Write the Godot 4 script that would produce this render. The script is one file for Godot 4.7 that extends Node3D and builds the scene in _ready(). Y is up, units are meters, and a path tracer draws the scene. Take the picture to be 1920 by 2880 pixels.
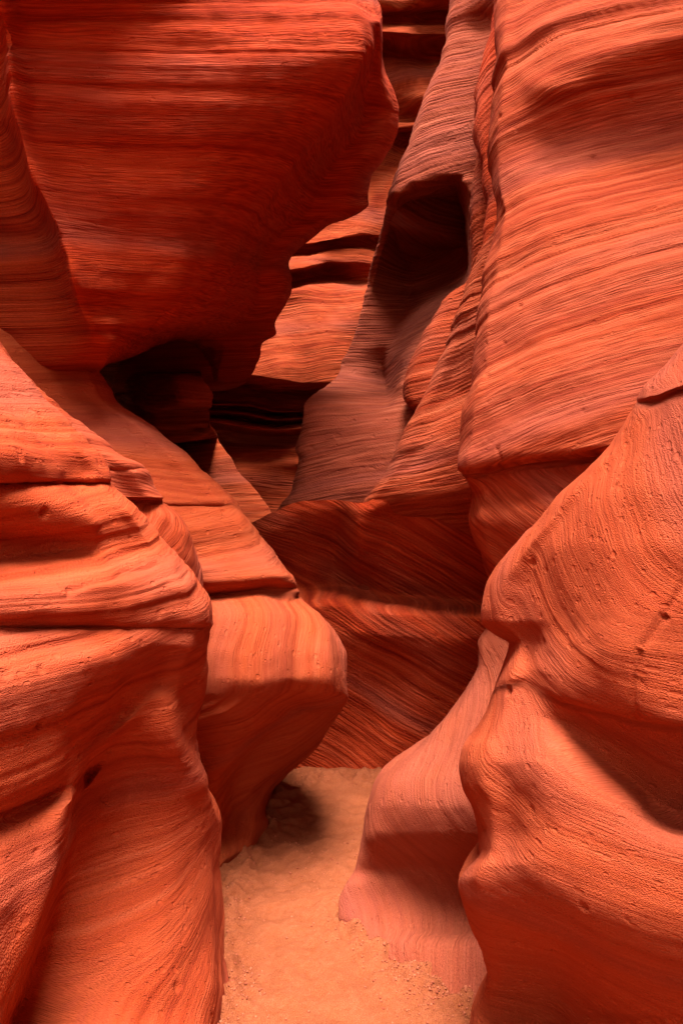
extends Node3D
# A sandstone slot canyon. Every rock is a lofted surface through a net of control points in metres
# (rows run from the top of the rock to below the sand), weathered by its own bedding layers.

const DETAIL := 0.6
# where the rocks meet the sand, (x, z)
const FEET := [Vector2(-0.33, -1.9), Vector2(-0.38, -2.4), Vector2(-0.47, -2.95), Vector2(-0.42, -3.25), Vector2(-0.36, -3.6), Vector2(-0.4, -4.15), Vector2(0.3, -4.15), Vector2(0.42, -2.15), Vector2(0.24, -2.36), Vector2(0.02, -2.62), Vector2(0.0, -2.75)]

var warp_noise := FastNoiseLite.new()
var lump_noise := FastNoiseLite.new()
var patch_noise := FastNoiseLite.new()
var streak_noise := FastNoiseLite.new()
var bands := PackedFloat32Array()      # one-dimensional layer profiles, read by bedding coordinate
var ribs := PackedFloat32Array()
var tints := PackedFloat32Array()
var rock_material: StandardMaterial3D
var smooth_material: StandardMaterial3D
var far_material: StandardMaterial3D
var sand_material: StandardMaterial3D

func _ready() -> void:
	var camera := Camera3D.new()
	camera.name = "camera"
	camera.fov = 70.0
	camera.near = 0.02
	camera.far = 400.0
	camera.position = Vector3(0, 1.5, 0)
	add_child(camera)
	camera.make_current()

	var sky_look := ProceduralSkyMaterial.new()
	sky_look.sky_top_color = Color(1.0, 0.975, 0.94)
	sky_look.sky_horizon_color = Color(1.0, 0.97, 0.92)
	sky_look.sky_curve = 0.12
	sky_look.ground_bottom_color = Color(0.5, 0.35, 0.28)
	sky_look.ground_horizon_color = Color(0.8, 0.7, 0.65)
	var sky := Sky.new()
	sky.sky_material = sky_look
	var env := Environment.new()
	env.background_mode = Environment.BG_SKY
	env.sky = sky
	env.background_energy_multiplier = 0.35
	env.tonemap_mode = Environment.TONE_MAPPER_LINEAR
	env.tonemap_exposure = 12.4
	env.sdfgi_enabled = true
	env.ssao_enabled = true
	env.ssil_enabled = true
	var world := WorldEnvironment.new()
	world.name = "world"
	world.environment = env
	add_child(world)

	var sun := DirectionalLight3D.new()
	sun.name = "sun"
	sun.light_energy = 0.5
	sun.light_color = Color(1.0, 0.98, 0.96)
	sun.light_angular_distance = 34.0
	sun.shadow_enabled = true
	add_child(sun)
	sun.look_at_from_position(Vector3.ZERO, Vector3(-0.05, -0.95, -0.25), Vector3.UP)

	make_tables()
	make_materials()
	build_setting()
	build_rocks()
	build_grit()

# ---------------------------------------------------------------- tables and materials
func make_tables() -> void:
	warp_noise.seed = 11
	warp_noise.noise_type = FastNoiseLite.TYPE_SIMPLEX_SMOOTH
	warp_noise.frequency = 1.3
	warp_noise.fractal_type = FastNoiseLite.FRACTAL_NONE
	lump_noise.seed = 23
	lump_noise.noise_type = FastNoiseLite.TYPE_SIMPLEX_SMOOTH
	lump_noise.frequency = 5.0
	lump_noise.fractal_octaves = 3
	patch_noise.seed = 31
	patch_noise.noise_type = FastNoiseLite.TYPE_SIMPLEX_SMOOTH
	patch_noise.frequency = 2.2
	patch_noise.fractal_octaves = 2
	streak_noise.seed = 47
	streak_noise.noise_type = FastNoiseLite.TYPE_SIMPLEX_SMOOTH
	streak_noise.frequency = 1.0
	streak_noise.fractal_octaves = 2
	var line := FastNoiseLite.new()
	line.noise_type = FastNoiseLite.TYPE_SIMPLEX_SMOOTH
	line.fractal_octaves = 2
	line.frequency = 0.02
	bands.resize(8192)
	ribs.resize(8192)
	tints.resize(8192)
	for i in 8192:
		# smooth swells between sharp little grooves
		var a := line.get_noise_2d(i, 0.0)
		bands[i] = a * 1.3
		var b := line.get_noise_2d(i * 0.9, 900.0)
		ribs[i] = 0.6 - sqrt(b * b + 0.004) * 3.0
		tints[i] = line.get_noise_2d(i, 2700.0) * 1.6

func seamless(width: int, height: int, freq: float, octaves: int, seed_value: int) -> Image:
	var n := FastNoiseLite.new()
	n.seed = seed_value
	n.frequency = freq
	n.fractal_octaves = octaves
	n.noise_type = FastNoiseLite.TYPE_SIMPLEX
	var img := n.get_seamless_image(width, height, false, false, 0.15, true)
	img.convert(Image.FORMAT_L8)
	return img

# Fine lamination: thin streaks that run along u, mixed with an even sand grain.
func lamination(size: int, seed_value: int, low: Color, high: Color, grain_share: float, pocks := 0) -> ImageTexture:
	var streak := seamless(64, size, 0.09, 3, seed_value)
	streak.resize(size, size, Image.INTERPOLATE_CUBIC)
	var grain := seamless(size, size, 0.24, 3, seed_value + 1)
	var swell := seamless(16, 64, 0.12, 2, seed_value + 2)
	swell.resize(size, size, Image.INTERPOLATE_CUBIC)
	var a := streak.get_data()
	var e := swell.get_data()
	var b := grain.get_data()
	# tiny weathering pocks in the relief
	var rng := RandomNumberGenerator.new()
	rng.seed = seed_value
	for n in pocks:
		var cx := rng.randi() % size
		var cy := rng.randi() % size
		var radius := 2.0 + 7.0 * pow(rng.randf(), 3.0)
		for j in range(-10, 11):
			for i in range(-10, 11):
				var far := sqrt(i * i * 0.6 + j * j) / radius
				if far < 1.0:
					var at := posmod(cy + j, size) * size + posmod(cx + i, size)
					b[at] = int(maxf(0.0, b[at] - 255.0 * (1.0 - far * far)))
					a[at] = int(maxf(0.0, a[at] - 150.0 * (1.0 - far * far)))
	var out := PackedByteArray()
	out.resize(size * size * 3)
	var k := 0
	for i in size * size:
		var line := 0.5 + (a[i] / 255.0 - 0.5) * (0.25 + 1.5 * e[i] / 255.0)
		var v := clampf(line * (1.0 - grain_share) + b[i] / 255.0 * grain_share, 0.0, 1.0)
		var c := low.lerp(high, v)
		out[k] = int(c.r * 255.0)
		out[k + 1] = int(c.g * 255.0)
		out[k + 2] = int(c.b * 255.0)
		k += 3
	return ImageTexture.create_from_image(Image.create_from_data(size, size, false, Image.FORMAT_RGB8, out))

func make_materials() -> void:
	rock_material = StandardMaterial3D.new()
	rock_material.vertex_color_use_as_albedo = true
	rock_material.albedo_texture = lamination(1024, 5, Color(0.62, 0.54, 0.5), Color(1, 1, 1), 0.4)
	rock_material.heightmap_enabled = true
	rock_material.heightmap_texture = lamination(1024, 15, Color(0, 0, 0), Color(1, 1, 1), 0.4, 200)
	rock_material.heightmap_scale = 0.5
	rock_material.roughness = 0.95
	rock_material.metallic_specular = 0.2
	far_material = rock_material.duplicate()
	far_material.uv1_scale = Vector3(0.42, 0.42, 1.0)
	far_material.heightmap_scale = 1.1
	smooth_material = StandardMaterial3D.new()
	smooth_material.vertex_color_use_as_albedo = true
	smooth_material.albedo_texture = lamination(1024, 25, Color(0.74, 0.69, 0.66), Color(1, 1, 1), 0.72)
	smooth_material.heightmap_enabled = true
	smooth_material.heightmap_texture = lamination(1024, 35, Color(0, 0, 0), Color(1, 1, 1), 0.65, 700)
	smooth_material.heightmap_scale = 0.6
	smooth_material.roughness = 0.95
	smooth_material.metallic_specular = 0.2
	sand_material = StandardMaterial3D.new()
	sand_material.vertex_color_use_as_albedo = true
	sand_material.albedo_texture = lamination(512, 8, Color(0.58, 0.53, 0.49), Color(1, 1, 1), 1.0)
	sand_material.uv1_triplanar = true
	sand_material.uv1_world_triplanar = true
	sand_material.uv1_scale = Vector3(1.7, 1.7, 1.7)
	sand_material.heightmap_enabled = true
	sand_material.heightmap_texture = lamination(512, 9, Color(0, 0, 0), Color(1, 1, 1), 1.0)
	sand_material.heightmap_scale = 0.55
	sand_material.roughness = 1.0
	sand_material.metallic_specular = 0.1

# ---------------------------------------------------------------- lofting
func limited(a: float, b: float) -> float:
	if a * b <= 0.0:
		return 0.0
	return 2.0 * a * b / (a + b)

func slope4(p: Vector4, q: Vector4, r: Vector4) -> Vector4:
	var a := q - p
	var b := r - q
	return Vector4(limited(a.x, b.x), limited(a.y, b.y), limited(a.z, b.z), limited(a.w, b.w))

func slopes(list: Array) -> Array:
	var out := []
	var n := list.size()
	for i in n:
		if i == 0:
			out.append(list[1] - list[0])
		elif i == n - 1:
			out.append(list[n - 1] - list[n - 2])
		else:
			out.append(slope4(list[i - 1], list[i], list[i + 1]))
	return out

func profile(table: PackedFloat32Array, at: float) -> float:
	var i := int(floor(at))
	var f := at - i
	var a := table[i & 8191]
	return a + (table[(i + 1) & 8191] - a) * f

# Lofts one net and weathers it. look: relief (layer depth), wave (layers per metre scale), pits, lumps, tone shift.
func loft(net_name: String, look: Dictionary) -> Dictionary:
	var net: Dictionary = NETS[net_name]
	var rows: Array = net.net
	var cols: Array = net.cols
	var res: float = net.res / DETAIL
	var points := []
	for flat: Array in rows:
		var line := []
		for k in range(0, flat.size(), 4):
			line.append(Vector4(flat[k], flat[k + 1], flat[k + 2], flat[k + 3]))
		points.append(line)
	var nr := points.size()
	var nc: int = points[0].size()
	# how finely to cut each span
	var cut_c := []
	for j in nc - 1:
		var m := 0.0
		for r in nr:
			var d: Vector4 = points[r][j + 1] - points[r][j]
			m += Vector3(d.x, d.y, d.z).length()
		m /= nr
		cut_c.append(clampi(int(ceil(m / (res * cols[j]))), 2, 220))
	var cut_r := []
	for r in nr - 1:
		var m := 0.0
		for j in nc:
			var d: Vector4 = points[r + 1][j] - points[r][j]
			m += Vector3(d.x, d.y, d.z).length()
		m /= nc
		var coarse := 40.0 if m > 2.0 else (5.0 if m > 0.45 else 1.0)
		cut_r.append(clampi(int(ceil(m / (res * coarse))), 2, 160))
	# sample every control row
	var lines := []
	for r in nr:
		var pts: Array = points[r]
		var tan := slopes(pts)
		var line := []
		for j in nc - 1:
			var n: int = cut_c[j]
			for k in n:
				var t := float(k) / n
				var t2 := t * t
				var t3 := t2 * t
				line.append(pts[j] * (2.0 * t3 - 3.0 * t2 + 1.0) + tan[j] * (t3 - 2.0 * t2 + t) + pts[j + 1] * (3.0 * t2 - 2.0 * t3) + tan[j + 1] * (t3 - t2))
		line.append(pts[nc - 1])
		lines.append(line)
	var w: int = lines[0].size()
	var row_start := []
	var h := 1
	for r in nr - 1:
		row_start.append(h - 1)
		h += cut_r[r]
	row_start.append(h - 1)
	var base := PackedVector3Array()
	base.resize(w * h)
	var bed := PackedFloat32Array()
	bed.resize(w * h)
	for i in w:
		var column := []
		for r in nr:
			column.append(lines[r][i])
		var tan := slopes(column)
		var at := i
		for r in nr - 1:
			var n: int = cut_r[r]
			var p0: Vector4 = column[r]
			var p1: Vector4 = column[r + 1]
			var m0: Vector4 = tan[r]
			var m1: Vector4 = tan[r + 1]
			for k in n:
				var t := float(k) / n
				var t2 := t * t
				var t3 := t2 * t
				var v := p0 * (2.0 * t3 - 3.0 * t2 + 1.0) + m0 * (t3 - 2.0 * t2 + t) + p1 * (3.0 * t2 - 2.0 * t3) + m1 * (t3 - t2)
				base[at] = Vector3(v.x, v.y, v.z)
				bed[at] = v.w
				at += w
		var e: Vector4 = column[nr - 1]
		base[at] = Vector3(e.x, e.y, e.z)
		bed[at] = e.w
	# ease the joins between spans
	for pass_ in 2:
		for y in range(1, h - 1):
			var o := y * w
			for x in range(1, w - 1):
				var q := o + x
				base[q] = base[q] * 0.5 + (base[q - 1] + base[q + 1] + base[q - w] + base[q + w]) * 0.125
	var relief: float = look.get("relief", 1.0)
	var wave: float = look.get("wave", 1.0)
	var lumps: float = look.get("lumps", 1.0)
	var pits: float = look.get("pits", 0.3)
	var tone: Color = look.get("tone", Color(0.45, 0.071, 0.023))
	var dark: Color = look.get("dark", Color(0.29, 0.034, 0.011))
	var pale: Color = look.get("pale", Color(0.52, 0.112, 0.047))
	var mauve: Color = look.get("mauve", Color(0.34, 0.085, 0.055))
	var swell: float = look.get("swell", 1.0)
	var flip: float = look.flip
	var cracks: Array = look.get("cracks", [])
	var contrast: float = look.get("contrast", 1.0)
	var pos := PackedVector3Array()
	pos.resize(w * h)
	var tint := PackedColorArray()
	tint.resize(w * h)
	for y in h:
		var up := maxi(y - 1, 0) * w
		var dn := mini(y + 1, h - 1) * w
		var o := y * w
		for x in w:
			var q := o + x
			var p := base[q]
			var nrm := (base[o + mini(x + 1, w - 1)] - base[o + maxi(x - 1, 0)]).cross(base[dn + x] - base[up + x]).normalized() * flip
			var wv := warp_noise.get_noise_3dv(p)
			var pn := patch_noise.get_noise_3dv(p)
			var ln := lump_noise.get_noise_3dv(p)
			var s := bed[q] + wv * 0.018 + ln * 0.002
			var along := streak_noise.get_noise_3d(p.x * 2.0 + p.z * 2.0, s * 30.0, p.z)
			var k := s * 700.0 * wave + 4000.0
			var big := profile(bands, k)
			var mid := profile(ribs, k * 1.9 + 900.0)
			var strength := clampf(0.6 + profile(bands, s * 130.0 + 77.0) * 1.6 + pn * 0.8 + along * 0.6, 0.08, 1.7) * relief
			var d := (big * 0.006 + mid * 0.0024) * strength
			d += profile(bands, k * 0.33 + 3300.0) * 0.017 * swell * clampf(0.7 + pn * 0.8, 0.2, 1.4)
			d += ln * 0.007 * lumps
			# small weathering pits, each inside its own cell
			if pits > 0.0:
				var c := p * 15.0
				var f := c.floor()
				var hsh := sin(f.x * 127.1 + f.y * 311.7 + f.z * 74.7) * 43758.5453
				hsh -= floor(hsh)
				if hsh < pits * (0.55 + pn * 1.2):
					var h2 := hsh * 913.7
					h2 -= floor(h2)
					var h3 := h2 * 71.3
					h3 -= floor(h3)
					var h4 := h3 * 53.9
					h4 -= floor(h4)
					var size := 0.10 + 0.19 * h4 * h4
					var g := (c - f - Vector3(0.3 + 0.4 * h2, 0.3 + 0.4 * h3, 0.3 + 0.4 * h4)).length() / size
					if g < 1.0:
						var bowl := 1.0 - g * g
						d -= bowl * bowl * size * 0.04
			for crack: Array in cracks:
				# a fracture plane through the rock, from crack[0] to crack[1]
				var off: float = absf((p - crack[0]).dot(crack[2]) + ln * 0.02)
				if off < 0.013:
					var run: Vector3 = crack[1] - crack[0]
					var share: float = (p - crack[0]).dot(run) / run.length_squared()
					if share > -0.03 and share < 1.03:
						d -= (1.0 - off / 0.013) * 0.008
			pos[q] = p + nrm * d
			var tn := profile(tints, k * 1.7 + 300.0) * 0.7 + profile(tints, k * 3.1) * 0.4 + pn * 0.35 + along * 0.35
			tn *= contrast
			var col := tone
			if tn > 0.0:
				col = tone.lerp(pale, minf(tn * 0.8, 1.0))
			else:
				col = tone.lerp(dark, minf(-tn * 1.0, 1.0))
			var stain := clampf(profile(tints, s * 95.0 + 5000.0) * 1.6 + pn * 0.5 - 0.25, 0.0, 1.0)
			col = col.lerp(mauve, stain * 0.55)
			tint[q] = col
	var uv := PackedVector2Array()
	uv.resize(w * h)
	var strikes: Array = net.strike
	var centre := Vector3(net.centre[0], net.centre[1], net.centre[2])
	for r in nr - 1:
		var s0 := Vector3(strikes[r * 3], strikes[r * 3 + 1], strikes[r * 3 + 2])
		var s1 := Vector3(strikes[r * 3 + 3], strikes[r * 3 + 4], strikes[r * 3 + 5])
		for k in cut_r[r] + (1 if r == nr - 2 else 0):
			var strike := s0.lerp(s1, float(k) / cut_r[r])
			var o: int = (row_start[r] + k) * w
			for x in w:
				var q := o + x
				uv[q] = Vector2((base[q] - centre).dot(strike) * 0.9, bed[q] * 1.1 + warp_noise.get_noise_3dv(base[q]) * 0.02)
	var normals := PackedVector3Array()
	normals.resize(w * h)
	for y in h:
		var up := maxi(y - 1, 0) * w
		var dn := mini(y + 1, h - 1) * w
		var o := y * w
		for x in w:
			normals[o + x] = (pos[o + mini(x + 1, w - 1)] - pos[o + maxi(x - 1, 0)]).cross(pos[dn + x] - pos[up + x]).normalized() * flip
	return {"w": w, "h": h, "pos": pos, "normals": normals, "tint": tint, "uv": uv, "row_start": row_start, "flip": flip}

# One layer of a lofted rock: the rows between two control rows.
func layer_mesh(g: Dictionary, first: int, last: int, material: Material) -> ArrayMesh:
	var w: int = g.w
	var y0: int = g.row_start[first]
	var y1: int = g.row_start[last]
	var index := PackedInt32Array()
	index.resize((y1 - y0) * (w - 1) * 6)
	var at := 0
	var turned: bool = g.flip > 0.0
	for y in y1 - y0:
		for x in w - 1:
			var a := y * w + x
			var b := a + 1
			var c := a + w
			var d := c + 1
			if turned:
				index[at] = a; index[at + 1] = c; index[at + 2] = b
				index[at + 3] = b; index[at + 4] = c; index[at + 5] = d
			else:
				index[at] = a; index[at + 1] = b; index[at + 2] = c
				index[at + 3] = b; index[at + 4] = d; index[at + 5] = c
			at += 6
	var arrays := []
	arrays.resize(Mesh.ARRAY_MAX)
	arrays[Mesh.ARRAY_VERTEX] = g.pos.slice(y0 * w, (y1 + 1) * w)
	arrays[Mesh.ARRAY_NORMAL] = g.normals.slice(y0 * w, (y1 + 1) * w)
	arrays[Mesh.ARRAY_COLOR] = g.tint.slice(y0 * w, (y1 + 1) * w)
	arrays[Mesh.ARRAY_TEX_UV] = g.uv.slice(y0 * w, (y1 + 1) * w)
	arrays[Mesh.ARRAY_INDEX] = index
	var mesh := ArrayMesh.new()
	mesh.add_surface_from_arrays(Mesh.PRIMITIVE_TRIANGLES, arrays)
	mesh.surface_set_material(0, material)
	return mesh

func rock(called: String, label: String, category: String, net_name: String, look: Dictionary, layers: Array) -> void:
	var g := loft(net_name, look)
	var root := Node3D.new()
	root.name = called
	root.set_meta("label", label)
	root.set_meta("category", category)
	add_child(root, true)
	var last: int = g.row_start.size() - 1
	for i in layers.size():
		var part := MeshInstance3D.new()
		part.name = layers[i][0]
		var to: int = layers[i + 1][1] if i + 1 < layers.size() else last
		part.mesh = layer_mesh(g, layers[i][1], to, smooth_material if look.get("smooth", false) else (far_material if look.get("far", false) else rock_material))
		if layers[i].size() > 2:
			part.set_meta("label", layers[i][2])
		root.add_child(part, true)

# ---------------------------------------------------------------- the setting
func build_setting() -> void:
	var xs := PackedFloat32Array()
	var zs := PackedFloat32Array()
	for v in [-60.0, -20.0, -6.0, -3.0, -2.0]:
		xs.append(v)
	var x := -1.4
	while x < 1.4:
		xs.append(x)
		x += 0.01
	for v in [2.0, 3.0, 6.0, 20.0, 60.0]:
		xs.append(v)
	for v in [-60.0, -20.0, -9.0, -7.0]:
		zs.append(v)
	var z := -5.4
	while z < -1.6:
		zs.append(z)
		z += 0.014 if z < -3.0 else 0.009
	for v in [-1.2, -0.6, 0.0, 1.0, 2.0, 4.0, 8.0, 20.0, 60.0]:
		zs.append(v)
	var w := xs.size()
	var h := zs.size()
	var pos := PackedVector3Array()
	var normals := PackedVector3Array()
	var tint := PackedColorArray()
	pos.resize(w * h)
	normals.resize(w * h)
	tint.resize(w * h)
	for j in h:
		for i in w:
			var p := Vector3(xs[i], 0, zs[j])
			var trod := lump_noise.get_noise_2d(p.x * 2.0, p.z * 2.0)
			var grit := lump_noise.get_noise_2d(p.x * 9.0 + 50.0, p.z * 9.0)
			p.y = sand_height(p.x, p.z)
			pos[j * w + i] = p
			tint[j * w + i] = Color(0.40, 0.108, 0.043).lerp(Color(0.47, 0.14, 0.063), clampf(0.5 + grit * 0.7 + trod * 0.4, 0, 1))
	for j in h:
		for i in w:
			normals[j * w + i] = (pos[mini(j + 1, h - 1) * w + i] - pos[maxi(j - 1, 0) * w + i]).cross(pos[j * w + mini(i + 1, w - 1)] - pos[j * w + maxi(i - 1, 0)]).normalized()
	var index := PackedInt32Array()
	for j in h - 1:
		for i in w - 1:
			var a := j * w + i
			index.append_array([a, a + 1, a + w, a + 1, a + w + 1, a + w])
	var arrays := []
	arrays.resize(Mesh.ARRAY_MAX)
	arrays[Mesh.ARRAY_VERTEX] = pos
	arrays[Mesh.ARRAY_NORMAL] = normals
	arrays[Mesh.ARRAY_COLOR] = tint
	arrays[Mesh.ARRAY_INDEX] = index
	var mesh := ArrayMesh.new()
	mesh.add_surface_from_arrays(Mesh.PRIMITIVE_TRIANGLES, arrays)
	mesh.surface_set_material(0, sand_material)
	var ground := MeshInstance3D.new()
	ground.name = "ground"
	ground.mesh = mesh
	ground.set_meta("kind", "structure")
	ground.set_meta("label", "trodden orange sand on the canyon floor")
	add_child(ground)
	for side in [["rear_left", "canyon_wall", -1.0], ["rear_right", "canyon_wall_001", 1.0]]:  # unseen walls; their lean and opening are shaped to steer the sky light
		var g := loft(side[0], {"flip": side[2], "pits": 0.0})
		var m := MeshInstance3D.new()
		m.name = side[1]
		m.mesh = layer_mesh(g, 0, g.row_start.size() - 1, rock_material)
		m.set_meta("kind", "structure")
		m.set_meta("label", "unseen sandstone canyon wall behind the viewpoint, shaped to steer the sky light")
		add_child(m)

# Crumbs of sandstone lying along the feet of the rocks: too many and too small to count.
func build_grit() -> void:
	var rng := RandomNumberGenerator.new()
	rng.seed = 77
	var st := SurfaceTool.new()
	var ball := SphereMesh.new()
	ball.radius = 0.5
	ball.height = 0.8
	ball.radial_segments = 6
	ball.rings = 2
	var arrays := ball.get_mesh_arrays()
	var verts: PackedVector3Array = arrays[Mesh.ARRAY_VERTEX]
	for i in verts.size():
		verts[i] *= 1.0 + 1.1 * lump_noise.get_noise_3dv(verts[i] * 0.6)
	arrays[Mesh.ARRAY_VERTEX] = verts
	arrays[Mesh.ARRAY_TANGENT] = null
	var crumb := ArrayMesh.new()
	crumb.add_surface_from_arrays(Mesh.PRIMITIVE_TRIANGLES, arrays)
	st.create_from(crumb, 0)
	st.deindex()
	st.set_smooth_group(-1)
	st.generate_normals()
	crumb = st.commit()
	var look := StandardMaterial3D.new()
	look.vertex_color_use_as_albedo = true
	look.roughness = 1.0
	look.metallic_specular = 0.1
	crumb.surface_set_material(0, look)
	# feet of the rocks, on the sand (x, z)
	var feet := [[Vector2(-0.34, -2.1), Vector2(-0.38, -2.4), 0.07, 900], [Vector2(-0.38, -2.4), Vector2(-0.47, -2.95), 0.06, 700], [Vector2(-0.5, -3.1), Vector2(-0.35, -3.6), 0.06, 300],
		[Vector2(0.40, -2.2), Vector2(0.24, -2.36), 0.09, 1900], [Vector2(0.24, -2.36), Vector2(0.02, -2.6), 0.05, 700], [Vector2(-0.4, -4.1), Vector2(0.25, -4.12), 0.05, 500], [Vector2(-0.36, -3.35), Vector2(0.05, -3.05), 0.16, 500], [Vector2(-0.1, -1.9), Vector2(0.0, -3.6), 0.3, 900]]
	var spots := []
	for f in feet:
		for k in f[3]:
			var at: Vector2 = f[0].lerp(f[1], rng.randf()) + Vector2(rng.randfn(0.0, f[2]), rng.randfn(0.0, f[2]))
			spots.append(at)
	var many := MultiMesh.new()
	many.transform_format = MultiMesh.TRANSFORM_3D
	many.use_colors = true
	many.mesh = crumb
	many.instance_count = spots.size()
	for k in spots.size():
		var size := 0.0018 + 0.009 * pow(rng.randf(), 6.0)
		var turn := Basis(Vector3(rng.randf() - 0.5, rng.randf(), rng.randf() - 0.5).normalized(), rng.randf() * TAU).scaled(Vector3.ONE * size)
		many.set_instance_transform(k, Transform3D(turn, Vector3(spots[k].x, sand_height(spots[k].x, spots[k].y) + size * 0.12, spots[k].y)))
		many.set_instance_color(k, Color(0.26, 0.06, 0.03).lerp(Color(0.42, 0.125, 0.062), rng.randf()))
	var grit := MultiMeshInstance3D.new()
	grit.name = "grit"
	grit.multimesh = many
	grit.set_meta("kind", "stuff")
	grit.set_meta("label", "small crumbs of sandstone scattered along the sand")
	grit.set_meta("category", "grit")
	add_child(grit)

func sand_height(x: float, z: float) -> float:
	var broad := warp_noise.get_noise_2d(x * 1.4, z * 1.4 + 30.0)
	var trod := lump_noise.get_noise_2d(x * 2.0, z * 2.0)
	var tread := lump_noise.get_noise_2d(x * 0.9 + 7.0, z * 0.9)
	var grit := lump_noise.get_noise_2d(x * 9.0 + 50.0, z * 9.0)
	var at := Vector2(x, z)
	var near := 9.0
	for k in FEET.size() - 1:
		if k != 6:
			near = minf(near, Geometry2D.get_closest_point_to_segment(at, FEET[k], FEET[k + 1]).distance_to(at))
	var bank := 0.035 * exp(-near * near / 0.006)
	return broad * 0.012 + trod * 0.009 + tread * 0.022 + grit * 0.0025 + bank * (0.7 + trod)

# ---------------------------------------------------------------- the rocks
func build_rocks() -> void:
	rock("sandstone_rock", "big rounded striped rock nearest on the left, its foot on the sand", "rock", "front_left", {"cracks": [[Vector3(-0.513, 1.360, -1.900), Vector3(-0.627, 1.326, -1.900), Vector3(0.287, -0.958, -0.007)]], "flip": -1.0, "pits": 0.9, "smooth": true, "contrast": 0.7, "relief": 0.9},
		[["cap_layer", 0, "pale slanting top layer ending in a broken ledge"], ["middle_layer", 11], ["base_layer", 20]])
	rock("rock_ridge", "narrow rock ridge with two crumbling ledges just behind the nearest left rock", "rock", "second_left", {"flip": -1.0, "contrast": 0.8},
		[["cap_layer", 0], ["ledge_layer", 11], ["base_layer", 16]])
	rock("rock_spur", "sloping rock ending in a blunt nose over the sand, dark and undercut below", "rock", "middle_left", {"tone": Color(0.47, 0.080, 0.025), "pale": Color(0.53, 0.118, 0.045), "flip": -1.0, "smooth": true, "contrast": 0.6, "relief": 0.6, "pits": 0.4},
		[["upper_slope", 0], ["shelf_layer", 12], ["nose", 19, "blunt smooth nose with a dark hollowed underside"]])
	rock("rock_overhang", "huge dark red overhang of rock filling the upper left", "rock", "upper_left", {"cracks": [[Vector3(-0.469, 2.620, -3.300), Vector3(-0.617, 2.514, -3.300), Vector3(0.550, -0.764, -0.337)], [Vector3(-0.579, 2.452, -3.100), Vector3(-0.736, 2.338, -3.100), Vector3(0.555, -0.761, -0.337)], [Vector3(-0.712, 2.311, -3.000), Vector3(-0.864, 2.171, -3.000), Vector3(0.636, -0.693, -0.338)]], "tone": Color(0.52, 0.062, 0.016), "dark": Color(0.36, 0.033, 0.009), "pale": Color(0.57, 0.092, 0.033), "flip": -1.0, "contrast": 0.9, "relief": 0.55, "pits": 0.1},  # redder tone makes up for weak bounce light on this wall
		[["brow_and_lid", 0], ["face", 7], ["lower_lip", 23]])
	rock("small_rock", "small pale-banded rock knob in the black hollow left of the gap", "rock", "hollow_knob", {"far": true, "tone": Color(0.47, 0.080, 0.025), "pale": Color(0.53, 0.118, 0.045), "flip": -1.0, "relief": 0.6, "pits": 0.0},
		[["hollow", 0], ["knob", 4], ["slope", 10]])  # the hollow part includes an added, unseen roof row
	rock("rock_cliff", "far banded cliff seen through the gap between overhang and arched fin", "cliff", "far_wall", {"far": true, "tone": Color(0.47, 0.080, 0.025), "pale": Color(0.53, 0.118, 0.045), "flip": -1.0, "wave": 0.6, "pits": 0.0},
		[["upper_tier", 0], ["banded_tier", 18], ["low_recess", 34]])
	rock("rock_fin", "tall thin rock fin with a dark arched hollow right of the gap", "rock", "arch_fin", {"far": true, "tone": Color(0.36, 0.078, 0.038), "pale": Color(0.43, 0.115, 0.062), "dark": Color(0.28, 0.06, 0.035), "flip": 1.0, "wave": 0.8, "pits": 0.1},  # mauve tone holds the tint of bluish skylight on the blade
		[["crest", 0], ["arched_hollow", 10, "deep dark hollow under a slanting arch"], ["lower_blade", 25]])
	rock("rock_sliver", "thin shadowed sliver of rock along the right rim of the arched hollow", "rock", "facet_fin", {"far": true, "flip": 1.0, "wave": 0.8, "pits": 0.0}, [["face", 0]])
	rock("rock_fold", "ribbed slanting fold between the arched fin and the bright striped right wall", "rock", "ribbed_fold", {"far": true, "tone": Color(0.46, 0.083, 0.030), "pale": Color(0.53, 0.125, 0.054), "flip": 1.0, "wave": 0.8, "pits": 0.1, "relief": 1.5}, [["face", 0]])
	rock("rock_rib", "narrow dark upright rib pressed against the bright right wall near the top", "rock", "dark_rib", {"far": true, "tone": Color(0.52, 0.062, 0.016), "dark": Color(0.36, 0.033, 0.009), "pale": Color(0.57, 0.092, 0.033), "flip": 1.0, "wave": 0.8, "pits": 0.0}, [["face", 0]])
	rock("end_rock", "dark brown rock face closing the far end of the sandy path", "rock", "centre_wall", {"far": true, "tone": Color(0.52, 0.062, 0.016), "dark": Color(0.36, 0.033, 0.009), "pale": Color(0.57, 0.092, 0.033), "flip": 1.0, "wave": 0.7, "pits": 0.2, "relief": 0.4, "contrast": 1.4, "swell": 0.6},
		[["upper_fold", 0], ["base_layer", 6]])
	rock("rock_slab", "broad bright wall with long slanting stripes filling the upper right", "rock", "right_wall", {"cracks": [[Vector3(0.589, 1.742, -2.750), Vector3(0.597, 1.657, -2.750), Vector3(0.972, 0.093, 0.216)]], "tone": Color(0.46, 0.083, 0.030), "pale": Color(0.53, 0.125, 0.054), "flip": 1.0, "pits": 0.4, "relief": 0.9},  # pinker tone has the tint of direct skylight mixed in
		[["stripes_and_lid", 0], ["recessed_base", 22, "smoother base set back under a thin straight ledge"]])
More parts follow.
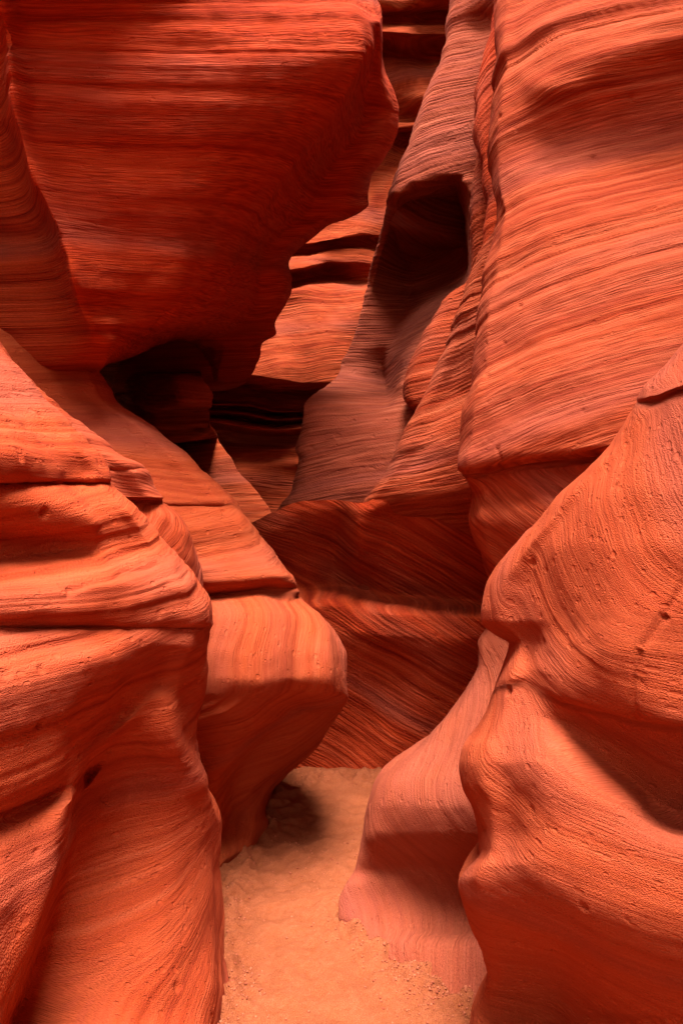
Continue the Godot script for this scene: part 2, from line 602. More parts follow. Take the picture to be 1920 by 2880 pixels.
	rock("sandstone_rock", "big pale rock nearest on the right with a ledge over a pitted bulge", "rock", "front_right", {"cracks": [[Vector3(0.704, 1.402, -1.450), Vector3(0.644, 1.289, -1.450), Vector3(0.800, -0.431, 0.418)], [Vector3(0.657, 1.285, -1.480), Vector3(0.615, 1.222, -1.480), Vector3(0.759, -0.506, 0.410)], [Vector3(0.623, 1.218, -1.500), Vector3(0.613, 1.157, -1.500), Vector3(0.901, -0.159, 0.404)], [Vector3(0.613, 1.157, -1.500), Vector3(0.596, 1.072, -1.500), Vector3(0.898, -0.170, 0.406)]], "tone": Color(0.46, 0.083, 0.030), "pale": Color(0.53, 0.125, 0.054), "flip": 1.0, "pits": 1.3, "smooth": true, "contrast": 0.32, "relief": 0.28, "swell": 0.4, "lumps": 0.8},  # pinkish skylight tint is put into this rock colour
		[["cap_layer", 0], ["upper_slope", 7], ["ledge_layer", 19], ["pitted_bulge", 23]])
	rock("rock_spur", "smooth boot-shaped rock standing in the sand right of the path", "rock", "boot_rock", {"tone": Color(0.36, 0.078, 0.038), "pale": Color(0.43, 0.115, 0.062), "dark": Color(0.28, 0.06, 0.035), "flip": 1.0, "pits": 1.1, "smooth": true, "contrast": 0.35, "relief": 0.3, "swell": 0.3, "lumps": 0.8},  # the mauve is bluish skylight, set as the rock tone
		[["neck", 0], ["boot", 8]])

const NETS = {
	"front_left": {"res": 0.0029, "cols": [22, 22, 1, 1, 1, 1, 1, 1, 1, 1, 22, 22], "centre": [-0.716,1.154,-2.22], "strike": [0.06,0.29,-0.95, 0.06,0.26,-0.97, 0.06,0.22,-0.97, 0.06,0.20,-0.98, 0.08,0.13,-0.99, 0.09,0.08,-0.99, 0.08,0.05,-1.00, 0.09,0.03,-1.00, 0.11,0.01,-0.99, 0.11,0.01,-0.99, 0.12,0.00,-0.99, 0.14,-0.00,-0.99, 0.35,0.17,-0.92, 0.37,0.16,-0.91, 0.37,0.15,-0.92, 0.37,0.14,-0.92, 0.39,0.10,-0.91, 0.41,0.06,-0.91, 0.42,0.05,-0.91, 0.40,0.02,-0.92, 0.38,-0.01,-0.92, 0.31,0.10,-0.95, 0.28,0.07,-0.96, 0.26,0.05,-0.96, 0.25,0.04,-0.97, 0.22,0.01,-0.98, 0.20,-0.00,-0.98, 0.18,-0.02,-0.98, 0.17,-0.04,-0.99, 0.15,-0.04,-0.99, 0.14,-0.04,-0.99, 0.13,-0.04,-0.99, 0.12,-0.03,-0.99, 0.12,-0.01,-0.99, 0.14,0.02,-0.99, 0.19,0.07,-0.98, 0.28,0.15,-0.95, 0.38,0.24,-0.89, 0.42,0.28,-0.86, 0.47,0.32,-0.82, 0.53,0.37,-0.76], "net": [
		[-2.6,2.59,2,2.77, -1.35,2.59,0.2,2.165, -1.605,2.59,-1.702,1.528, -1.563,2.633,-1.769,1.546, -1.591,2.719,-1.904,1.582, -1.607,2.806,-2.039,1.619, -1.64,2.858,-2.12,1.641, -1.622,2.903,-2.19,1.659, -1.587,2.921,-2.219,1.667, -1.6,2.967,-2.291,1.686, -1.649,3.024,-2.38,1.71, -1.841,3.024,-2.73,1.593, -2.424,3.024,-3.28,1.41],
		[-2.6,2.124,2,2.163, -1.35,2.124,0.2,1.634, -1.186,2.124,-1.552,1.125, -1.16,2.151,-1.619,1.132, -1.184,2.206,-1.754,1.145, -1.196,2.26,-1.889,1.158, -1.22,2.293,-1.97,1.166, -1.195,2.321,-2.04,1.172, -1.166,2.332,-2.069,1.175, -1.175,2.361,-2.141,1.182, -1.213,2.397,-2.23,1.191, -1.405,2.397,-2.58,1.09, -1.988,2.397,-3.13,0.935],
		[-2.6,1.926,2,1.833, -1.35,1.926,0.2,1.367, -1.059,1.926,-1.502,0.931, -1.031,1.945,-1.569,0.932, -1.049,1.983,-1.704,0.935, -1.078,2.027,-1.859,0.938, -1.099,2.049,-1.937,0.94, -1.076,2.067,-2,0.941, -1.047,2.077,-2.035,0.942, -1.058,2.101,-2.122,0.943, -1.1,2.132,-2.23,0.946, -1.292,2.132,-2.58,0.858, -1.875,2.132,-3.13,0.721],
		[-2.6,1.836,2,1.405, -1.35,1.836,0.2,1.087, -0.969,1.836,-1.502,0.796, -0.947,1.851,-1.569,0.8, -0.968,1.881,-1.704,0.807, -0.995,1.918,-1.869,0.816, -1.019,1.936,-1.95,0.82, -1.009,1.952,-2.02,0.824, -0.986,1.959,-2.052,0.825, -0.997,1.977,-2.131,0.83, -1.034,1.999,-2.23,0.835, -1.226,1.999,-2.58,0.779, -1.809,1.999,-3.13,0.693],
		[-2.6,1.77,2,1.106, -1.35,1.77,0.2,0.89, -0.939,1.77,-1.482,0.697, -0.904,1.784,-1.559,0.702, -0.917,1.81,-1.704,0.712, -0.928,1.84,-1.869,0.724, -0.947,1.856,-1.953,0.73, -0.929,1.87,-2.03,0.735, -0.91,1.875,-2.06,0.737, -0.921,1.889,-2.136,0.743, -0.953,1.906,-2.23,0.75, -1.145,1.906,-2.58,0.713, -1.728,1.906,-3.13,0.659],
		[-2.6,1.702,2,0.87, -1.35,1.702,0.2,0.729, -0.924,1.702,-1.472,0.603, -0.861,1.713,-1.549,0.608, -0.856,1.734,-1.704,0.618, -0.861,1.757,-1.869,0.628, -0.876,1.768,-1.95,0.634, -0.852,1.778,-2.02,0.638, -0.831,1.782,-2.053,0.64, -0.84,1.794,-2.137,0.645, -0.872,1.808,-2.24,0.652, -1.064,1.808,-2.59,0.628, -1.647,1.808,-3.14,0.591],
		[-2.6,1.653,2,0.688, -1.35,1.653,0.2,0.606, -0.905,1.653,-1.457,0.532, -0.816,1.661,-1.534,0.537, -0.796,1.676,-1.684,0.546, -0.793,1.693,-1.839,0.555, -0.806,1.701,-1.923,0.56, -0.785,1.71,-2,0.565, -0.76,1.713,-2.036,0.567, -0.766,1.723,-2.127,0.573, -0.797,1.735,-2.24,0.58, -0.989,1.735,-2.59,0.565, -1.572,1.735,-3.14,0.542],
		[-2.6,1.626,2,0.562, -1.35,1.626,0.2,0.523, -0.901,1.626,-1.452,0.488, -0.795,1.633,-1.529,0.493, -0.769,1.646,-1.679,0.503, -0.763,1.659,-1.834,0.514, -0.776,1.667,-1.917,0.519, -0.753,1.673,-1.99,0.524, -0.729,1.676,-2.028,0.526, -0.737,1.684,-2.123,0.533, -0.768,1.695,-2.24,0.54, -0.96,1.695,-2.59,0.534, -1.543,1.695,-3.14,0.523],
		[-2.6,1.61,2,0.489, -1.35,1.61,0.2,0.475, -0.91,1.61,-1.472,0.462, -0.778,1.616,-1.549,0.467, -0.752,1.627,-1.699,0.478, -0.744,1.639,-1.854,0.488, -0.756,1.645,-1.935,0.493, -0.733,1.65,-2.005,0.498, -0.71,1.653,-2.042,0.501, -0.716,1.66,-2.135,0.507, -0.746,1.669,-2.25,0.515, -0.938,1.669,-2.6,0.512, -1.521,1.669,-3.15,0.508],
		[-2.6,1.584,2,0.433, -1.35,1.584,0.2,0.432, -0.924,1.584,-1.501,0.431, -0.774,1.588,-1.578,0.435, -0.747,1.597,-1.733,0.443, -0.733,1.605,-1.882,0.452, -0.744,1.61,-1.961,0.456, -0.723,1.613,-2.028,0.46, -0.694,1.615,-2.058,0.461, -0.692,1.619,-2.134,0.466, -0.713,1.625,-2.228,0.471, -0.905,1.625,-2.578,0.471, -1.488,1.625,-3.128,0.47],
		[-2.6,1.569,2,0.403, -1.35,1.569,0.2,0.409, -0.932,1.569,-1.515,0.413, -0.78,1.572,-1.591,0.417, -0.75,1.579,-1.74,0.424, -0.731,1.585,-1.879,0.43, -0.741,1.588,-1.954,0.434, -0.719,1.591,-2.017,0.437, -0.686,1.593,-2.045,0.438, -0.68,1.596,-2.117,0.442, -0.699,1.6,-2.207,0.446, -0.891,1.6,-2.557,0.447, -1.474,1.6,-3.107,0.448],
		[-2.6,1.563,2,0.392, -1.35,1.563,0.2,0.4, -0.974,1.563,-1.582,0.407, -0.813,1.566,-1.657,0.41, -0.773,1.572,-1.794,0.416, -0.747,1.577,-1.92,0.422, -0.755,1.579,-1.99,0.425, -0.729,1.582,-2.046,0.427, -0.696,1.583,-2.072,0.428, -0.688,1.585,-2.136,0.431, -0.703,1.588,-2.216,0.435, -0.895,1.588,-2.566,0.436, -1.478,1.588,-3.116,0.438],
		[-2.6,1.551,2,1.109, -1.35,1.551,0.2,0.783, -0.977,1.551,-1.587,0.499, -0.795,1.553,-1.662,0.482, -0.758,1.557,-1.784,0.466, -0.724,1.561,-1.902,0.45, -0.73,1.563,-1.97,0.443, -0.704,1.565,-2.026,0.435, -0.675,1.566,-2.058,0.43, -0.674,1.569,-2.14,0.42, -0.696,1.572,-2.241,0.409, -0.888,1.572,-2.591,0.365, -1.471,1.572,-3.141,0.31],
		[-2.6,1.515,2,1.114, -1.35,1.515,0.2,0.764, -0.969,1.515,-1.575,0.47, -0.773,1.516,-1.657,0.446, -0.714,1.517,-1.754,0.429, -0.671,1.518,-1.865,0.41, -0.671,1.518,-1.929,0.401, -0.639,1.519,-1.992,0.39, -0.612,1.519,-2.029,0.383, -0.613,1.52,-2.121,0.37, -0.636,1.521,-2.236,0.355, -0.828,1.521,-2.586,0.313, -1.411,1.521,-3.136,0.265],
		[-2.6,1.477,2,1.058, -1.35,1.477,0.2,0.715, -0.984,1.477,-1.599,0.427, -0.788,1.476,-1.689,0.401, -0.713,1.475,-1.777,0.382, -0.642,1.473,-1.88,0.361, -0.637,1.472,-1.942,0.351, -0.599,1.471,-2.015,0.336, -0.567,1.471,-2.051,0.329, -0.562,1.469,-2.139,0.314, -0.581,1.468,-2.249,0.297, -0.773,1.468,-2.599,0.258, -1.356,1.468,-3.149,0.212],
		[-2.6,1.422,2,0.943, -1.35,1.422,0.2,0.627, -1.027,1.422,-1.668,0.357, -0.824,1.417,-1.765,0.328, -0.733,1.413,-1.856,0.306, -0.634,1.41,-1.924,0.288, -0.617,1.407,-1.973,0.278, -0.558,1.404,-2.043,0.262, -0.524,1.402,-2.08,0.253, -0.516,1.398,-2.171,0.236, -0.532,1.393,-2.285,0.216, -0.724,1.393,-2.635,0.181, -1.307,1.393,-3.185,0.143],
		[-2.6,1.38,2,0.801, -1.35,1.38,0.2,0.53, -0.965,1.38,-1.568,0.311, -0.775,1.372,-1.661,0.283, -0.686,1.365,-1.763,0.259, -0.589,1.358,-1.854,0.236, -0.57,1.353,-1.912,0.224, -0.51,1.345,-2.019,0.201, -0.471,1.342,-2.063,0.19, -0.461,1.333,-2.171,0.169, -0.478,1.323,-2.306,0.145, -0.67,1.323,-2.656,0.116, -1.253,1.323,-3.206,0.087],
		[-2.6,1.348,2,0.557, -1.35,1.348,0.2,0.385, -0.905,1.348,-1.471,0.252, -0.733,1.337,-1.572,0.228, -0.644,1.327,-1.667,0.208, -0.556,1.313,-1.801,0.182, -0.535,1.307,-1.861,0.171, -0.473,1.294,-1.993,0.146, -0.432,1.288,-2.042,0.136, -0.421,1.276,-2.163,0.114, -0.437,1.26,-2.313,0.089, -0.628,1.26,-2.663,0.072, -1.212,1.26,-3.213,0.057],
		[-2.6,1.311,2,0.249, -1.35,1.311,0.2,0.206, -0.892,1.311,-1.45,0.172, -0.723,1.298,-1.55,0.156, -0.633,1.285,-1.65,0.14, -0.551,1.265,-1.8,0.118, -0.528,1.258,-1.86,0.108, -0.463,1.239,-2,0.087, -0.418,1.233,-2.049,0.08, -0.403,1.217,-2.17,0.061, -0.417,1.198,-2.32,0.039, -0.609,1.198,-2.67,0.035, -1.192,1.198,-3.22,0.03],
		[-2.6,1.278,2,0.072, -1.35,1.278,0.2,0.097, -0.905,1.278,-1.47,0.116, -0.733,1.263,-1.57,0.102, -0.64,1.248,-1.67,0.089, -0.557,1.225,-1.82,0.068, -0.533,1.216,-1.88,0.06, -0.468,1.195,-2.02,0.04, -0.417,1.188,-2.063,0.034, -0.396,1.172,-2.169,0.019, -0.405,1.152,-2.3,0.001, -0.597,1.152,-2.65,0.003, -1.18,1.152,-3.2,0.006],
		[-2.6,1.266,2,-0.11, -1.35,1.266,0.2,-0.007, -0.923,1.266,-1.5,0.076, -0.747,1.25,-1.6,0.069, -0.652,1.235,-1.7,0.059, -0.566,1.211,-1.85,0.044, -0.542,1.202,-1.91,0.038, -0.475,1.18,-2.05,0.024, -0.425,1.174,-2.09,0.02, -0.403,1.159,-2.188,0.01, -0.411,1.14,-2.31,-0.004, -0.603,1.14,-2.66,0.008, -1.186,1.14,-3.21,0.021],
		[-2.6,1.262,2,0.643, -1.35,1.262,0.2,0.397, -0.908,1.262,-1.475,0.196, -0.735,1.246,-1.575,0.163, -0.642,1.23,-1.675,0.132, -0.558,1.206,-1.825,0.088, -0.535,1.195,-1.888,0.07, -0.471,1.172,-2.035,0.028, -0.421,1.165,-2.078,0.015, -0.401,1.147,-2.186,-0.015, -0.41,1.126,-2.32,-0.051, -0.602,1.126,-2.67,-0.081, -1.185,1.126,-3.22,-0.118],
		[-2.6,1.233,2,0.517, -1.35,1.233,0.2,0.316, -0.869,1.233,-1.412,0.156, -0.71,1.215,-1.522,0.123, -0.629,1.195,-1.641,0.09, -0.548,1.172,-1.79,0.052, -0.528,1.161,-1.861,0.033, -0.466,1.136,-2.015,-0.007, -0.417,1.122,-2.067,-0.027, -0.399,1.094,-2.198,-0.068, -0.413,1.059,-2.36,-0.117, -0.605,1.059,-2.71,-0.142, -1.188,1.059,-3.26,-0.173],
		[-2.6,1.193,2,0.37, -1.35,1.193,0.2,0.218, -0.839,1.193,-1.363,0.1, -0.692,1.175,-1.482,0.071, -0.617,1.158,-1.61,0.043, -0.544,1.142,-1.778,0.014, -0.529,1.132,-1.861,-0.003, -0.476,1.112,-2.028,-0.035, -0.429,1.083,-2.083,-0.069, -0.414,1.036,-2.22,-0.124, -0.431,0.982,-2.39,-0.19, -0.623,0.982,-2.74,-0.208, -1.206,0.982,-3.29,-0.231],
		[-2.6,1.144,2,0.155, -1.35,1.144,0.2,0.079, -0.82,1.144,-1.333,0.021, -0.679,1.127,-1.455,-0.002, -0.612,1.109,-1.597,-0.025, -0.554,1.094,-1.793,-0.047, -0.542,1.085,-1.88,-0.059, -0.49,1.072,-2.039,-0.078, -0.446,1.028,-2.1,-0.125, -0.436,0.962,-2.252,-0.197, -0.458,0.884,-2.44,-0.28, -0.649,0.884,-2.79,-0.289, -1.232,0.884,-3.34,-0.3],
		[-2.6,1.079,2,-0.061, -1.35,1.079,0.2,-0.068, -0.815,1.079,-1.325,-0.072, -0.675,1.065,-1.446,-0.087, -0.614,1.049,-1.602,-0.104, -0.578,1.031,-1.835,-0.122, -0.566,1.027,-1.915,-0.127, -0.509,1.031,-2.04,-0.123, -0.466,0.966,-2.111,-0.188, -0.461,0.872,-2.289,-0.282, -0.49,0.762,-2.51,-0.393, -0.682,0.762,-2.86,-0.393, -1.265,0.762,-3.41,-0.393],
		[-2.6,1.009,2,-0.234, -1.35,1.009,0.2,-0.195, -0.822,1.009,-1.336,-0.163, -0.684,0.995,-1.466,-0.174, -0.626,0.979,-1.634,-0.186, -0.608,0.957,-1.894,-0.203, -0.589,0.962,-1.955,-0.197, -0.513,0.994,-2.01,-0.163, -0.467,0.911,-2.092,-0.244, -0.463,0.789,-2.297,-0.362, -0.496,0.644,-2.55,-0.503, -0.688,0.644,-2.9,-0.496, -1.271,0.644,-3.45,-0.487],
		[-2.6,0.949,2,-0.334, -1.35,0.949,0.2,-0.277, -0.827,0.949,-1.344,-0.23, -0.69,0.935,-1.478,-0.239, -0.639,0.921,-1.63,-0.249, -0.63,0.901,-1.783,-0.265, -0.616,0.903,-1.876,-0.26, -0.538,0.944,-1.992,-0.215, -0.465,0.851,-2.08,-0.305, -0.442,0.712,-2.299,-0.438, -0.468,0.545,-2.57,-0.597, -0.66,0.545,-2.92,-0.588, -1.243,0.545,-3.47,-0.575],
		[-2.6,0.896,2,-0.406, -1.35,0.896,0.2,-0.34, -0.852,0.896,-1.384,-0.286, -0.708,0.884,-1.517,-0.292, -0.661,0.871,-1.659,-0.3, -0.636,0.865,-1.764,-0.304, -0.672,0.821,-1.96,-0.341, -0.559,0.904,-2.002,-0.256, -0.468,0.805,-2.094,-0.351, -0.433,0.654,-2.324,-0.495, -0.454,0.472,-2.61,-0.668, -0.646,0.472,-2.96,-0.657, -1.229,0.472,-3.51,-0.643],
		[-2.6,0.856,2,-0.47, -1.35,0.856,0.2,-0.394, -0.885,0.856,-1.437,-0.329, -0.733,0.844,-1.57,-0.334, -0.679,0.836,-1.693,-0.337, -0.638,0.848,-1.74,-0.324, -0.703,0.768,-2.016,-0.393, -0.584,0.861,-2.028,-0.299, -0.476,0.764,-2.12,-0.392, -0.428,0.614,-2.348,-0.533, -0.443,0.432,-2.63,-0.704, -0.635,0.432,-2.98,-0.691, -1.218,0.432,-3.53,-0.674],
		[-2.6,0.848,2,-0.496, -1.35,0.848,0.2,-0.412, -0.864,0.848,-1.404,-0.341, -0.717,0.834,-1.535,-0.349, -0.664,0.83,-1.63,-0.349, -0.617,0.843,-1.677,-0.333, -0.686,0.755,-1.961,-0.41, -0.601,0.812,-2.068,-0.348, -0.481,0.713,-2.158,-0.442, -0.423,0.561,-2.382,-0.584, -0.432,0.377,-2.66,-0.755, -0.624,0.377,-3.01,-0.741, -1.207,0.377,-3.56,-0.721],
		[-2.6,0.831,2,-0.532, -1.35,0.831,0.2,-0.441, -0.847,0.831,-1.377,-0.363, -0.699,0.815,-1.499,-0.373, -0.654,0.806,-1.583,-0.377, -0.616,0.807,-1.653,-0.373, -0.689,0.705,-1.942,-0.461, -0.618,0.736,-2.101,-0.423, -0.491,0.64,-2.188,-0.513, -0.429,0.49,-2.403,-0.653, -0.435,0.31,-2.67,-0.821, -0.627,0.31,-3.02,-0.805, -1.21,0.31,-3.57,-0.782],
		[-2.6,0.801,2,-0.563, -1.35,0.801,0.2,-0.471, -0.834,0.801,-1.356,-0.394, -0.687,0.777,-1.472,-0.412, -0.655,0.762,-1.542,-0.424, -0.621,0.749,-1.621,-0.433, -0.7,0.627,-1.914,-0.541, -0.628,0.629,-2.093,-0.53, -0.5,0.543,-2.179,-0.612, -0.436,0.396,-2.394,-0.747, -0.443,0.219,-2.66,-0.911, -0.635,0.219,-3.01,-0.896, -1.218,0.219,-3.56,-0.872],
		[-2.6,0.765,2,-0.531, -1.35,0.765,0.2,-0.469, -0.82,0.765,-1.332,-0.418, -0.682,0.73,-1.442,-0.449, -0.66,0.704,-1.511,-0.473, -0.634,0.68,-1.585,-0.494, -0.72,0.534,-1.885,-0.63, -0.634,0.518,-2.034,-0.641, -0.492,0.442,-2.123,-0.714, -0.418,0.298,-2.345,-0.851, -0.421,0.121,-2.62,-1.018, -0.613,0.121,-2.97,-1.007, -1.196,0.121,-3.52,-0.991],
		[-2.6,0.729,2,-0.401, -1.35,0.729,0.2,-0.413, -0.812,0.729,-1.319,-0.421, -0.692,0.68,-1.428,-0.47, -0.672,0.652,-1.487,-0.499, -0.647,0.621,-1.555,-0.53, -0.741,0.454,-1.862,-0.698, -0.634,0.438,-1.957,-0.715, -0.483,0.374,-2.041,-0.78, -0.401,0.24,-2.25,-0.916, -0.399,0.075,-2.51,-1.081, -0.591,0.075,-2.86,-1.082, -1.174,0.075,-3.41,-1.082],
		[-2.6,0.691,2,-0.212, -1.35,0.691,0.2,-0.326, -0.803,0.691,-1.305,-0.413, -0.708,0.635,-1.409,-0.476, -0.683,0.604,-1.463,-0.51, -0.661,0.568,-1.53,-0.55, -0.764,0.38,-1.843,-0.752, -0.638,0.367,-1.9,-0.77, -0.476,0.312,-1.977,-0.832, -0.385,0.186,-2.171,-0.969, -0.377,0.031,-2.41,-1.136, -0.569,0.031,-2.76,-1.152, -1.152,0.031,-3.31,-1.171],
		[-2.6,0.647,2,0.059, -1.35,0.647,0.2,-0.2, -0.817,0.647,-1.29,-0.393, -0.722,0.585,-1.387,-0.469, -0.698,0.551,-1.441,-0.51, -0.675,0.512,-1.503,-0.558, -0.786,0.302,-1.823,-0.797, -0.644,0.291,-1.852,-0.817, -0.468,0.247,-1.915,-0.876, -0.364,0.14,-2.074,-1.004, -0.347,0.008,-2.27,-1.159, -0.539,0.008,-2.62,-1.19, -1.122,0.008,-3.17,-1.228],
		[-2.6,0.607,2,0.465, -1.35,0.607,0.2,-0.012, -0.823,0.607,-1.276,-0.346, -0.739,0.539,-1.373,-0.44, -0.712,0.508,-1.417,-0.481, -0.69,0.465,-1.478,-0.537, -0.81,0.237,-1.805,-0.807, -0.638,0.237,-1.805,-0.827, -0.468,0.201,-1.856,-0.89, -0.365,0.112,-1.983,-1.012, -0.346,0.002,-2.14,-1.151, -0.538,0.002,-2.49,-1.194, -1.121,0.002,-3.04,-1.231],
		[-2.6,0.515,2,0.76, -1.35,0.515,0.2,0.092, -0.843,0.515,-1.25,-0.351, -0.757,0.46,-1.32,-0.437, -0.718,0.425,-1.364,-0.488, -0.691,0.39,-1.408,-0.537, -0.817,0.137,-1.73,-0.831, -0.61,0.226,-1.617,-0.759, -0.445,0.186,-1.667,-0.84, -0.347,0.086,-1.794,-0.984, -0.33,-0.037,-1.95,-1.142, -0.522,-0.037,-2.3,-1.19, -1.105,-0.037,-2.85,-1.211],
		[-2.6,0.382,2,0.845, -1.35,0.382,0.2,0.074, -0.832,0.382,-1.232,-0.429, -0.747,0.342,-1.276,-0.498, -0.71,0.303,-1.32,-0.556, -0.681,0.271,-1.355,-0.602, -0.811,-0.018,-1.673,-0.927, -0.585,0.136,-1.504,-0.79, -0.428,0.107,-1.535,-0.861, -0.331,0.037,-1.613,-0.97, -0.309,-0.051,-1.71,-1.083, -0.501,-0.051,-2.06,-1.133, -1.084,-0.051,-2.61,-1.148],
		[-2.6,0.162,2,0.889, -1.35,0.162,0.2,-0.003, -0.832,0.162,-1.232,-0.576, -0.747,0.115,-1.276,-0.657, -0.71,0.067,-1.32,-0.724, -0.681,0.029,-1.355,-0.778, -0.811,-0.317,-1.673,-1.15, -0.571,-0.092,-1.466,-0.952, -0.431,-0.122,-1.494,-1.028, -0.346,-0.198,-1.564,-1.142, -0.328,-0.291,-1.65,-1.258, -0.52,-0.291,-2,-1.307, -1.103,-0.291,-2.55,-1.304],
	]},
	"second_left": {"res": 0.005, "cols": [6, 1, 1, 1, 1, 1, 1, 6, 6], "centre": [-0.839,1.596,-2.53], "strike": [0.35,0.20,-0.91, 0.36,0.17,-0.91, 0.37,0.15,-0.92, 0.39,0.12,-0.91, 0.41,0.06,-0.91, 0.42,0.01,-0.91, 0.47,-0.03,-0.88, 0.50,-0.06,-0.86, 0.54,-0.09,-0.84, 0.57,-0.10,-0.81, 0.60,-0.11,-0.79, 0.63,-0.12,-0.77, 0.65,-0.11,-0.75, 0.66,-0.10,-0.75, 0.66,-0.10,-0.74, 0.66,-0.10,-0.74, 0.67,-0.10,-0.74, 0.38,0.81,-0.45, 0.41,0.78,-0.47, 0.44,0.75,-0.50, 0.46,0.73,-0.51, 0.49,0.67,-0.55, 0.53,0.61,-0.59, 0.57,0.53,-0.63, 0.59,0.49,-0.64, 0.60,0.46,-0.66, 0.61,0.42,-0.67], "net": [
		[-2.5,2.662,-0.6,1.61, -1.945,2.662,-2,1.247, -1.8,2.708,-2.08,1.262, -1.731,2.766,-2.18,1.29, -1.721,2.819,-2.27,1.319, -1.691,2.835,-2.297,1.326, -1.707,2.874,-2.365,1.35, -1.756,2.923,-2.45,1.383, -1.948,2.923,-2.8,1.32, -2.531,2.923,-3.35,1.244],
		[-2.5,2.305,-0.6,1.181, -1.624,2.305,-2,0.851, -1.466,2.337,-2.08,0.856, -1.381,2.377,-2.18,0.87, -1.357,2.413,-2.27,0.886, -1.322,2.424,-2.297,0.89, -1.327,2.452,-2.365,0.904, -1.362,2.486,-2.45,0.923, -1.554,2.486,-2.8,0.87, -2.137,2.486,-3.35,0.807],
		[-2.5,2.067,-0.6,0.879, -1.499,2.067,-2,0.59, -1.336,2.089,-2.08,0.589, -1.244,2.118,-2.18,0.595, -1.215,2.143,-2.27,0.604, -1.179,2.151,-2.297,0.605, -1.179,2.17,-2.365,0.613, -1.209,2.194,-2.45,0.624, -1.401,2.194,-2.8,0.579, -1.984,2.194,-3.35,0.526],
		[-2.5,1.948,-0.6,0.593, -1.443,1.948,-2,0.422, -1.278,1.966,-2.08,0.426, -1.183,1.988,-2.18,0.435, -1.151,2.008,-2.27,0.446, -1.114,2.014,-2.297,0.448, -1.113,2.029,-2.365,0.457, -1.14,2.048,-2.45,0.469, -1.332,2.048,-2.8,0.444, -1.915,2.048,-3.35,0.416],
		[-2.5,1.873,-0.6,0.399, -1.383,1.873,-2.02,0.31, -1.212,1.887,-2.1,0.318, -1.113,1.906,-2.2,0.33, -1.077,1.923,-2.29,0.342, -1.039,1.928,-2.317,0.345, -1.034,1.94,-2.385,0.354, -1.059,1.956,-2.47,0.366, -1.25,1.956,-2.82,0.352, -1.834,1.956,-3.37,0.336],
		[-2.5,1.816,-0.6,0.237, -1.322,1.816,-2.04,0.224, -1.147,1.828,-2.12,0.235, -1.043,1.844,-2.22,0.25, -1.002,1.858,-2.31,0.263, -0.963,1.862,-2.337,0.267, -0.955,1.872,-2.405,0.277, -0.977,1.885,-2.49,0.289, -1.169,1.885,-2.84,0.287, -1.752,1.885,-3.39,0.283],
		[-2.5,1.76,-0.6,0.084, -1.274,1.76,-2.06,0.144, -1.094,1.77,-2.14,0.159, -0.985,1.783,-2.24,0.176, -0.942,1.794,-2.33,0.19, -0.901,1.797,-2.357,0.195, -0.891,1.806,-2.425,0.206, -0.91,1.817,-2.51,0.219, -1.102,1.817,-2.86,0.225, -1.685,1.817,-3.41,0.23],
		[-2.5,1.713,-0.6,-0.066, -1.218,1.713,-2.08,0.074, -1.034,1.721,-2.16,0.094, -0.92,1.731,-2.26,0.115, -0.873,1.741,-2.35,0.132, -0.831,1.743,-2.377,0.138, -0.818,1.75,-2.445,0.149, -0.834,1.759,-2.53,0.162, -1.026,1.759,-2.88,0.176, -1.609,1.759,-3.43,0.186],
		[-2.5,1.665,-0.6,-0.179, -1.168,1.665,-2.1,0.016, -0.978,1.671,-2.18,0.039, -0.86,1.679,-2.28,0.061, -0.81,1.686,-2.37,0.078, -0.766,1.688,-2.397,0.085, -0.752,1.694,-2.465,0.097, -0.765,1.7,-2.55,0.109, -0.957,1.7,-2.9,0.127, -1.54,1.7,-3.45,0.138],
		[-2.5,1.639,-0.6,-0.244, -1.133,1.639,-2.12,-0.015, -0.94,1.644,-2.2,0.011, -0.819,1.651,-2.3,0.034, -0.765,1.656,-2.39,0.052, -0.72,1.658,-2.414,0.059, -0.702,1.662,-2.475,0.07, -0.71,1.667,-2.55,0.081, -0.902,1.667,-2.9,0.099, -1.485,1.667,-3.45,0.11],
		[-2.5,1.629,-0.6,-0.274, -1.123,1.629,-2.13,-0.026, -0.929,1.634,-2.21,0.001, -0.806,1.64,-2.31,0.025, -0.751,1.646,-2.4,0.043, -0.705,1.647,-2.423,0.05, -0.685,1.651,-2.48,0.061, -0.692,1.655,-2.55,0.071, -0.884,1.655,-2.9,0.09, -1.467,1.655,-3.45,0.098],
		[-2.5,1.625,-0.6,-0.278, -1.138,1.625,-2.165,-0.028, -0.939,1.63,-2.245,-0.001, -0.814,1.635,-2.345,0.024, -0.755,1.64,-2.425,0.04, -0.707,1.641,-2.445,0.047, -0.685,1.644,-2.495,0.056, -0.69,1.648,-2.557,0.065, -0.881,1.648,-2.907,0.082, -1.465,1.648,-3.457,0.087],
		[-2.5,1.616,-0.6,-0.26, -1.116,1.616,-2.14,-0.033, -0.92,1.62,-2.22,-0.008, -0.795,1.626,-2.32,0.015, -0.739,1.63,-2.407,0.031, -0.693,1.632,-2.429,0.037, -0.672,1.635,-2.486,0.046, -0.678,1.638,-2.555,0.055, -0.87,1.638,-2.905,0.071, -1.453,1.638,-3.455,0.075],
		[-2.5,1.582,-0.6,-0.275, -1.103,1.582,-2.15,-0.062, -0.905,1.585,-2.23,-0.039, -0.779,1.589,-2.33,-0.019, -0.723,1.592,-2.42,-0.005, -0.676,1.593,-2.444,0.001, -0.656,1.595,-2.505,0.009, -0.663,1.598,-2.58,0.018, -0.855,1.598,-2.93,0.032, -1.438,1.598,-3.48,0.035],
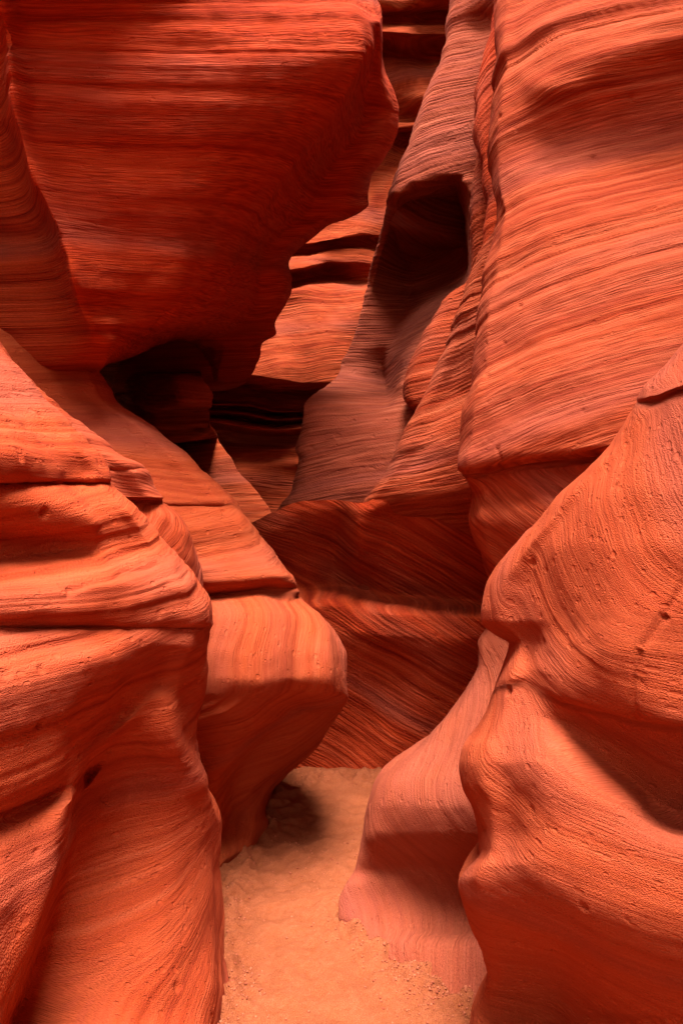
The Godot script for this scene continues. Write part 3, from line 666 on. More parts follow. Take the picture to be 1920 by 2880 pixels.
		[-2.5,1.549,-0.6,-0.298, -1.085,1.549,-2.17,-0.09, -0.884,1.551,-2.25,-0.069, -0.755,1.553,-2.35,-0.051, -0.697,1.555,-2.44,-0.038, -0.649,1.556,-2.463,-0.033, -0.627,1.557,-2.52,-0.026, -0.632,1.559,-2.59,-0.02, -0.824,1.559,-2.94,-0.006, -1.407,1.559,-3.49,-0.004],
		[-2.5,1.543,-0.6,-0.296, -1.081,1.543,-2.17,-0.094, -0.88,1.544,-2.25,-0.074, -0.751,1.546,-2.35,-0.057, -0.693,1.548,-2.44,-0.045, -0.644,1.548,-2.461,-0.04, -0.621,1.549,-2.514,-0.034, -0.625,1.551,-2.58,-0.028, -0.817,1.551,-2.93,-0.016, -1.4,1.551,-3.48,-0.014],
		[-2.5,1.536,-0.6,-0.295, -1.115,1.536,-2.23,-0.098, -0.907,1.537,-2.31,-0.078, -0.775,1.539,-2.41,-0.062, -0.71,1.54,-2.485,-0.051, -0.66,1.54,-2.505,-0.047, -0.636,1.541,-2.554,-0.041, -0.638,1.542,-2.615,-0.036, -0.83,1.542,-2.965,-0.024, -1.413,1.542,-3.515,-0.023],
		[-2.5,1.524,-0.6,2.077, -1.099,1.524,-2.223,0.295, -0.892,1.525,-2.303,0.133, -0.759,1.526,-2.403,-0.001, -0.696,1.527,-2.484,-0.086, -0.647,1.527,-2.507,-0.127, -0.625,1.527,-2.565,-0.176, -0.63,1.528,-2.638,-0.219, -0.821,1.528,-2.988,-0.337, -1.405,1.528,-3.538,-0.372],
		[-2.5,1.49,-0.6,1.992, -1.045,1.49,-2.198,0.249, -0.839,1.489,-2.278,0.091, -0.706,1.489,-2.378,-0.04, -0.645,1.488,-2.468,-0.128, -0.597,1.488,-2.496,-0.17, -0.576,1.488,-2.564,-0.223, -0.582,1.487,-2.648,-0.272, -0.774,1.487,-2.998,-0.386, -1.357,1.487,-3.548,-0.417],
		[-2.5,1.43,-0.6,1.881, -1.01,1.43,-2.206,0.174, -0.802,1.428,-2.286,0.019, -0.666,1.425,-2.386,-0.111, -0.603,1.422,-2.476,-0.198, -0.554,1.421,-2.504,-0.239, -0.531,1.419,-2.572,-0.292, -0.536,1.416,-2.656,-0.342, -0.728,1.416,-3.006,-0.45, -1.311,1.416,-3.556,-0.478],
		[-2.5,1.384,-0.6,1.701, -0.997,1.384,-2.214,0.102, -0.788,1.38,-2.294,-0.044, -0.651,1.375,-2.394,-0.168, -0.587,1.37,-2.484,-0.251, -0.538,1.368,-2.511,-0.29, -0.515,1.365,-2.579,-0.341, -0.518,1.36,-2.664,-0.388, -0.71,1.36,-3.014,-0.488, -1.293,1.36,-3.564,-0.511],
		[-2.5,1.331,-0.6,1.496, -0.988,1.331,-2.216,0.024, -0.778,1.325,-2.296,-0.114, -0.64,1.317,-2.396,-0.23, -0.576,1.311,-2.486,-0.309, -0.527,1.308,-2.514,-0.346, -0.503,1.303,-2.582,-0.394, -0.506,1.297,-2.666,-0.439, -0.698,1.297,-3.016,-0.527, -1.281,1.297,-3.566,-0.54],
		[-2.5,1.277,-0.6,1.288, -0.994,1.277,-2.232,-0.058, -0.782,1.269,-2.312,-0.186, -0.643,1.259,-2.412,-0.296, -0.578,1.25,-2.502,-0.37, -0.528,1.247,-2.529,-0.405, -0.504,1.24,-2.597,-0.45, -0.508,1.232,-2.682,-0.493, -0.7,1.232,-3.032,-0.571, -1.283,1.232,-3.582,-0.579],
		[-2.5,1.126,-0.6,0.986, -1.056,1.126,-2.292,-0.22, -0.839,1.113,-2.372,-0.343, -0.697,1.097,-2.472,-0.449, -0.631,1.082,-2.562,-0.521, -0.581,1.078,-2.589,-0.554, -0.557,1.067,-2.657,-0.6, -0.561,1.053,-2.742,-0.643, -0.753,1.053,-3.092,-0.712, -1.336,1.053,-3.642,-0.715],
		[-2.5,0.773,-0.6,0.426, -1.13,0.773,-2.332,-0.577, -0.91,0.748,-2.412,-0.694, -0.769,0.716,-2.512,-0.799, -0.703,0.688,-2.602,-0.874, -0.652,0.68,-2.629,-0.907, -0.63,0.659,-2.697,-0.955, -0.636,0.632,-2.782,-1.005, -0.828,0.632,-3.132,-1.063, -1.411,0.632,-3.682,-1.066],
		[-2.5,0.356,-0.6,-0.045, -1.158,0.356,-2.332,-0.97, -0.939,0.317,-2.412,-1.093, -0.798,0.268,-2.512,-1.209, -0.734,0.224,-2.602,-1.296, -0.684,0.21,-2.629,-1.331, -0.662,0.177,-2.697,-1.389, -0.669,0.135,-2.782,-1.451, -0.861,0.135,-3.132,-1.504, -1.444,0.135,-3.682,-1.508],
		[-2.5,-0.259,-0.6,-0.762, -1.214,-0.259,-2.232,-1.541, -1.01,-0.322,-2.312,-1.674, -0.882,-0.401,-2.412,-1.807, -0.825,-0.472,-2.502,-1.912, -0.778,-0.493,-2.529,-1.952, -0.761,-0.547,-2.597,-2.025, -0.773,-0.614,-2.682,-2.107, -0.965,-0.614,-3.032,-2.155, -1.548,-0.614,-3.582,-2.16],
	]},
	"middle_left": {"res": 0.005, "cols": [15, 1, 1, 1, 1, 1, 1, 1, 15, 15], "centre": [-0.655,1.106,-3.309], "strike": [0.31,0.21,-0.93, 0.34,0.19,-0.92, 0.36,0.17,-0.92, 0.38,0.16,-0.91, 0.43,0.12,-0.90, 0.47,0.09,-0.88, 0.49,0.07,-0.87, 0.50,0.05,-0.86, 0.52,0.03,-0.86, 0.54,0.02,-0.84, 0.55,0.01,-0.84, 0.55,0.00,-0.83, 0.55,-0.01,-0.83, 0.61,0.18,-0.77, 0.63,0.15,-0.76, 0.64,0.12,-0.76, 0.65,0.10,-0.75, 0.67,0.05,-0.74, 0.68,0.02,-0.73, 0.69,-0.00,-0.72, 0.70,-0.01,-0.71, 0.34,0.87,-0.36, 0.32,0.89,-0.33, 0.30,0.90,-0.30, 0.29,0.92,-0.28, 0.26,0.94,-0.24, 0.24,0.94,-0.26, 0.25,0.92,-0.32, 0.26,0.87,-0.41, 0.29,0.80,-0.53, 0.30,0.70,-0.65, 0.32,0.57,-0.76, 0.35,0.45,-0.82, 0.38,0.38,-0.84, 0.42,0.36,-0.83, 0.47,0.38,-0.79, 0.53,0.43,-0.73, 0.59,0.49,-0.65, 0.64,0.55,-0.54, 0.66,0.58,-0.48, 0.68,0.60,-0.42, 0.69,0.62,-0.37], "net": [
		[-3,2.481,-1.2,1.955, -1.675,2.481,-2.86,1.498, -1.522,2.515,-2.96,1.5, -1.475,2.583,-3.16,1.518, -1.463,2.618,-3.26,1.528, -1.426,2.635,-3.31,1.531, -1.411,2.648,-3.348,1.534, -1.429,2.68,-3.443,1.545, -1.471,2.721,-3.56,1.56, -1.662,2.721,-3.91,1.491, -2.246,2.721,-4.46,1.399],
		[-3,2.236,-1.2,1.66, -1.587,2.236,-2.71,1.278, -1.437,2.276,-2.86,1.28, -1.351,2.317,-3.01,1.285, -1.303,2.344,-3.11,1.289, -1.269,2.371,-3.21,1.293, -1.243,2.382,-3.248,1.294, -1.251,2.407,-3.343,1.301, -1.285,2.439,-3.46,1.311, -1.477,2.439,-3.81,1.253, -2.06,2.439,-4.36,1.178],
		[-3,2.091,-1.2,1.476, -1.546,2.091,-2.64,1.137, -1.37,2.118,-2.76,1.132, -1.275,2.145,-2.88,1.132, -1.213,2.167,-2.98,1.132, -1.162,2.189,-3.08,1.134, -1.124,2.199,-3.123,1.133, -1.125,2.223,-3.229,1.138, -1.158,2.252,-3.36,1.145, -1.35,2.252,-3.71,1.094, -1.933,2.252,-4.26,1.029],
		[-3,1.993,-1.2,1.292, -1.535,1.993,-2.62,1.019, -1.355,2.014,-2.73,1.015, -1.258,2.034,-2.84,1.015, -1.179,2.053,-2.94,1.016, -1.115,2.074,-3.05,1.018, -1.073,2.081,-3.09,1.018, -1.068,2.1,-3.188,1.022, -1.095,2.123,-3.31,1.03, -1.287,2.123,-3.66,0.994, -1.87,2.123,-4.21,0.952],
		[-3,1.952,-1.2,1.174, -1.53,1.952,-2.612,0.956, -1.335,1.971,-2.722,0.954, -1.237,1.991,-2.832,0.957, -1.159,2.008,-2.932,0.96, -1.088,2.029,-3.052,0.964, -1.049,2.035,-3.091,0.965, -1.045,2.053,-3.19,0.972, -1.072,2.074,-3.312,0.982, -1.264,2.074,-3.662,0.955, -1.847,2.074,-4.212,0.927],
		[-3,1.897,-1.2,1.047, -1.525,1.897,-2.604,0.878, -1.267,1.914,-2.714,0.876, -1.184,1.93,-2.824,0.88, -1.107,1.947,-2.934,0.885, -1.047,1.967,-3.064,0.893, -1.005,1.973,-3.104,0.894, -0.998,1.988,-3.202,0.901, -1.023,2.007,-3.324,0.911, -1.215,2.007,-3.674,0.891, -1.798,2.007,-4.224,0.872],
		[-3,1.834,-1.2,0.929, -1.521,1.834,-2.597,0.797, -1.263,1.848,-2.707,0.796, -1.117,1.863,-2.827,0.8, -1.021,1.878,-2.937,0.804, -0.951,1.896,-3.077,0.811, -0.907,1.901,-3.118,0.813, -0.898,1.914,-3.22,0.819, -0.92,1.93,-3.347,0.829, -1.112,1.93,-3.697,0.814, -1.695,1.93,-4.247,0.799],
		[-3,1.771,-1.2,0.806, -1.517,1.771,-2.59,0.714, -1.232,1.784,-2.71,0.715, -1.068,1.796,-2.83,0.719, -0.961,1.808,-2.94,0.724, -0.872,1.824,-3.09,0.731, -0.821,1.828,-3.133,0.732, -0.805,1.839,-3.239,0.739, -0.822,1.853,-3.37,0.747, -1.014,1.853,-3.72,0.737, -1.597,1.853,-4.27,0.727],
		[-3,1.709,-1.2,0.689, -1.513,1.709,-2.583,0.633, -1.185,1.72,-2.713,0.636, -1.018,1.729,-2.833,0.64, -0.9,1.738,-2.943,0.645, -0.802,1.751,-3.103,0.652, -0.738,1.755,-3.15,0.654, -0.714,1.764,-3.267,0.66, -0.727,1.776,-3.413,0.668, -0.919,1.776,-3.763,0.663, -1.502,1.776,-4.313,0.657],
		[-3,1.647,-1.2,0.574, -1.509,1.647,-2.576,0.553, -1.138,1.655,-2.716,0.557, -0.952,1.662,-2.836,0.562, -0.831,1.668,-2.946,0.567, -0.727,1.678,-3.116,0.574, -0.664,1.681,-3.164,0.576, -0.639,1.688,-3.285,0.582, -0.65,1.696,-3.436,0.589, -0.842,1.696,-3.786,0.587, -1.425,1.696,-4.336,0.585],
		[-3,1.586,-1.2,0.481, -1.504,1.586,-2.569,0.48, -1.107,1.591,-2.719,0.485, -0.899,1.594,-2.829,0.489, -0.762,1.598,-2.949,0.492, -0.659,1.604,-3.129,0.498, -0.597,1.606,-3.177,0.5, -0.57,1.61,-3.298,0.504, -0.579,1.615,-3.449,0.509, -0.771,1.615,-3.799,0.509, -1.354,1.615,-4.349,0.509],
		[-3,1.531,-1.2,0.408, -1.506,1.531,-2.571,0.419, -1.075,1.532,-2.721,0.423, -0.832,1.534,-2.831,0.425, -0.692,1.535,-2.951,0.427, -0.585,1.537,-3.131,0.431, -0.524,1.538,-3.18,0.432, -0.496,1.539,-3.301,0.434, -0.501,1.541,-3.451,0.436, -0.693,1.541,-3.801,0.437, -1.276,1.541,-4.351,0.438],
		[-3,1.52,-1.2,0.387, -1.518,1.52,-2.592,0.405, -1.075,1.521,-2.742,0.409, -0.83,1.522,-2.852,0.412, -0.688,1.523,-2.972,0.414, -0.578,1.524,-3.152,0.418, -0.516,1.525,-3.199,0.419, -0.486,1.526,-3.316,0.42, -0.49,1.527,-3.462,0.423, -0.682,1.527,-3.812,0.424, -1.265,1.527,-4.362,0.425],
		[-3,1.506,-1.2,1.072, -1.507,1.506,-2.572,0.633, -1.06,1.506,-2.722,0.548, -0.816,1.507,-2.832,0.496, -0.675,1.507,-2.952,0.457, -0.559,1.507,-3.132,0.41, -0.499,1.508,-3.179,0.394, -0.469,1.508,-3.297,0.37, -0.473,1.508,-3.442,0.345, -0.665,1.508,-3.792,0.308, -1.248,1.508,-4.342,0.288],
		[-3,1.448,-1.2,0.894, -1.496,1.448,-2.555,0.536, -1.021,1.445,-2.705,0.46, -0.777,1.443,-2.815,0.416, -0.618,1.441,-2.935,0.379, -0.489,1.437,-3.115,0.335, -0.425,1.436,-3.162,0.321, -0.391,1.434,-3.279,0.298, -0.391,1.431,-3.425,0.274, -0.583,1.431,-3.775,0.245, -1.166,1.431,-4.325,0.229],
		[-3,1.357,-1.2,0.703, -1.499,1.357,-2.559,0.411, -0.974,1.348,-2.709,0.338, -0.695,1.342,-2.819,0.294, -0.547,1.336,-2.929,0.262, -0.412,1.327,-3.089,0.223, -0.348,1.324,-3.138,0.209, -0.313,1.318,-3.259,0.185, -0.31,1.309,-3.409,0.159, -0.502,1.309,-3.759,0.135, -1.085,1.309,-4.309,0.122],
		[-3,1.279,-1.2,0.446, -1.5,1.279,-2.562,0.27, -0.943,1.28,-2.712,0.23, -0.643,1.274,-2.812,0.201, -0.491,1.268,-2.902,0.18, -0.352,1.266,-3.052,0.161, -0.293,1.262,-3.1,0.15, -0.26,1.253,-3.222,0.131, -0.257,1.241,-3.372,0.108, -0.449,1.241,-3.722,0.095, -1.032,1.241,-4.272,0.089],
		[-3,1.224,-1.2,0.218, -1.507,1.224,-2.573,0.153, -0.947,1.235,-2.723,0.149, -0.637,1.229,-2.823,0.134, -0.463,1.229,-2.893,0.129, -0.323,1.232,-3.033,0.126, -0.259,1.228,-3.076,0.12, -0.22,1.218,-3.182,0.106, -0.213,1.206,-3.313,0.091, -0.405,1.206,-3.663,0.086, -0.988,1.206,-4.213,0.084],
		[-3,1.187,-1.2,0.079, -1.514,1.187,-2.584,0.08, -0.95,1.205,-2.734,0.098, -0.633,1.197,-2.844,0.091, -0.46,1.2,-2.924,0.095, -0.316,1.206,-3.054,0.1, -0.253,1.202,-3.095,0.096, -0.215,1.192,-3.197,0.086, -0.208,1.179,-3.324,0.074, -0.4,1.179,-3.674,0.074, -0.983,1.179,-4.224,0.073],
		[-3,1.163,-1.2,0.01, -1.526,1.163,-2.605,0.04, -0.961,1.178,-2.765,0.063, -0.645,1.168,-2.895,0.057, -0.462,1.17,-2.995,0.063, -0.321,1.172,-3.135,0.068, -0.261,1.168,-3.173,0.065, -0.225,1.158,-3.268,0.056, -0.218,1.145,-3.385,0.045, -0.409,1.145,-3.735,0.046, -0.993,1.145,-4.285,0.046],
		[-3,1.159,-1.2,-0.023, -1.526,1.159,-2.606,0.026, -0.961,1.168,-2.766,0.047, -0.625,1.156,-2.886,0.043, -0.443,1.16,-2.986,0.052, -0.305,1.153,-3.126,0.05, -0.245,1.149,-3.165,0.048, -0.209,1.139,-3.264,0.039, -0.202,1.125,-3.386,0.028, -0.393,1.125,-3.736,0.031, -0.977,1.125,-4.286,0.031],
		[-3,1.158,-1.2,2.682, -1.509,1.158,-2.577,0.973, -0.932,1.157,-2.727,0.547, -0.598,1.145,-2.837,0.281, -0.409,1.147,-2.937,0.112, -0.264,1.132,-3.077,-0.066, -0.215,1.127,-3.119,-0.123, -0.187,1.115,-3.225,-0.212, -0.182,1.1,-3.357,-0.304, -0.374,1.1,-3.707,-0.411, -0.957,1.1,-4.257,-0.418],
		[-3,1.146,-1.2,2.757, -1.481,1.146,-2.529,1.007, -0.852,1.125,-2.679,0.521, -0.518,1.113,-2.769,0.256, -0.331,1.099,-2.869,0.074, -0.186,1.08,-2.999,-0.104, -0.13,1.074,-3.045,-0.17, -0.094,1.058,-3.159,-0.27, -0.084,1.038,-3.299,-0.373, -0.276,1.038,-3.649,-0.475, -0.859,1.038,-4.199,-0.464],
		[-3,1.106,-1.2,2.798, -1.47,1.106,-2.51,1.013, -0.846,1.082,-2.66,0.513, -0.512,1.069,-2.74,0.246, -0.318,1.055,-2.83,0.061, -0.157,1.035,-2.96,-0.132, -0.09,1.028,-3.006,-0.206, -0.046,1.01,-3.119,-0.313, -0.031,0.988,-3.26,-0.42, -0.223,0.988,-3.61,-0.515, -0.806,0.988,-4.16,-0.487],
		[-3,1.064,-1.2,2.884, -1.458,1.064,-2.49,1.037, -0.839,1.038,-2.64,0.513, -0.508,1.024,-2.72,0.233, -0.307,1.01,-2.8,0.04, -0.146,0.989,-2.92,-0.151, -0.069,0.981,-2.966,-0.235, -0.016,0.961,-3.079,-0.349, 0.002,0.936,-3.22,-0.458, -0.19,0.936,-3.57,-0.544, -0.773,0.936,-4.12,-0.488],
		[-3,1.007,-1.2,2.942, -1.453,1.007,-2.48,1.048, -0.836,0.977,-2.63,0.504, -0.505,0.963,-2.7,0.219, -0.303,0.949,-2.77,0.028, -0.135,0.927,-2.88,-0.167, -0.054,0.918,-2.929,-0.259, 0.002,0.894,-3.05,-0.382, 0.023,0.864,-3.2,-0.498, -0.169,0.864,-3.55,-0.576, -0.752,0.864,-4.1,-0.497],
		[-3,0.933,-1.2,2.965, -1.453,0.933,-2.48,1.045, -0.836,0.899,-2.63,0.497, -0.503,0.885,-2.69,0.215, -0.301,0.871,-2.75,0.029, -0.134,0.846,-2.86,-0.168, -0.052,0.836,-2.906,-0.259, 0.004,0.81,-3.019,-0.379, 0.024,0.778,-3.16,-0.491, -0.167,0.778,-3.51,-0.573, -0.751,0.778,-4.06,-0.5],
		[-3,0.889,-1.2,2.892, -1.453,0.889,-2.48,1.009, -0.839,0.849,-2.64,0.48, -0.505,0.835,-2.7,0.212, -0.312,0.817,-2.77,0.031, -0.145,0.785,-2.9,-0.177, -0.055,0.776,-2.938,-0.266, 0.006,0.753,-3.033,-0.377, 0.028,0.724,-3.15,-0.48, -0.164,0.724,-3.5,-0.584, -0.747,0.724,-4.05,-0.559],
		[-3,0.86,-1.2,2.703, -1.458,0.86,-2.49,0.92, -0.846,0.816,-2.66,0.425, -0.508,0.801,-2.72,0.179, -0.323,0.78,-2.8,0.007, -0.168,0.729,-3,-0.243, -0.068,0.718,-3.04,-0.333, -0.001,0.693,-3.138,-0.451, 0.023,0.662,-3.26,-0.561, -0.169,0.662,-3.61,-0.686, -0.752,0.662,-4.16,-0.715],
		[-3,0.81,-1.2,2.342, -1.464,0.81,-2.5,0.749, -0.852,0.76,-2.68,0.308, -0.52,0.743,-2.74,0.099, -0.338,0.713,-2.85,-0.078, -0.201,0.602,-3.25,-0.471, -0.102,0.589,-3.297,-0.557, -0.036,0.557,-3.414,-0.685, -0.013,0.517,-3.56,-0.815, -0.205,0.517,-3.91,-0.953, -0.788,0.517,-4.46,-1.035],
		[-3,0.765,-1.2,1.805, -1.464,0.765,-2.5,0.508, -0.858,0.706,-2.7,0.138, -0.536,0.683,-2.78,-0.037, -0.367,0.653,-2.88,-0.176, -0.279,0.544,-3.25,-0.504, -0.162,0.526,-3.312,-0.595, -0.084,0.48,-3.468,-0.746, -0.059,0.424,-3.66,-0.91, -0.251,0.424,-4.01,-1.051, -0.834,0.424,-4.56,-1.176],
		[-3,0.72,-1.2,1.17, -1.464,0.72,-2.5,0.226, -0.865,0.652,-2.72,-0.064, -0.561,0.62,-2.82,-0.203, -0.405,0.592,-2.91,-0.303, -0.346,0.486,-3.25,-0.567, -0.216,0.462,-3.327,-0.652, -0.131,0.402,-3.521,-0.813, -0.105,0.327,-3.76,-0.996, -0.297,0.327,-4.11,-1.121, -0.88,0.327,-4.66,-1.258],
		[-3,0.661,-1.2,0.681, -1.464,0.661,-2.5,-0.005, -0.871,0.58,-2.74,-0.251, -0.603,0.54,-2.86,-0.37, -0.453,0.513,-2.94,-0.445, -0.41,0.409,-3.25,-0.658, -0.286,0.38,-3.337,-0.734, -0.209,0.307,-3.552,-0.889, -0.191,0.218,-3.82,-1.07, -0.383,0.218,-4.17,-1.166, -0.966,0.218,-4.72,-1.277],
		[-3,0.601,-1.2,0.409, -1.464,0.601,-2.5,-0.149, -0.877,0.508,-2.76,-0.383, -0.637,0.457,-2.9,-0.5, -0.497,0.429,-2.98,-0.567, -0.46,0.332,-3.25,-0.742, -0.355,0.298,-3.343,-0.812, -0.296,0.215,-3.574,-0.965, -0.289,0.112,-3.86,-1.147, -0.481,0.112,-4.21,-1.225, -1.065,0.112,-4.76,-1.315],
		[-3,0.549,-1.2,0.355, -1.464,0.549,-2.5,-0.203, -0.884,0.443,-2.78,-0.458, -0.67,0.386,-2.93,-0.582, -0.523,0.351,-3.02,-0.658, -0.487,0.264,-3.25,-0.809, -0.399,0.232,-3.334,-0.874, -0.353,0.153,-3.542,-1.012, -0.353,0.055,-3.8,-1.176, -0.545,0.055,-4.15,-1.245, -1.128,0.055,-4.7,-1.317],
		[-3,0.482,-1.2,0.439, -1.464,0.482,-2.5,-0.21, -0.89,0.36,-2.8,-0.515, -0.694,0.295,-2.96,-0.657, -0.55,0.254,-3.06,-0.75, -0.491,0.177,-3.25,-0.888, -0.413,0.154,-3.306,-0.94, -0.371,0.097,-3.446,-1.041, -0.368,0.026,-3.62,-1.157, -0.56,0.026,-3.97,-1.221, -1.143,0.026,-4.52,-1.271],
		[-3,0.44,-1.2,0.655, -1.464,0.44,-2.5,-0.147, -0.896,0.305,-2.82,-0.518, -0.699,0.237,-2.98,-0.681, -0.576,0.195,-3.08,-0.783, -0.496,0.135,-3.22,-0.902, -0.407,0.117,-3.263,-0.954, -0.355,0.072,-3.369,-1.042, -0.346,0.017,-3.5,-1.136, -0.538,0.017,-3.85,-1.194, -1.121,0.017,-4.4,-1.212],
		[-3,0.393,-1.2,0.899, -1.464,0.393,-2.5,-0.072, -0.896,0.251,-2.82,-0.501, -0.708,0.18,-2.98,-0.682, -0.603,0.136,-3.08,-0.791, -0.519,0.092,-3.18,-0.893, -0.43,0.079,-3.209,-0.945, -0.376,0.047,-3.281,-1.015, -0.365,0.008,-3.37,-1.083, -0.557,0.008,-3.72,-1.133, -1.14,0.008,-4.27,-1.112],
		[-3,0.348,-1.2,1.082, -1.464,0.348,-2.5,-0.015, -0.896,0.201,-2.82,-0.491, -0.714,0.132,-2.97,-0.678, -0.625,0.095,-3.05,-0.774, -0.546,0.063,-3.12,-0.858, -0.468,0.053,-3.14,-0.906, -0.421,0.031,-3.189,-0.962, -0.41,0.003,-3.25,-1.011, -0.602,0.003,-3.6,-1.044, -1.185,0.003,-4.15,-0.975],
		[-3,0.289,-1.2,1.168, -1.464,0.289,-2.5,-0.004, -0.89,0.143,-2.8,-0.504, -0.732,0.095,-2.9,-0.654, -0.657,0.071,-2.95,-0.726, -0.596,0.046,-3,-0.792, -0.538,0.04,-3.014,-0.831, -0.503,0.023,-3.048,-0.872, -0.497,0.003,-3.09,-0.905, -0.688,0.003,-3.44,-0.912, -1.272,0.003,-3.99,-0.779],
		[-3,0.18,-1.2,1.146, -1.406,0.18,-2.4,-0.064, -0.886,0.097,-2.55,-0.455, -0.749,0.07,-2.6,-0.565, -0.685,0.042,-2.65,-0.636, -0.629,0.026,-2.68,-0.689, -0.588,0.021,-2.689,-0.717, -0.565,0.008,-2.712,-0.746, -0.561,-0.007,-2.74,-0.768, -0.753,-0.007,-3.09,-0.763, -1.336,-0.007,-3.64,-0.6],
		[-3,-0.103,-1.2,0.956, -1.289,-0.103,-2.2,-0.286, -0.782,-0.139,-2.25,-0.618, -0.663,-0.176,-2.3,-0.727, -0.599,-0.19,-2.32,-0.78, -0.549,-0.205,-2.34,-0.826, -0.514,-0.21,-2.348,-0.852, -0.493,-0.224,-2.367,-0.88, -0.489,-0.241,-2.39,-0.901, -0.681,-0.241,-2.74,-0.883, -1.264,-0.241,-3.29,-0.692],
	]},
	"upper_left": {"res": 0.006, "cols": [22, 22, 1, 1, 1, 1, 1, 1, 1, 1, 1, 1, 1, 22, 22, 22], "centre": [-0.967,3.474,-4.71], "strike": [0.22,0.69,-0.69, 0.22,0.69,-0.69, 0.22,0.69,-0.69, 0.29,0.64,-0.71, 0.35,0.60,-0.72, 0.39,0.57,-0.73, 0.45,0.49,-0.75, 0.50,0.42,-0.76, 0.54,0.37,-0.75, 0.55,0.35,-0.76, 0.54,0.33,-0.77, 0.52,0.32,-0.79, 0.50,0.31,-0.81, 0.49,0.30,-0.82, 0.48,0.28,-0.83, 0.45,0.28,-0.85, 0.43,0.27,-0.86, 0.39,0.27,-0.88, 0.36,0.26,-0.89, 0.34,0.25,-0.91, 0.30,0.24,-0.92, 0.27,0.23,-0.93, 0.25,0.22,-0.94, 0.23,0.21,-0.95, 0.23,0.20,-0.95, 0.23,0.18,-0.96, 0.22,0.17,-0.96, 0.21,0.16,-0.96, 0.21,0.15,-0.97, 0.21,0.14,-0.97, 0.21,0.14,-0.97], "net": [
		[-8.8,-0.4,1,6.971, -8.3,-0.4,-1.8,4.853, -8.09,-0.4,-3.734,3.409, -7.614,-0.4,-3.622,3.296, -7.31,-0.4,-3.489,3.199, -7.255,-0.4,-3.505,3.198, -7.056,-0.4,-3.594,3.207, -7.043,-0.4,-4.281,3.487, -7.062,-0.4,-5.417,3.957, -7.107,-0.4,-5.745,4.098, -7.114,-0.4,-6.141,4.262, -7.026,-0.4,-6.189,4.269, -6.983,-0.4,-6.308,4.312, -6.987,-0.4,-6.455,4.373, -7.687,-0.4,-6.705,4.288, -8.787,-0.4,-7.005,4.222, -11.987,-0.4,-8.055,3.9],  # this row and the next: unseen lid, added to keep outside light out
		[-8.8,6.581,1,6.971, -8.3,6.581,-1.8,4.853, -8.09,6.581,-3.734,3.409, -7.614,6.389,-3.622,3.296, -7.31,6.161,-3.489,3.199, -7.255,6.188,-3.505,3.198, -7.056,6.341,-3.594,3.207, -7.043,7.517,-4.281,3.487, -7.062,9.461,-5.417,3.957, -7.107,10.023,-5.745,4.098, -7.114,10.702,-6.141,4.262, -7.026,10.783,-6.189,4.269, -6.983,10.986,-6.308,4.312, -6.987,11.239,-6.455,4.373, -7.687,11.239,-6.705,4.288, -8.787,11.239,-7.005,4.222, -11.987,11.239,-8.055,3.9],
		[-2.8,6.181,2,6.971, -2.3,6.181,-0.8,4.853, -2.09,6.181,-2.734,3.409, -1.614,5.989,-2.622,3.296, -1.31,5.761,-2.489,3.199, -1.255,5.788,-2.505,3.198, -1.056,5.941,-2.594,3.207, -1.043,7.117,-3.281,3.487, -1.062,9.061,-4.417,3.957, -1.107,9.623,-4.745,4.098, -1.114,10.302,-5.141,4.262, -1.026,10.383,-5.189,4.269, -0.983,10.586,-5.308,4.312, -0.987,10.839,-5.455,4.373, -1.687,10.839,-5.705,4.288, -2.787,10.839,-6.005,4.222, -5.987,10.839,-7.055,3.9],
		[-2.8,4.316,2,5.353, -2.3,4.316,-0.8,3.421, -1.606,4.316,-2.279,2.328, -1.203,4.175,-2.165,2.233, -0.964,4.052,-2.065,2.168, -0.921,4.078,-2.086,2.166, -0.767,4.228,-2.207,2.17, -0.655,5.042,-2.866,2.312, -0.54,6.509,-4.054,2.584, -0.548,6.866,-4.342,2.656, -0.528,7.461,-4.824,2.771, -0.47,7.497,-4.853,2.768, -0.436,7.588,-4.927,2.781, -0.43,7.701,-5.019,2.802, -1.13,7.701,-5.269,2.755, -2.23,7.701,-5.569,2.742, -5.43,7.701,-6.619,2.587],
		[-2.8,3.618,2,4.472, -2.3,3.618,-0.8,2.702, -1.591,3.618,-2.258,1.697, -1.164,3.53,-2.164,1.606, -0.954,3.418,-2.045,1.551, -0.912,3.436,-2.064,1.545, -0.755,3.538,-2.173,1.531, -0.573,4.05,-2.718,1.569, -0.231,4.997,-3.728,1.638, -0.214,5.168,-3.91,1.659, -0.164,5.55,-4.317,1.704, -0.125,5.593,-4.363,1.703, -0.1,5.702,-4.48,1.713, -0.094,5.838,-4.624,1.731, -0.794,5.838,-4.874,1.711, -1.894,5.838,-5.174,1.735, -5.094,5.838,-6.224,1.7],
		[-2.8,3.351,2,3.488, -2.3,3.351,-0.8,2.046, -1.645,3.351,-2.438,1.125, -1.232,3.319,-2.395,1.029, -1.028,3.152,-2.174,0.948, -1.002,3.2,-2.239,0.953, -0.833,3.321,-2.397,0.944, -0.555,3.62,-2.792,0.952, -0.05,4.174,-3.521,0.968, -0.026,4.241,-3.609,0.978, 0.072,4.457,-3.893,1.005, 0.101,4.492,-3.94,1.007, 0.124,4.58,-4.056,1.022, 0.135,4.689,-4.199,1.044, -0.565,4.689,-4.449,1.075, -1.665,4.689,-4.749,1.167, -4.865,4.689,-5.799,1.351],
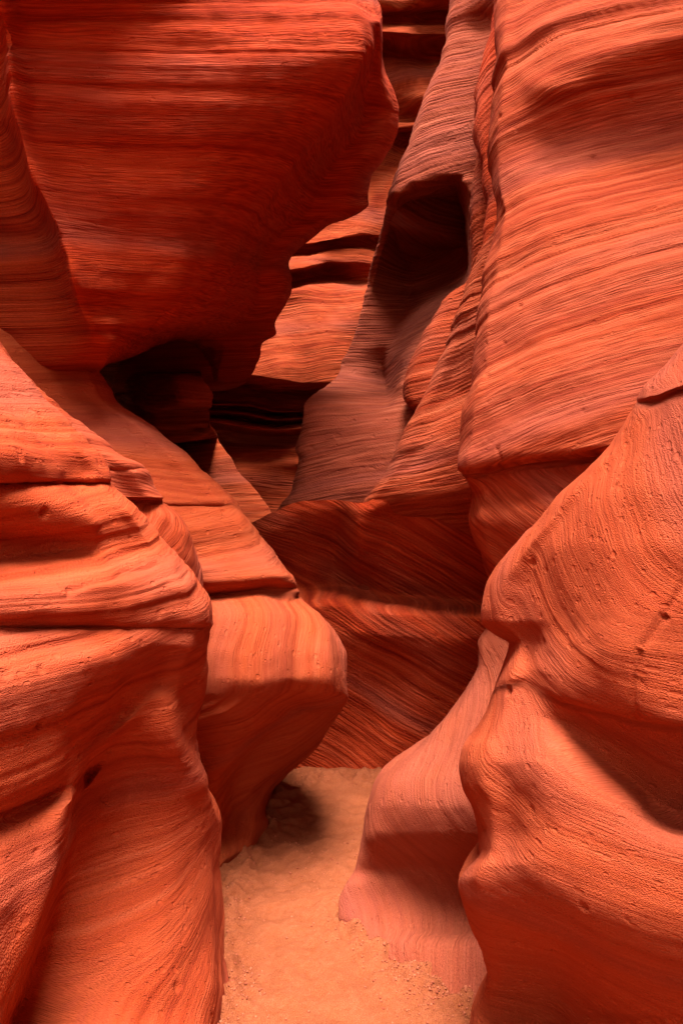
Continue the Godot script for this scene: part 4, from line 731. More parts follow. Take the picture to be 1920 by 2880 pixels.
		[-2.8,3.287,2,2.786, -2.3,3.287,-0.8,1.615, -1.678,3.287,-2.553,0.81, -1.265,3.263,-2.518,0.706, -1.037,3.065,-2.236,0.583, -1.018,3.125,-2.321,0.6, -0.839,3.249,-2.499,0.604, -0.507,3.461,-2.801,0.603, 0.032,3.844,-3.348,0.617, 0.057,3.88,-3.4,0.624, 0.133,4.062,-3.66,0.671, 0.157,4.094,-3.706,0.678, 0.177,4.175,-3.821,0.702, 0.189,4.275,-3.965,0.735, -0.511,4.275,-4.215,0.801, -1.611,4.275,-4.515,0.941, -4.811,4.275,-5.565,1.279],
		[-2.8,3.252,2,2.346, -2.3,3.252,-0.8,1.342, -1.702,3.252,-2.614,0.63, -1.292,3.235,-2.588,0.528, -1.057,3.042,-2.3,0.388, -1.036,3.099,-2.385,0.409, -0.844,3.215,-2.558,0.417, -0.493,3.388,-2.817,0.414, 0.067,3.721,-3.313,0.434, 0.092,3.743,-3.347,0.439, 0.152,3.879,-3.55,0.486, 0.176,3.914,-3.602,0.496, 0.197,4.001,-3.731,0.53, 0.211,4.108,-3.891,0.575, -0.489,4.108,-4.141,0.655, -1.589,4.108,-4.441,0.811, -4.789,4.108,-5.491,1.209],
		[-2.8,3.161,2,2.066, -2.3,3.161,-0.8,1.14, -1.689,3.161,-2.618,0.477, -1.292,3.151,-2.602,0.386, -1.047,2.96,-2.302,0.242, -1.026,3.014,-2.387,0.263, -0.829,3.125,-2.561,0.272, -0.475,3.284,-2.811,0.27, 0.111,3.609,-3.324,0.296, 0.14,3.696,-3.46,0.33, 0.175,3.898,-3.779,0.418, 0.191,3.912,-3.802,0.421, 0.204,3.949,-3.859,0.436, 0.211,3.994,-3.93,0.455, -0.489,3.994,-4.18,0.535, -1.589,3.994,-4.48,0.687, -4.789,3.994,-5.53,1.077],
		[-2.8,3.096,2,1.899, -2.3,3.096,-0.8,1.013, -1.703,3.096,-2.64,0.376, -1.295,3.087,-2.624,0.288, -1.049,2.904,-2.322,0.151, -1.027,2.955,-2.407,0.171, -0.832,3.055,-2.571,0.178, -0.477,3.207,-2.823,0.177, 0.08,3.527,-3.351,0.215, 0.108,3.61,-3.489,0.249, 0.166,3.874,-3.925,0.362, 0.199,3.904,-3.974,0.369, 0.227,3.978,-4.097,0.399, 0.243,4.07,-4.249,0.44, -0.457,4.07,-4.499,0.513, -1.557,4.07,-4.799,0.655, -4.757,4.07,-5.849,1.018],
		[-2.8,3.03,2,1.775, -2.3,3.03,-0.8,0.911, -1.717,3.03,-2.662,0.288, -1.303,3.028,-2.657,0.208, -1.051,2.846,-2.342,0.075, -1.028,2.895,-2.427,0.093, -0.839,2.99,-2.592,0.101, -0.481,3.137,-2.847,0.101, 0.022,3.45,-3.391,0.15, 0.048,3.529,-3.529,0.182, 0.16,3.842,-4.073,0.306, 0.23,3.871,-4.123,0.306, 0.283,3.942,-4.246,0.329, 0.309,4.03,-4.399,0.365, -0.391,4.03,-4.649,0.43, -1.491,4.03,-4.949,0.559, -4.691,4.03,-5.999,0.884],
		[-2.8,2.963,2,1.653, -2.3,2.963,-0.8,0.809, -1.731,2.963,-2.683,0.199, -1.298,2.96,-2.678,0.121, -1.053,2.788,-2.362,-0.001, -1.03,2.834,-2.447,0.016, -0.846,2.925,-2.613,0.025, -0.494,3.065,-2.87,0.025, -0.033,3.37,-3.43,0.081, -0.009,3.446,-3.57,0.111, 0.153,3.803,-4.223,0.243, 0.256,3.827,-4.268,0.236, 0.332,3.888,-4.379,0.25, 0.366,3.963,-4.517,0.277, -0.334,3.963,-4.767,0.335, -1.434,3.963,-5.067,0.45, -4.634,3.963,-6.117,0.737],
		[-2.8,2.894,2,1.5, -2.3,2.894,-0.8,0.688, -1.745,2.894,-2.705,0.1, -1.29,2.898,-2.712,0.026, -1.043,2.728,-2.382,-0.091, -1.019,2.771,-2.467,-0.075, -0.853,2.858,-2.635,-0.064, -0.506,2.991,-2.893,-0.062, -0.105,3.288,-3.47,0.005, -0.084,3.361,-3.611,0.033, 0.104,3.695,-4.258,0.151, 0.222,3.72,-4.306,0.143, 0.308,3.782,-4.428,0.156, 0.346,3.86,-4.578,0.185, -0.354,3.86,-4.828,0.235, -1.454,3.86,-5.128,0.339, -4.654,3.86,-6.178,0.594],
		[-2.8,2.824,2,1.347, -2.3,2.824,-0.8,0.566, -1.759,2.824,-2.727,-0.001, -1.281,2.833,-2.745,-0.07, -1.035,2.667,-2.402,-0.181, -1.009,2.708,-2.487,-0.166, -0.864,2.796,-2.668,-0.15, -0.53,2.922,-2.928,-0.145, -0.196,3.199,-3.498,-0.075, -0.178,3.268,-3.64,-0.048, -0.01,3.585,-4.292,0.065, 0.135,3.608,-4.341,0.054, 0.238,3.668,-4.463,0.064, 0.28,3.741,-4.615,0.09, -0.42,3.741,-4.865,0.134, -1.52,3.741,-5.165,0.226, -4.72,3.741,-6.215,0.449],
		[-2.8,2.766,2,1.217, -2.3,2.766,-0.8,0.463, -1.78,2.766,-2.758,-0.088, -1.279,2.774,-2.776,-0.155, -1.019,2.613,-2.426,-0.261, -0.992,2.652,-2.511,-0.248, -0.862,2.733,-2.687,-0.232, -0.551,2.854,-2.949,-0.224, -0.262,3.106,-3.499,-0.157, -0.247,3.171,-3.642,-0.131, -0.087,3.484,-4.323,-0.02, 0.054,3.506,-4.372,-0.03, 0.152,3.563,-4.495,-0.02, 0.191,3.633,-4.647,0.005, -0.509,3.633,-4.897,0.042, -1.609,3.633,-5.197,0.124, -4.809,3.633,-6.247,0.319],
		[-2.8,2.703,2,1.1, -2.3,2.703,-0.8,0.366, -1.796,2.703,-2.784,-0.173, -1.271,2.711,-2.802,-0.239, -1,2.559,-2.45,-0.336, -0.972,2.595,-2.535,-0.325, -0.854,2.672,-2.712,-0.309, -0.573,2.784,-2.971,-0.3, -0.339,3.018,-3.512,-0.235, -0.326,3.08,-3.656,-0.211, -0.14,3.381,-4.354,-0.111, 0.02,3.403,-4.403,-0.123, 0.13,3.456,-4.527,-0.116, 0.173,3.523,-4.68,-0.094, -0.527,3.523,-4.93,-0.063, -1.627,3.523,-5.23,0.009, -4.827,3.523,-6.28,0.175],
		[-2.8,2.673,2,1.042, -2.3,2.673,-0.8,0.317, -1.807,2.673,-2.8,-0.217, -1.265,2.681,-2.818,-0.279, -0.992,2.533,-2.464,-0.371, -0.962,2.568,-2.549,-0.36, -0.851,2.643,-2.727,-0.344, -0.593,2.749,-2.981,-0.333, -0.373,2.977,-3.524,-0.268, -0.363,3.037,-3.669,-0.246, -0.166,3.331,-4.369,-0.153, 0.01,3.351,-4.417,-0.166, 0.132,3.401,-4.537,-0.161, 0.179,3.464,-4.686,-0.141, -0.521,3.464,-4.936,-0.117, -1.621,3.464,-5.236,-0.056, -4.821,3.464,-6.286,0.078],
		[-2.8,2.638,2,0.997, -2.3,2.638,-0.8,0.274, -1.818,2.638,-2.817,-0.261, -1.259,2.646,-2.835,-0.319, -0.983,2.503,-2.481,-0.403, -0.953,2.537,-2.566,-0.394, -0.853,2.609,-2.744,-0.378, -0.603,2.707,-2.986,-0.369, -0.403,2.925,-3.526,-0.309, -0.393,2.984,-3.671,-0.288, -0.219,3.273,-4.386,-0.199, -0.057,3.295,-4.441,-0.208, 0.055,3.351,-4.579,-0.2, 0.096,3.42,-4.751,-0.178, -0.474,3.42,-5.001,-0.175, -1.054,3.42,-5.301,-0.183, -1.404,3.42,-7.351,-0.634],
		[-2.8,2.615,2,0.958, -2.3,2.615,-0.8,0.238, -1.831,2.615,-2.837,-0.296, -1.251,2.622,-2.855,-0.351, -0.976,2.482,-2.5,-0.427, -0.945,2.516,-2.585,-0.419, -0.854,2.586,-2.764,-0.402, -0.613,2.677,-2.995,-0.394, -0.428,2.884,-3.524,-0.338, -0.419,2.942,-3.67,-0.318, -0.294,3.204,-4.338,-0.237, -0.171,3.231,-4.407,-0.24, -0.089,3.298,-4.577,-0.224, -0.063,3.381,-4.789,-0.197, -0.633,3.381,-5.039,-0.201, -1.213,3.381,-5.339,-0.216, -1.563,3.381,-7.389,-0.672],
		[-2.8,2.57,2,0.889, -2.3,2.57,-0.8,0.176, -1.852,2.57,-2.871,-0.358, -1.245,2.576,-2.889,-0.408, -0.966,2.446,-2.539,-0.475, -0.932,2.478,-2.624,-0.467, -0.854,2.54,-2.791,-0.454, -0.636,2.624,-3.017,-0.445, -0.469,2.811,-3.518,-0.399, -0.462,2.866,-3.665,-0.382, -0.369,3.102,-4.3,-0.313, -0.27,3.13,-4.374,-0.312, -0.209,3.199,-4.56,-0.295, -0.194,3.285,-4.79,-0.269, -0.764,3.285,-5.04,-0.279, -1.344,3.285,-5.34,-0.301, -1.694,3.285,-7.39,-0.761],
		[-2.8,2.447,2,0.714, -2.3,2.447,-0.8,0.021, -1.814,2.447,-2.811,-0.487, -1.191,2.457,-2.841,-0.531, -0.94,2.355,-2.539,-0.578, -0.906,2.384,-2.624,-0.572, -0.841,2.445,-2.804,-0.561, -0.656,2.519,-3.026,-0.554, -0.531,2.684,-3.514,-0.518, -0.527,2.734,-3.662,-0.505, -0.469,2.941,-4.278,-0.452, -0.386,2.966,-4.352,-0.452, -0.339,3.027,-4.534,-0.439, -0.334,3.104,-4.76,-0.418, -0.904,3.104,-5.01,-0.434, -1.484,3.104,-5.31,-0.46, -1.834,3.104,-7.36,-0.914],
		[-2.8,2.374,2,0.562, -2.3,2.374,-0.8,-0.101, -1.836,2.374,-2.845,-0.592, -1.188,2.383,-2.875,-0.632, -0.937,2.29,-2.571,-0.671, -0.901,2.316,-2.656,-0.667, -0.838,2.376,-2.851,-0.657, -0.671,2.439,-3.056,-0.652, -0.558,2.607,-3.603,-0.62, -0.554,2.652,-3.752,-0.609, -0.484,2.843,-4.373,-0.568, -0.389,2.864,-4.44,-0.57, -0.333,2.915,-4.605,-0.561, -0.324,2.978,-4.811,-0.547, -0.894,2.978,-5.061,-0.566, -1.474,2.978,-5.361,-0.596, -1.824,2.978,-7.411,-1.036],
		[-2.8,2.311,2,0.395, -2.3,2.311,-0.8,-0.228, -1.855,2.311,-2.875,-0.694, -1.167,2.309,-2.867,-0.733, -0.954,2.255,-2.675,-0.757, -0.915,2.279,-2.76,-0.754, -0.851,2.325,-2.925,-0.747, -0.715,2.382,-3.127,-0.742, -0.6,2.558,-3.75,-0.71, -0.597,2.6,-3.9,-0.701, -0.521,2.759,-4.463,-0.67, -0.429,2.776,-4.524,-0.671, -0.376,2.819,-4.676,-0.664, -0.368,2.873,-4.865,-0.653, -0.938,2.873,-5.115,-0.674, -1.518,2.873,-5.415,-0.705, -1.868,2.873,-7.465,-1.121],
		[-2.8,2.241,2,0.243, -2.3,2.241,-0.8,-0.348, -1.863,2.241,-2.888,-0.792, -1.153,2.237,-2.874,-0.829, -0.94,2.2,-2.727,-0.846, -0.896,2.219,-2.802,-0.845, -0.857,2.263,-2.975,-0.839, -0.785,2.321,-3.201,-0.831, -0.724,2.494,-3.875,-0.801, -0.724,2.533,-4.025,-0.794, -0.612,2.677,-4.588,-0.772, -0.513,2.689,-4.633,-0.775, -0.453,2.718,-4.748,-0.773, -0.442,2.755,-4.89,-0.766, -1.012,2.755,-5.14,-0.788, -1.592,2.755,-5.44,-0.82, -1.942,2.755,-7.49,-1.216],
		[-2.8,2.208,2,0.117, -2.3,2.208,-0.8,-0.438, -1.867,2.208,-2.894,-0.856, -1.152,2.205,-2.881,-0.888, -0.944,2.176,-2.762,-0.903, -0.896,2.192,-2.83,-0.902, -0.875,2.237,-3.013,-0.894, -0.856,2.301,-3.275,-0.882, -0.894,2.509,-4.125,-0.838, -0.872,2.518,-4.162,-0.837, -0.694,2.668,-4.775,-0.815, -0.553,2.673,-4.795,-0.82, -0.462,2.685,-4.844,-0.822, -0.435,2.7,-4.905,-0.82, -1.005,2.7,-5.155,-0.842, -1.585,2.7,-5.455,-0.873, -1.935,2.7,-7.505,-1.247],
		[-2.8,2.168,2,-0.005, -2.3,2.168,-0.8,-0.528, -1.875,2.168,-2.906,-0.923, -1.152,2.165,-2.894,-0.953, -0.955,2.148,-2.821,-0.964, -0.903,2.162,-2.879,-0.964, -0.916,2.208,-3.083,-0.954, -0.956,2.292,-3.445,-0.935, -1.114,2.643,-4.875,-0.84, -1.088,2.658,-4.912,-0.833, -0.756,2.606,-4.812,-0.88, -0.629,2.611,-4.838,-0.884, -0.549,2.626,-4.9,-0.884, -0.527,2.644,-4.978,-0.882, -1.097,2.644,-5.228,-0.903, -1.677,2.644,-5.527,-0.934, -2.027,2.644,-7.578,-1.288],
		[-2.8,2.102,2,-0.168, -2.3,2.102,-0.8,-0.651, -1.887,2.102,-2.925,-1.02, -1.169,2.1,-2.915,-1.048, -1.018,2.103,-2.929,-1.053, -0.958,2.112,-2.971,-1.054, -1.011,2.155,-3.181,-1.044, -1.095,2.265,-3.65,-1.01, -1.29,2.796,-5.5,-0.786, -1.259,2.838,-5.538,-0.752, -0.815,2.53,-5,-0.984, -0.687,2.531,-5.006,-0.989, -0.603,2.534,-5.021,-0.991, -0.576,2.538,-5.04,-0.992, -1.146,2.538,-5.29,-1.012, -1.726,2.538,-5.59,-1.039, -2.076,2.538,-7.64,-1.366],
		[-2.8,2.071,2,-0.287, -2.3,2.071,-0.8,-0.736, -1.912,2.071,-2.963,-1.083, -1.206,2.071,-2.963,-1.107, -1.07,2.083,-3.025,-1.109, -1.009,2.092,-3.07,-1.11, -1.097,2.141,-3.326,-1.098, -1.219,2.292,-3.87,-1.028, -1.366,2.9,-5.75,-0.713, -1.333,2.943,-5.787,-0.677, -0.851,2.488,-5.125,-1.041, -0.724,2.489,-5.13,-1.045, -0.64,2.491,-5.141,-1.048, -0.614,2.494,-5.155,-1.048, -1.184,2.494,-5.405,-1.067, -1.764,2.494,-5.705,-1.093, -2.114,2.494,-7.755,-1.397],
		[-2.8,2.04,2,-0.431, -2.3,2.04,-0.8,-0.835, -1.976,2.04,-3.062,-1.16, -1.294,2.044,-3.088,-1.18, -1.179,2.068,-3.225,-1.178, -1.119,2.079,-3.285,-1.178, -1.228,2.139,-3.626,-1.163, -1.371,2.405,-4.272,-0.984, -1.425,3.021,-6,-0.613, -1.391,3.067,-6.037,-0.574, -0.888,2.441,-5.25,-1.1, -0.789,2.436,-5.255,-1.108, -0.724,2.433,-5.266,-1.115, -0.704,2.43,-5.28,-1.12, -1.274,2.43,-5.53,-1.137, -1.854,2.43,-5.83,-1.161, -2.204,2.43,-7.88,-1.435],
		[-2.8,2.047,2,-0.472, -2.3,2.047,-0.8,-0.857, -2.097,2.047,-3.25,-1.187, -1.408,2.058,-3.312,-1.205, -1.3,2.09,-3.5,-1.202, -1.238,2.102,-3.573,-1.201, -1.374,2.172,-3.987,-1.183, -1.514,2.566,-4.675,-0.879, -1.484,3.185,-6.25,-0.474, -1.448,3.233,-6.288,-0.433, -0.968,2.515,-5.625,-1.071, -0.92,2.492,-5.63,-1.096, -0.89,2.471,-5.641,-1.119, -0.882,2.453,-5.655,-1.139, -1.452,2.453,-5.905,-1.155, -2.032,2.453,-6.205,-1.178, -2.382,2.453,-8.255,-1.438],
		[-2.8,2.049,2,-0.521, -2.3,2.049,-0.8,-0.886, -2.42,2.049,-3.75,-1.252, -1.67,2.067,-3.875,-1.27, -1.604,2.122,-4.25,-1.265, -1.525,2.134,-4.329,-1.265, -1.66,2.199,-4.775,-1.253, -1.789,2.967,-5.525,-0.582, -1.602,3.496,-6.5,-0.184, -1.564,3.547,-6.538,-0.14, -1.331,2.916,-6.5,-0.767, -1.271,2.849,-6.506,-0.837, -1.232,2.787,-6.521,-0.901, -1.222,2.73,-6.54,-0.96, -1.792,2.73,-6.79,-0.975, -2.372,2.73,-7.09,-0.997, -2.722,2.73,-9.14,-1.244],
	]},
	"hollow_knob": {"res": 0.0095, "cols": [6, 6, 1, 1, 1, 1, 1, 1, 6, 6], "centre": [-1.264,2.229,-5.304], "strike": [0.99,0.12,-0.09, 0.99,0.05,0.13, 0.96,0.01,0.29, 0.92,-0.03,0.39, 0.80,-0.12,0.59, 0.67,-0.17,0.72, 0.63,-0.17,0.76, 0.62,-0.16,0.77, 0.68,-0.13,0.72, 0.77,-0.08,0.64, 0.85,-0.04,0.52, 0.93,-0.01,0.38, 0.98,0.02,0.21, 1.00,0.04,0.05, 0.99,0.04,-0.09, 0.99,0.03,-0.16, 0.98,0.01,-0.20, 0.97,-0.01,-0.23], "net": [
		[-2.6,3.215,-2.2,1.67, -2.3,3.215,-4,1.315, -0.976,3.215,-2.808,1.376, -0.892,3.247,-2.86,1.388, -0.783,3.31,-2.964,1.419, -0.701,3.374,-3.068,1.453, -0.658,3.389,-3.093,1.458, -0.638,3.427,-3.155,1.482, -0.643,3.474,-3.232,1.515, -0.834,3.474,-3.582,1.474, -1.418,3.474,-4.132,1.443],  # unseen roof row, added so light does not leak into the pocket
		[-2.6,3.14,-2.2,1.466, -2.3,3.14,-4,1.162, -1.663,3.14,-4.784,1.002, -1.525,3.176,-4.888,1.014, -1.319,3.212,-4.992,1.021, -1.165,3.247,-5.096,1.031, -1.093,3.261,-5.137,1.035, -1.06,3.296,-5.238,1.051, -1.066,3.339,-5.364,1.074, -1.258,3.339,-5.714,1.028, -1.841,3.339,-6.264,0.971],
		[-2.6,2.891,-2.2,1.157, -2.3,2.891,-4,0.875, -1.952,2.891,-5.616,0.619, -1.784,2.916,-5.72,0.625, -1.539,2.942,-5.824,0.63, -1.331,2.942,-5.824,0.626, -1.204,2.943,-5.829,0.623, -1.12,2.946,-5.84,0.623, -1.094,2.95,-5.854,0.624, -1.286,2.95,-6.204,0.574, -1.869,2.95,-6.754,0.501],
		[-2.6,2.627,-2.2,0.673, -2.3,2.627,-4,0.485, -1.988,2.627,-5.72,0.307, -1.817,2.647,-5.824,0.325, -1.512,2.627,-5.72,0.333, -1.26,2.586,-5.512,0.33, -1.148,2.587,-5.517,0.337, -1.075,2.589,-5.528,0.342, -1.052,2.592,-5.542,0.344, -1.244,2.592,-5.892,0.294, -1.827,2.592,-6.442,0.199],
		[-2.6,2.583,-2.2,0.55, -2.3,2.583,-4,0.381, -1.988,2.583,-5.72,0.223, -1.817,2.602,-5.824,0.25, -1.313,2.445,-4.992,0.242, -1.053,2.396,-4.732,0.251, -0.973,2.399,-4.749,0.262, -0.926,2.407,-4.791,0.27, -0.917,2.417,-4.844,0.275, -1.109,2.417,-5.194,0.215, -1.692,2.417,-5.744,0.089],
		[-2.6,2.525,-2.2,0.548, -2.3,2.525,-4,0.346, -1.988,2.525,-5.72,0.157, -1.817,2.543,-5.824,0.181, -1.28,2.376,-4.888,0.197, -1.002,2.307,-4.503,0.21, -0.918,2.31,-4.52,0.22, -0.867,2.317,-4.563,0.227, -0.857,2.327,-4.615,0.231, -1.049,2.327,-4.965,0.164, -1.632,2.327,-5.515,0.028],
		[-2.6,2.416,-2.2,0.472, -2.3,2.416,-4,0.254, -1.988,2.416,-5.72,0.05, -1.782,2.433,-5.824,0.073, -1.242,2.266,-4.784,0.11, -0.973,2.209,-4.43,0.132, -0.873,2.212,-4.449,0.143, -0.813,2.22,-4.495,0.15, -0.799,2.229,-4.553,0.153, -0.991,2.229,-4.903,0.084, -1.574,2.229,-5.453,-0.054],
		[-2.6,2.365,-2.2,0.421, -2.3,2.365,-4,0.205, -1.988,2.365,-5.72,0.001, -1.765,2.381,-5.824,0.025, -1.214,2.215,-4.732,0.07, -0.969,2.167,-4.41,0.092, -0.871,2.17,-4.428,0.103, -0.811,2.177,-4.475,0.109, -0.799,2.185,-4.533,0.111, -0.991,2.185,-4.883,0.043, -1.574,2.185,-5.433,-0.093],
		[-2.6,2.331,-2.2,0.35, -2.3,2.331,-4,0.16, -1.988,2.331,-5.72,-0.019, -1.747,2.346,-5.824,0.006, -1.206,2.187,-4.732,0.034, -0.986,2.146,-4.451,0.048, -0.888,2.149,-4.468,0.058, -0.828,2.155,-4.511,0.064, -0.815,2.163,-4.564,0.067, -1.007,2.163,-4.914,0.006, -1.59,2.163,-5.464,-0.116],
		[-2.6,2.287,-2.2,0.253, -2.3,2.287,-4,0.112, -1.988,2.287,-5.72,-0.021, -1.73,2.301,-5.824,-0.002, -1.247,2.179,-4.94,-0.017, -1.071,2.165,-4.836,-0.012, -0.965,2.166,-4.841,-0.005, -0.896,2.167,-4.852,-0.001, -0.875,2.169,-4.866,0.001, -1.067,2.169,-5.216,-0.041, -1.65,2.169,-5.766,-0.123],
		[-2.6,2.127,-2.2,0.075, -2.3,2.127,-4,-0.029, -1.916,2.127,-5.512,-0.116, -1.588,2.127,-5.512,-0.115, -1.297,2.091,-5.2,-0.132, -1.093,2.073,-5.044,-0.14, -0.982,2.074,-5.049,-0.14, -0.91,2.075,-5.06,-0.139, -0.888,2.077,-5.074,-0.138, -1.08,2.077,-5.424,-0.159, -1.663,2.077,-5.974,-0.192],
		[-2.6,2.226,-2.2,0.141, -2.3,2.226,-4,0.075, -2.451,2.226,-7.05,-0.013, -2.031,2.226,-7.05,-0.028, -1.719,2.218,-6.975,-0.045, -1.438,2.203,-6.825,-0.066, -1.288,2.203,-6.83,-0.072, -1.19,2.204,-6.841,-0.074, -1.159,2.206,-6.855,-0.075, -1.351,2.206,-7.205,-0.078, -1.934,2.206,-7.755,-0.073],
		[-2.6,2.007,-2.2,-0.127, -2.3,2.007,-4,-0.155, -2.294,2.007,-6.6,-0.17, -1.91,2.009,-6.63,-0.19, -1.555,2.009,-6.63,-0.21, -1.312,2.007,-6.6,-0.227, -1.149,2.007,-6.609,-0.235, -1.043,2.009,-6.632,-0.24, -1.011,2.011,-6.66,-0.24, -1.203,2.011,-7.01,-0.231, -1.786,2.011,-7.56,-0.2],
		[-2.6,1.815,-2.2,-0.338, -2.3,1.815,-4,-0.349, -2.242,1.815,-6.45,-0.339, -1.79,1.816,-6.48,-0.369, -1.407,1.817,-6.495,-0.395, -1.137,1.817,-6.495,-0.414, -0.996,1.818,-6.511,-0.423, -0.905,1.82,-6.551,-0.427, -0.88,1.822,-6.6,-0.426, -1.072,1.822,-6.95,-0.411, -1.655,1.822,-7.5,-0.367],
		[-2.6,1.631,-2.2,-0.53, -2.3,1.631,-4,-0.545, -2.19,1.631,-6.3,-0.55, -1.639,1.632,-6.345,-0.577, -1.27,1.633,-6.39,-0.595, -0.971,1.634,-6.42,-0.609, -0.827,1.634,-6.438,-0.616, -0.735,1.635,-6.484,-0.62, -0.709,1.636,-6.54,-0.62, -0.9,1.636,-6.89,-0.61, -1.484,1.636,-7.44,-0.58],
		[-2.6,1.493,-2.2,-0.734, -2.3,1.493,-4,-0.732, -2.138,1.493,-6.15,-0.729, -1.534,1.493,-6.225,-0.733, -1.14,1.492,-6.3,-0.735, -0.846,1.492,-6.345,-0.737, -0.718,1.492,-6.368,-0.738, -0.637,1.492,-6.425,-0.739, -0.615,1.492,-6.495,-0.739, -0.807,1.492,-6.845,-0.737, -1.39,1.492,-7.395,-0.732],
		[-2.6,1.305,-2.2,-0.957, -2.3,1.305,-4,-0.945, -2.112,1.305,-6.075,-0.933, -1.406,1.302,-6.15,-0.925, -1.015,1.3,-6.225,-0.922, -0.728,1.297,-6.3,-0.92, -0.611,1.297,-6.325,-0.919, -0.536,1.295,-6.388,-0.92, -0.516,1.292,-6.465,-0.921, -0.708,1.292,-6.815,-0.923, -1.291,1.292,-7.365,-0.929],
		[-2.6,0.343,-2.2,-1.931, -2.3,0.343,-4,-1.914, -2.086,0.343,-6,-1.898, -1.389,0.328,-6.075,-1.899, -1.003,0.314,-6.15,-1.905, -0.719,0.299,-6.225,-1.913, -0.603,0.295,-6.25,-1.916, -0.53,0.283,-6.313,-1.926, -0.51,0.268,-6.39,-1.94, -0.702,0.268,-6.74,-1.942, -1.285,0.268,-7.29,-1.95],
	]},
	"far_wall": {"res": 0.016, "cols": [6, 1, 1, 1, 1, 1, 1, 1, 1, 1, 1, 1, 1, 1, 6, 6], "centre": [0.866,3.871,-7.062], "strike": [0.98,-0.16,0.08, 0.98,-0.15,0.09, 0.99,-0.12,0.10, 0.99,-0.11,0.10, 0.99,-0.07,0.10, 0.99,-0.04,0.10, 0.99,-0.02,0.10, 1.00,0.02,0.10, 0.99,0.05,0.09, 0.99,0.07,0.09, 0.99,0.09,0.09, 0.99,0.10,0.09, 0.99,0.10,0.09, 0.99,0.09,0.09, 0.99,0.07,0.09, 0.99,0.04,0.10, 1.00,0.02,0.10, 1.00,-0.01,0.10, 1.00,-0.03,0.09, 1.00,-0.03,0.09, 1.00,-0.02,0.09, 0.99,-0.02,0.10, 0.99,-0.01,0.10, 0.99,-0.00,0.10, 0.99,-0.00,0.11, 0.99,-0.01,0.12, 0.99,-0.02,0.13, 0.99,-0.01,0.13, 0.99,0.00,0.13, 0.99,0.02,0.13, 0.99,0.05,0.13, 0.99,0.07,0.12, 0.99,0.10,0.11, 0.99,0.12,0.11, 0.99,0.10,0.11, 0.99,0.08,0.10, 0.99,0.04,0.10, 1.00,0.01,0.10, 0.99,-0.02,0.10, 0.99,-0.05,0.09, 0.99,-0.08,0.10, 0.99,-0.08,0.10, 0.99,-0.07,0.11, 0.99,-0.08,0.12, 0.99,-0.08,0.12, 0.99,-0.08,0.12, 0.99,-0.08,0.13, 0.99,-0.08,0.12, 0.99,-0.06,0.11, 0.99,-0.06,0.11, 0.99,-0.06,0.11, 0.99,-0.05,0.10], "net": [
		[-4,23.271,-9.5,18.293, -3.124,23.271,-10.844,18.421, -1.928,22.847,-10.653,18.204, -1.416,22.803,-10.623,18.246, -0.919,23.104,-10.723,18.624, -0.533,22.962,-10.659,18.549, -0.151,22.835,-10.604,18.487, 0.229,23.005,-10.674,18.717, 0.609,22.948,-10.659,18.724, 0.937,23.13,-10.786,18.957, 1.269,23.282,-10.878,19.16, 1.586,23.216,-10.829,19.148, 3.193,23.241,-10.834,19.44, 4.267,23.279,-10.845,19.655, 4.628,23.322,-10.859,19.757, 4.449,23.322,-11.159,19.724, 4.078,23.322,-11.459,19.659],
		[-4,12.623,-9.5,7.818, -2.582,12.623,-8.963,8.054, -1.591,12.352,-8.793,7.949, -1.182,12.446,-8.863,8.107, -0.749,12.241,-8.743,7.976, -0.436,12.217,-8.715,8.003, -0.125,12.317,-8.743,8.152, 0.187,12.324,-8.734,8.209, 0.512,12.579,-8.951,8.51, 0.779,12.611,-8.96,8.585, 1.04,12.582,-8.918,8.599, 1.315,12.633,-8.983,8.693, 2.648,12.627,-8.988,8.902, 3.541,12.63,-8.999,9.049, 3.841,12.638,-9.013,9.105, 3.663,12.638,-9.313,9.072, 3.291,12.638,-9.613,9.008],
		[-4,8.498,-9.5,3.831, -2.285,8.498,-7.931,4.103, -1.402,8.25,-7.749,3.99, -1.042,8.358,-7.817,4.149, -0.669,8.343,-7.806,4.189, -0.39,8.363,-7.799,4.249, -0.11,8.308,-7.682,4.238, 0.167,8.395,-7.794,4.362, 0.448,8.384,-7.839,4.393, 0.686,8.429,-7.897,4.471, 0.936,8.545,-8.022,4.621, 1.168,8.482,-7.977,4.593, 2.352,8.495,-7.981,4.78, 3.145,8.514,-7.993,4.914, 3.412,8.535,-8.007,4.974, 3.234,8.535,-8.307,4.944, 2.862,8.535,-8.607,4.885],
		[-4,7.039,-9.5,2.586, -2.186,7.039,-7.587,2.807, -1.355,7.03,-7.49,2.89, -0.989,6.993,-7.416,2.895, -0.638,6.985,-7.439,2.925, -0.364,6.817,-7.286,2.79, -0.105,6.881,-7.373,2.882, 0.159,6.935,-7.408,2.964, 0.429,7,-7.507,3.057, 0.664,7.097,-7.637,3.177, 0.883,7.086,-7.567,3.192, 1.102,7.097,-7.529,3.228, 2.22,7.08,-7.534,3.333, 2.968,7.069,-7.545,3.405, 3.222,7.061,-7.559,3.425, 3.043,7.061,-7.859,3.402, 2.672,7.061,-8.159,3.358],
		[-4,6.707,-9.5,2.431, -2.141,6.707,-7.433,2.592, -1.353,6.834,-7.48,2.779, -0.974,6.643,-7.305,2.619, -0.626,6.576,-7.303,2.58, -0.362,6.566,-7.233,2.59, -0.105,6.718,-7.337,2.761, 0.16,6.803,-7.465,2.865, 0.425,6.716,-7.442,2.799, 0.652,6.751,-7.503,2.851, 0.87,6.771,-7.461,2.889, 1.082,6.766,-7.388,2.9, 2.178,6.751,-7.392,2.97, 2.913,6.742,-7.404,3.018, 3.161,6.737,-7.418,3.032, 2.983,6.737,-7.718,3.015, 2.611,6.737,-8.018,2.984],
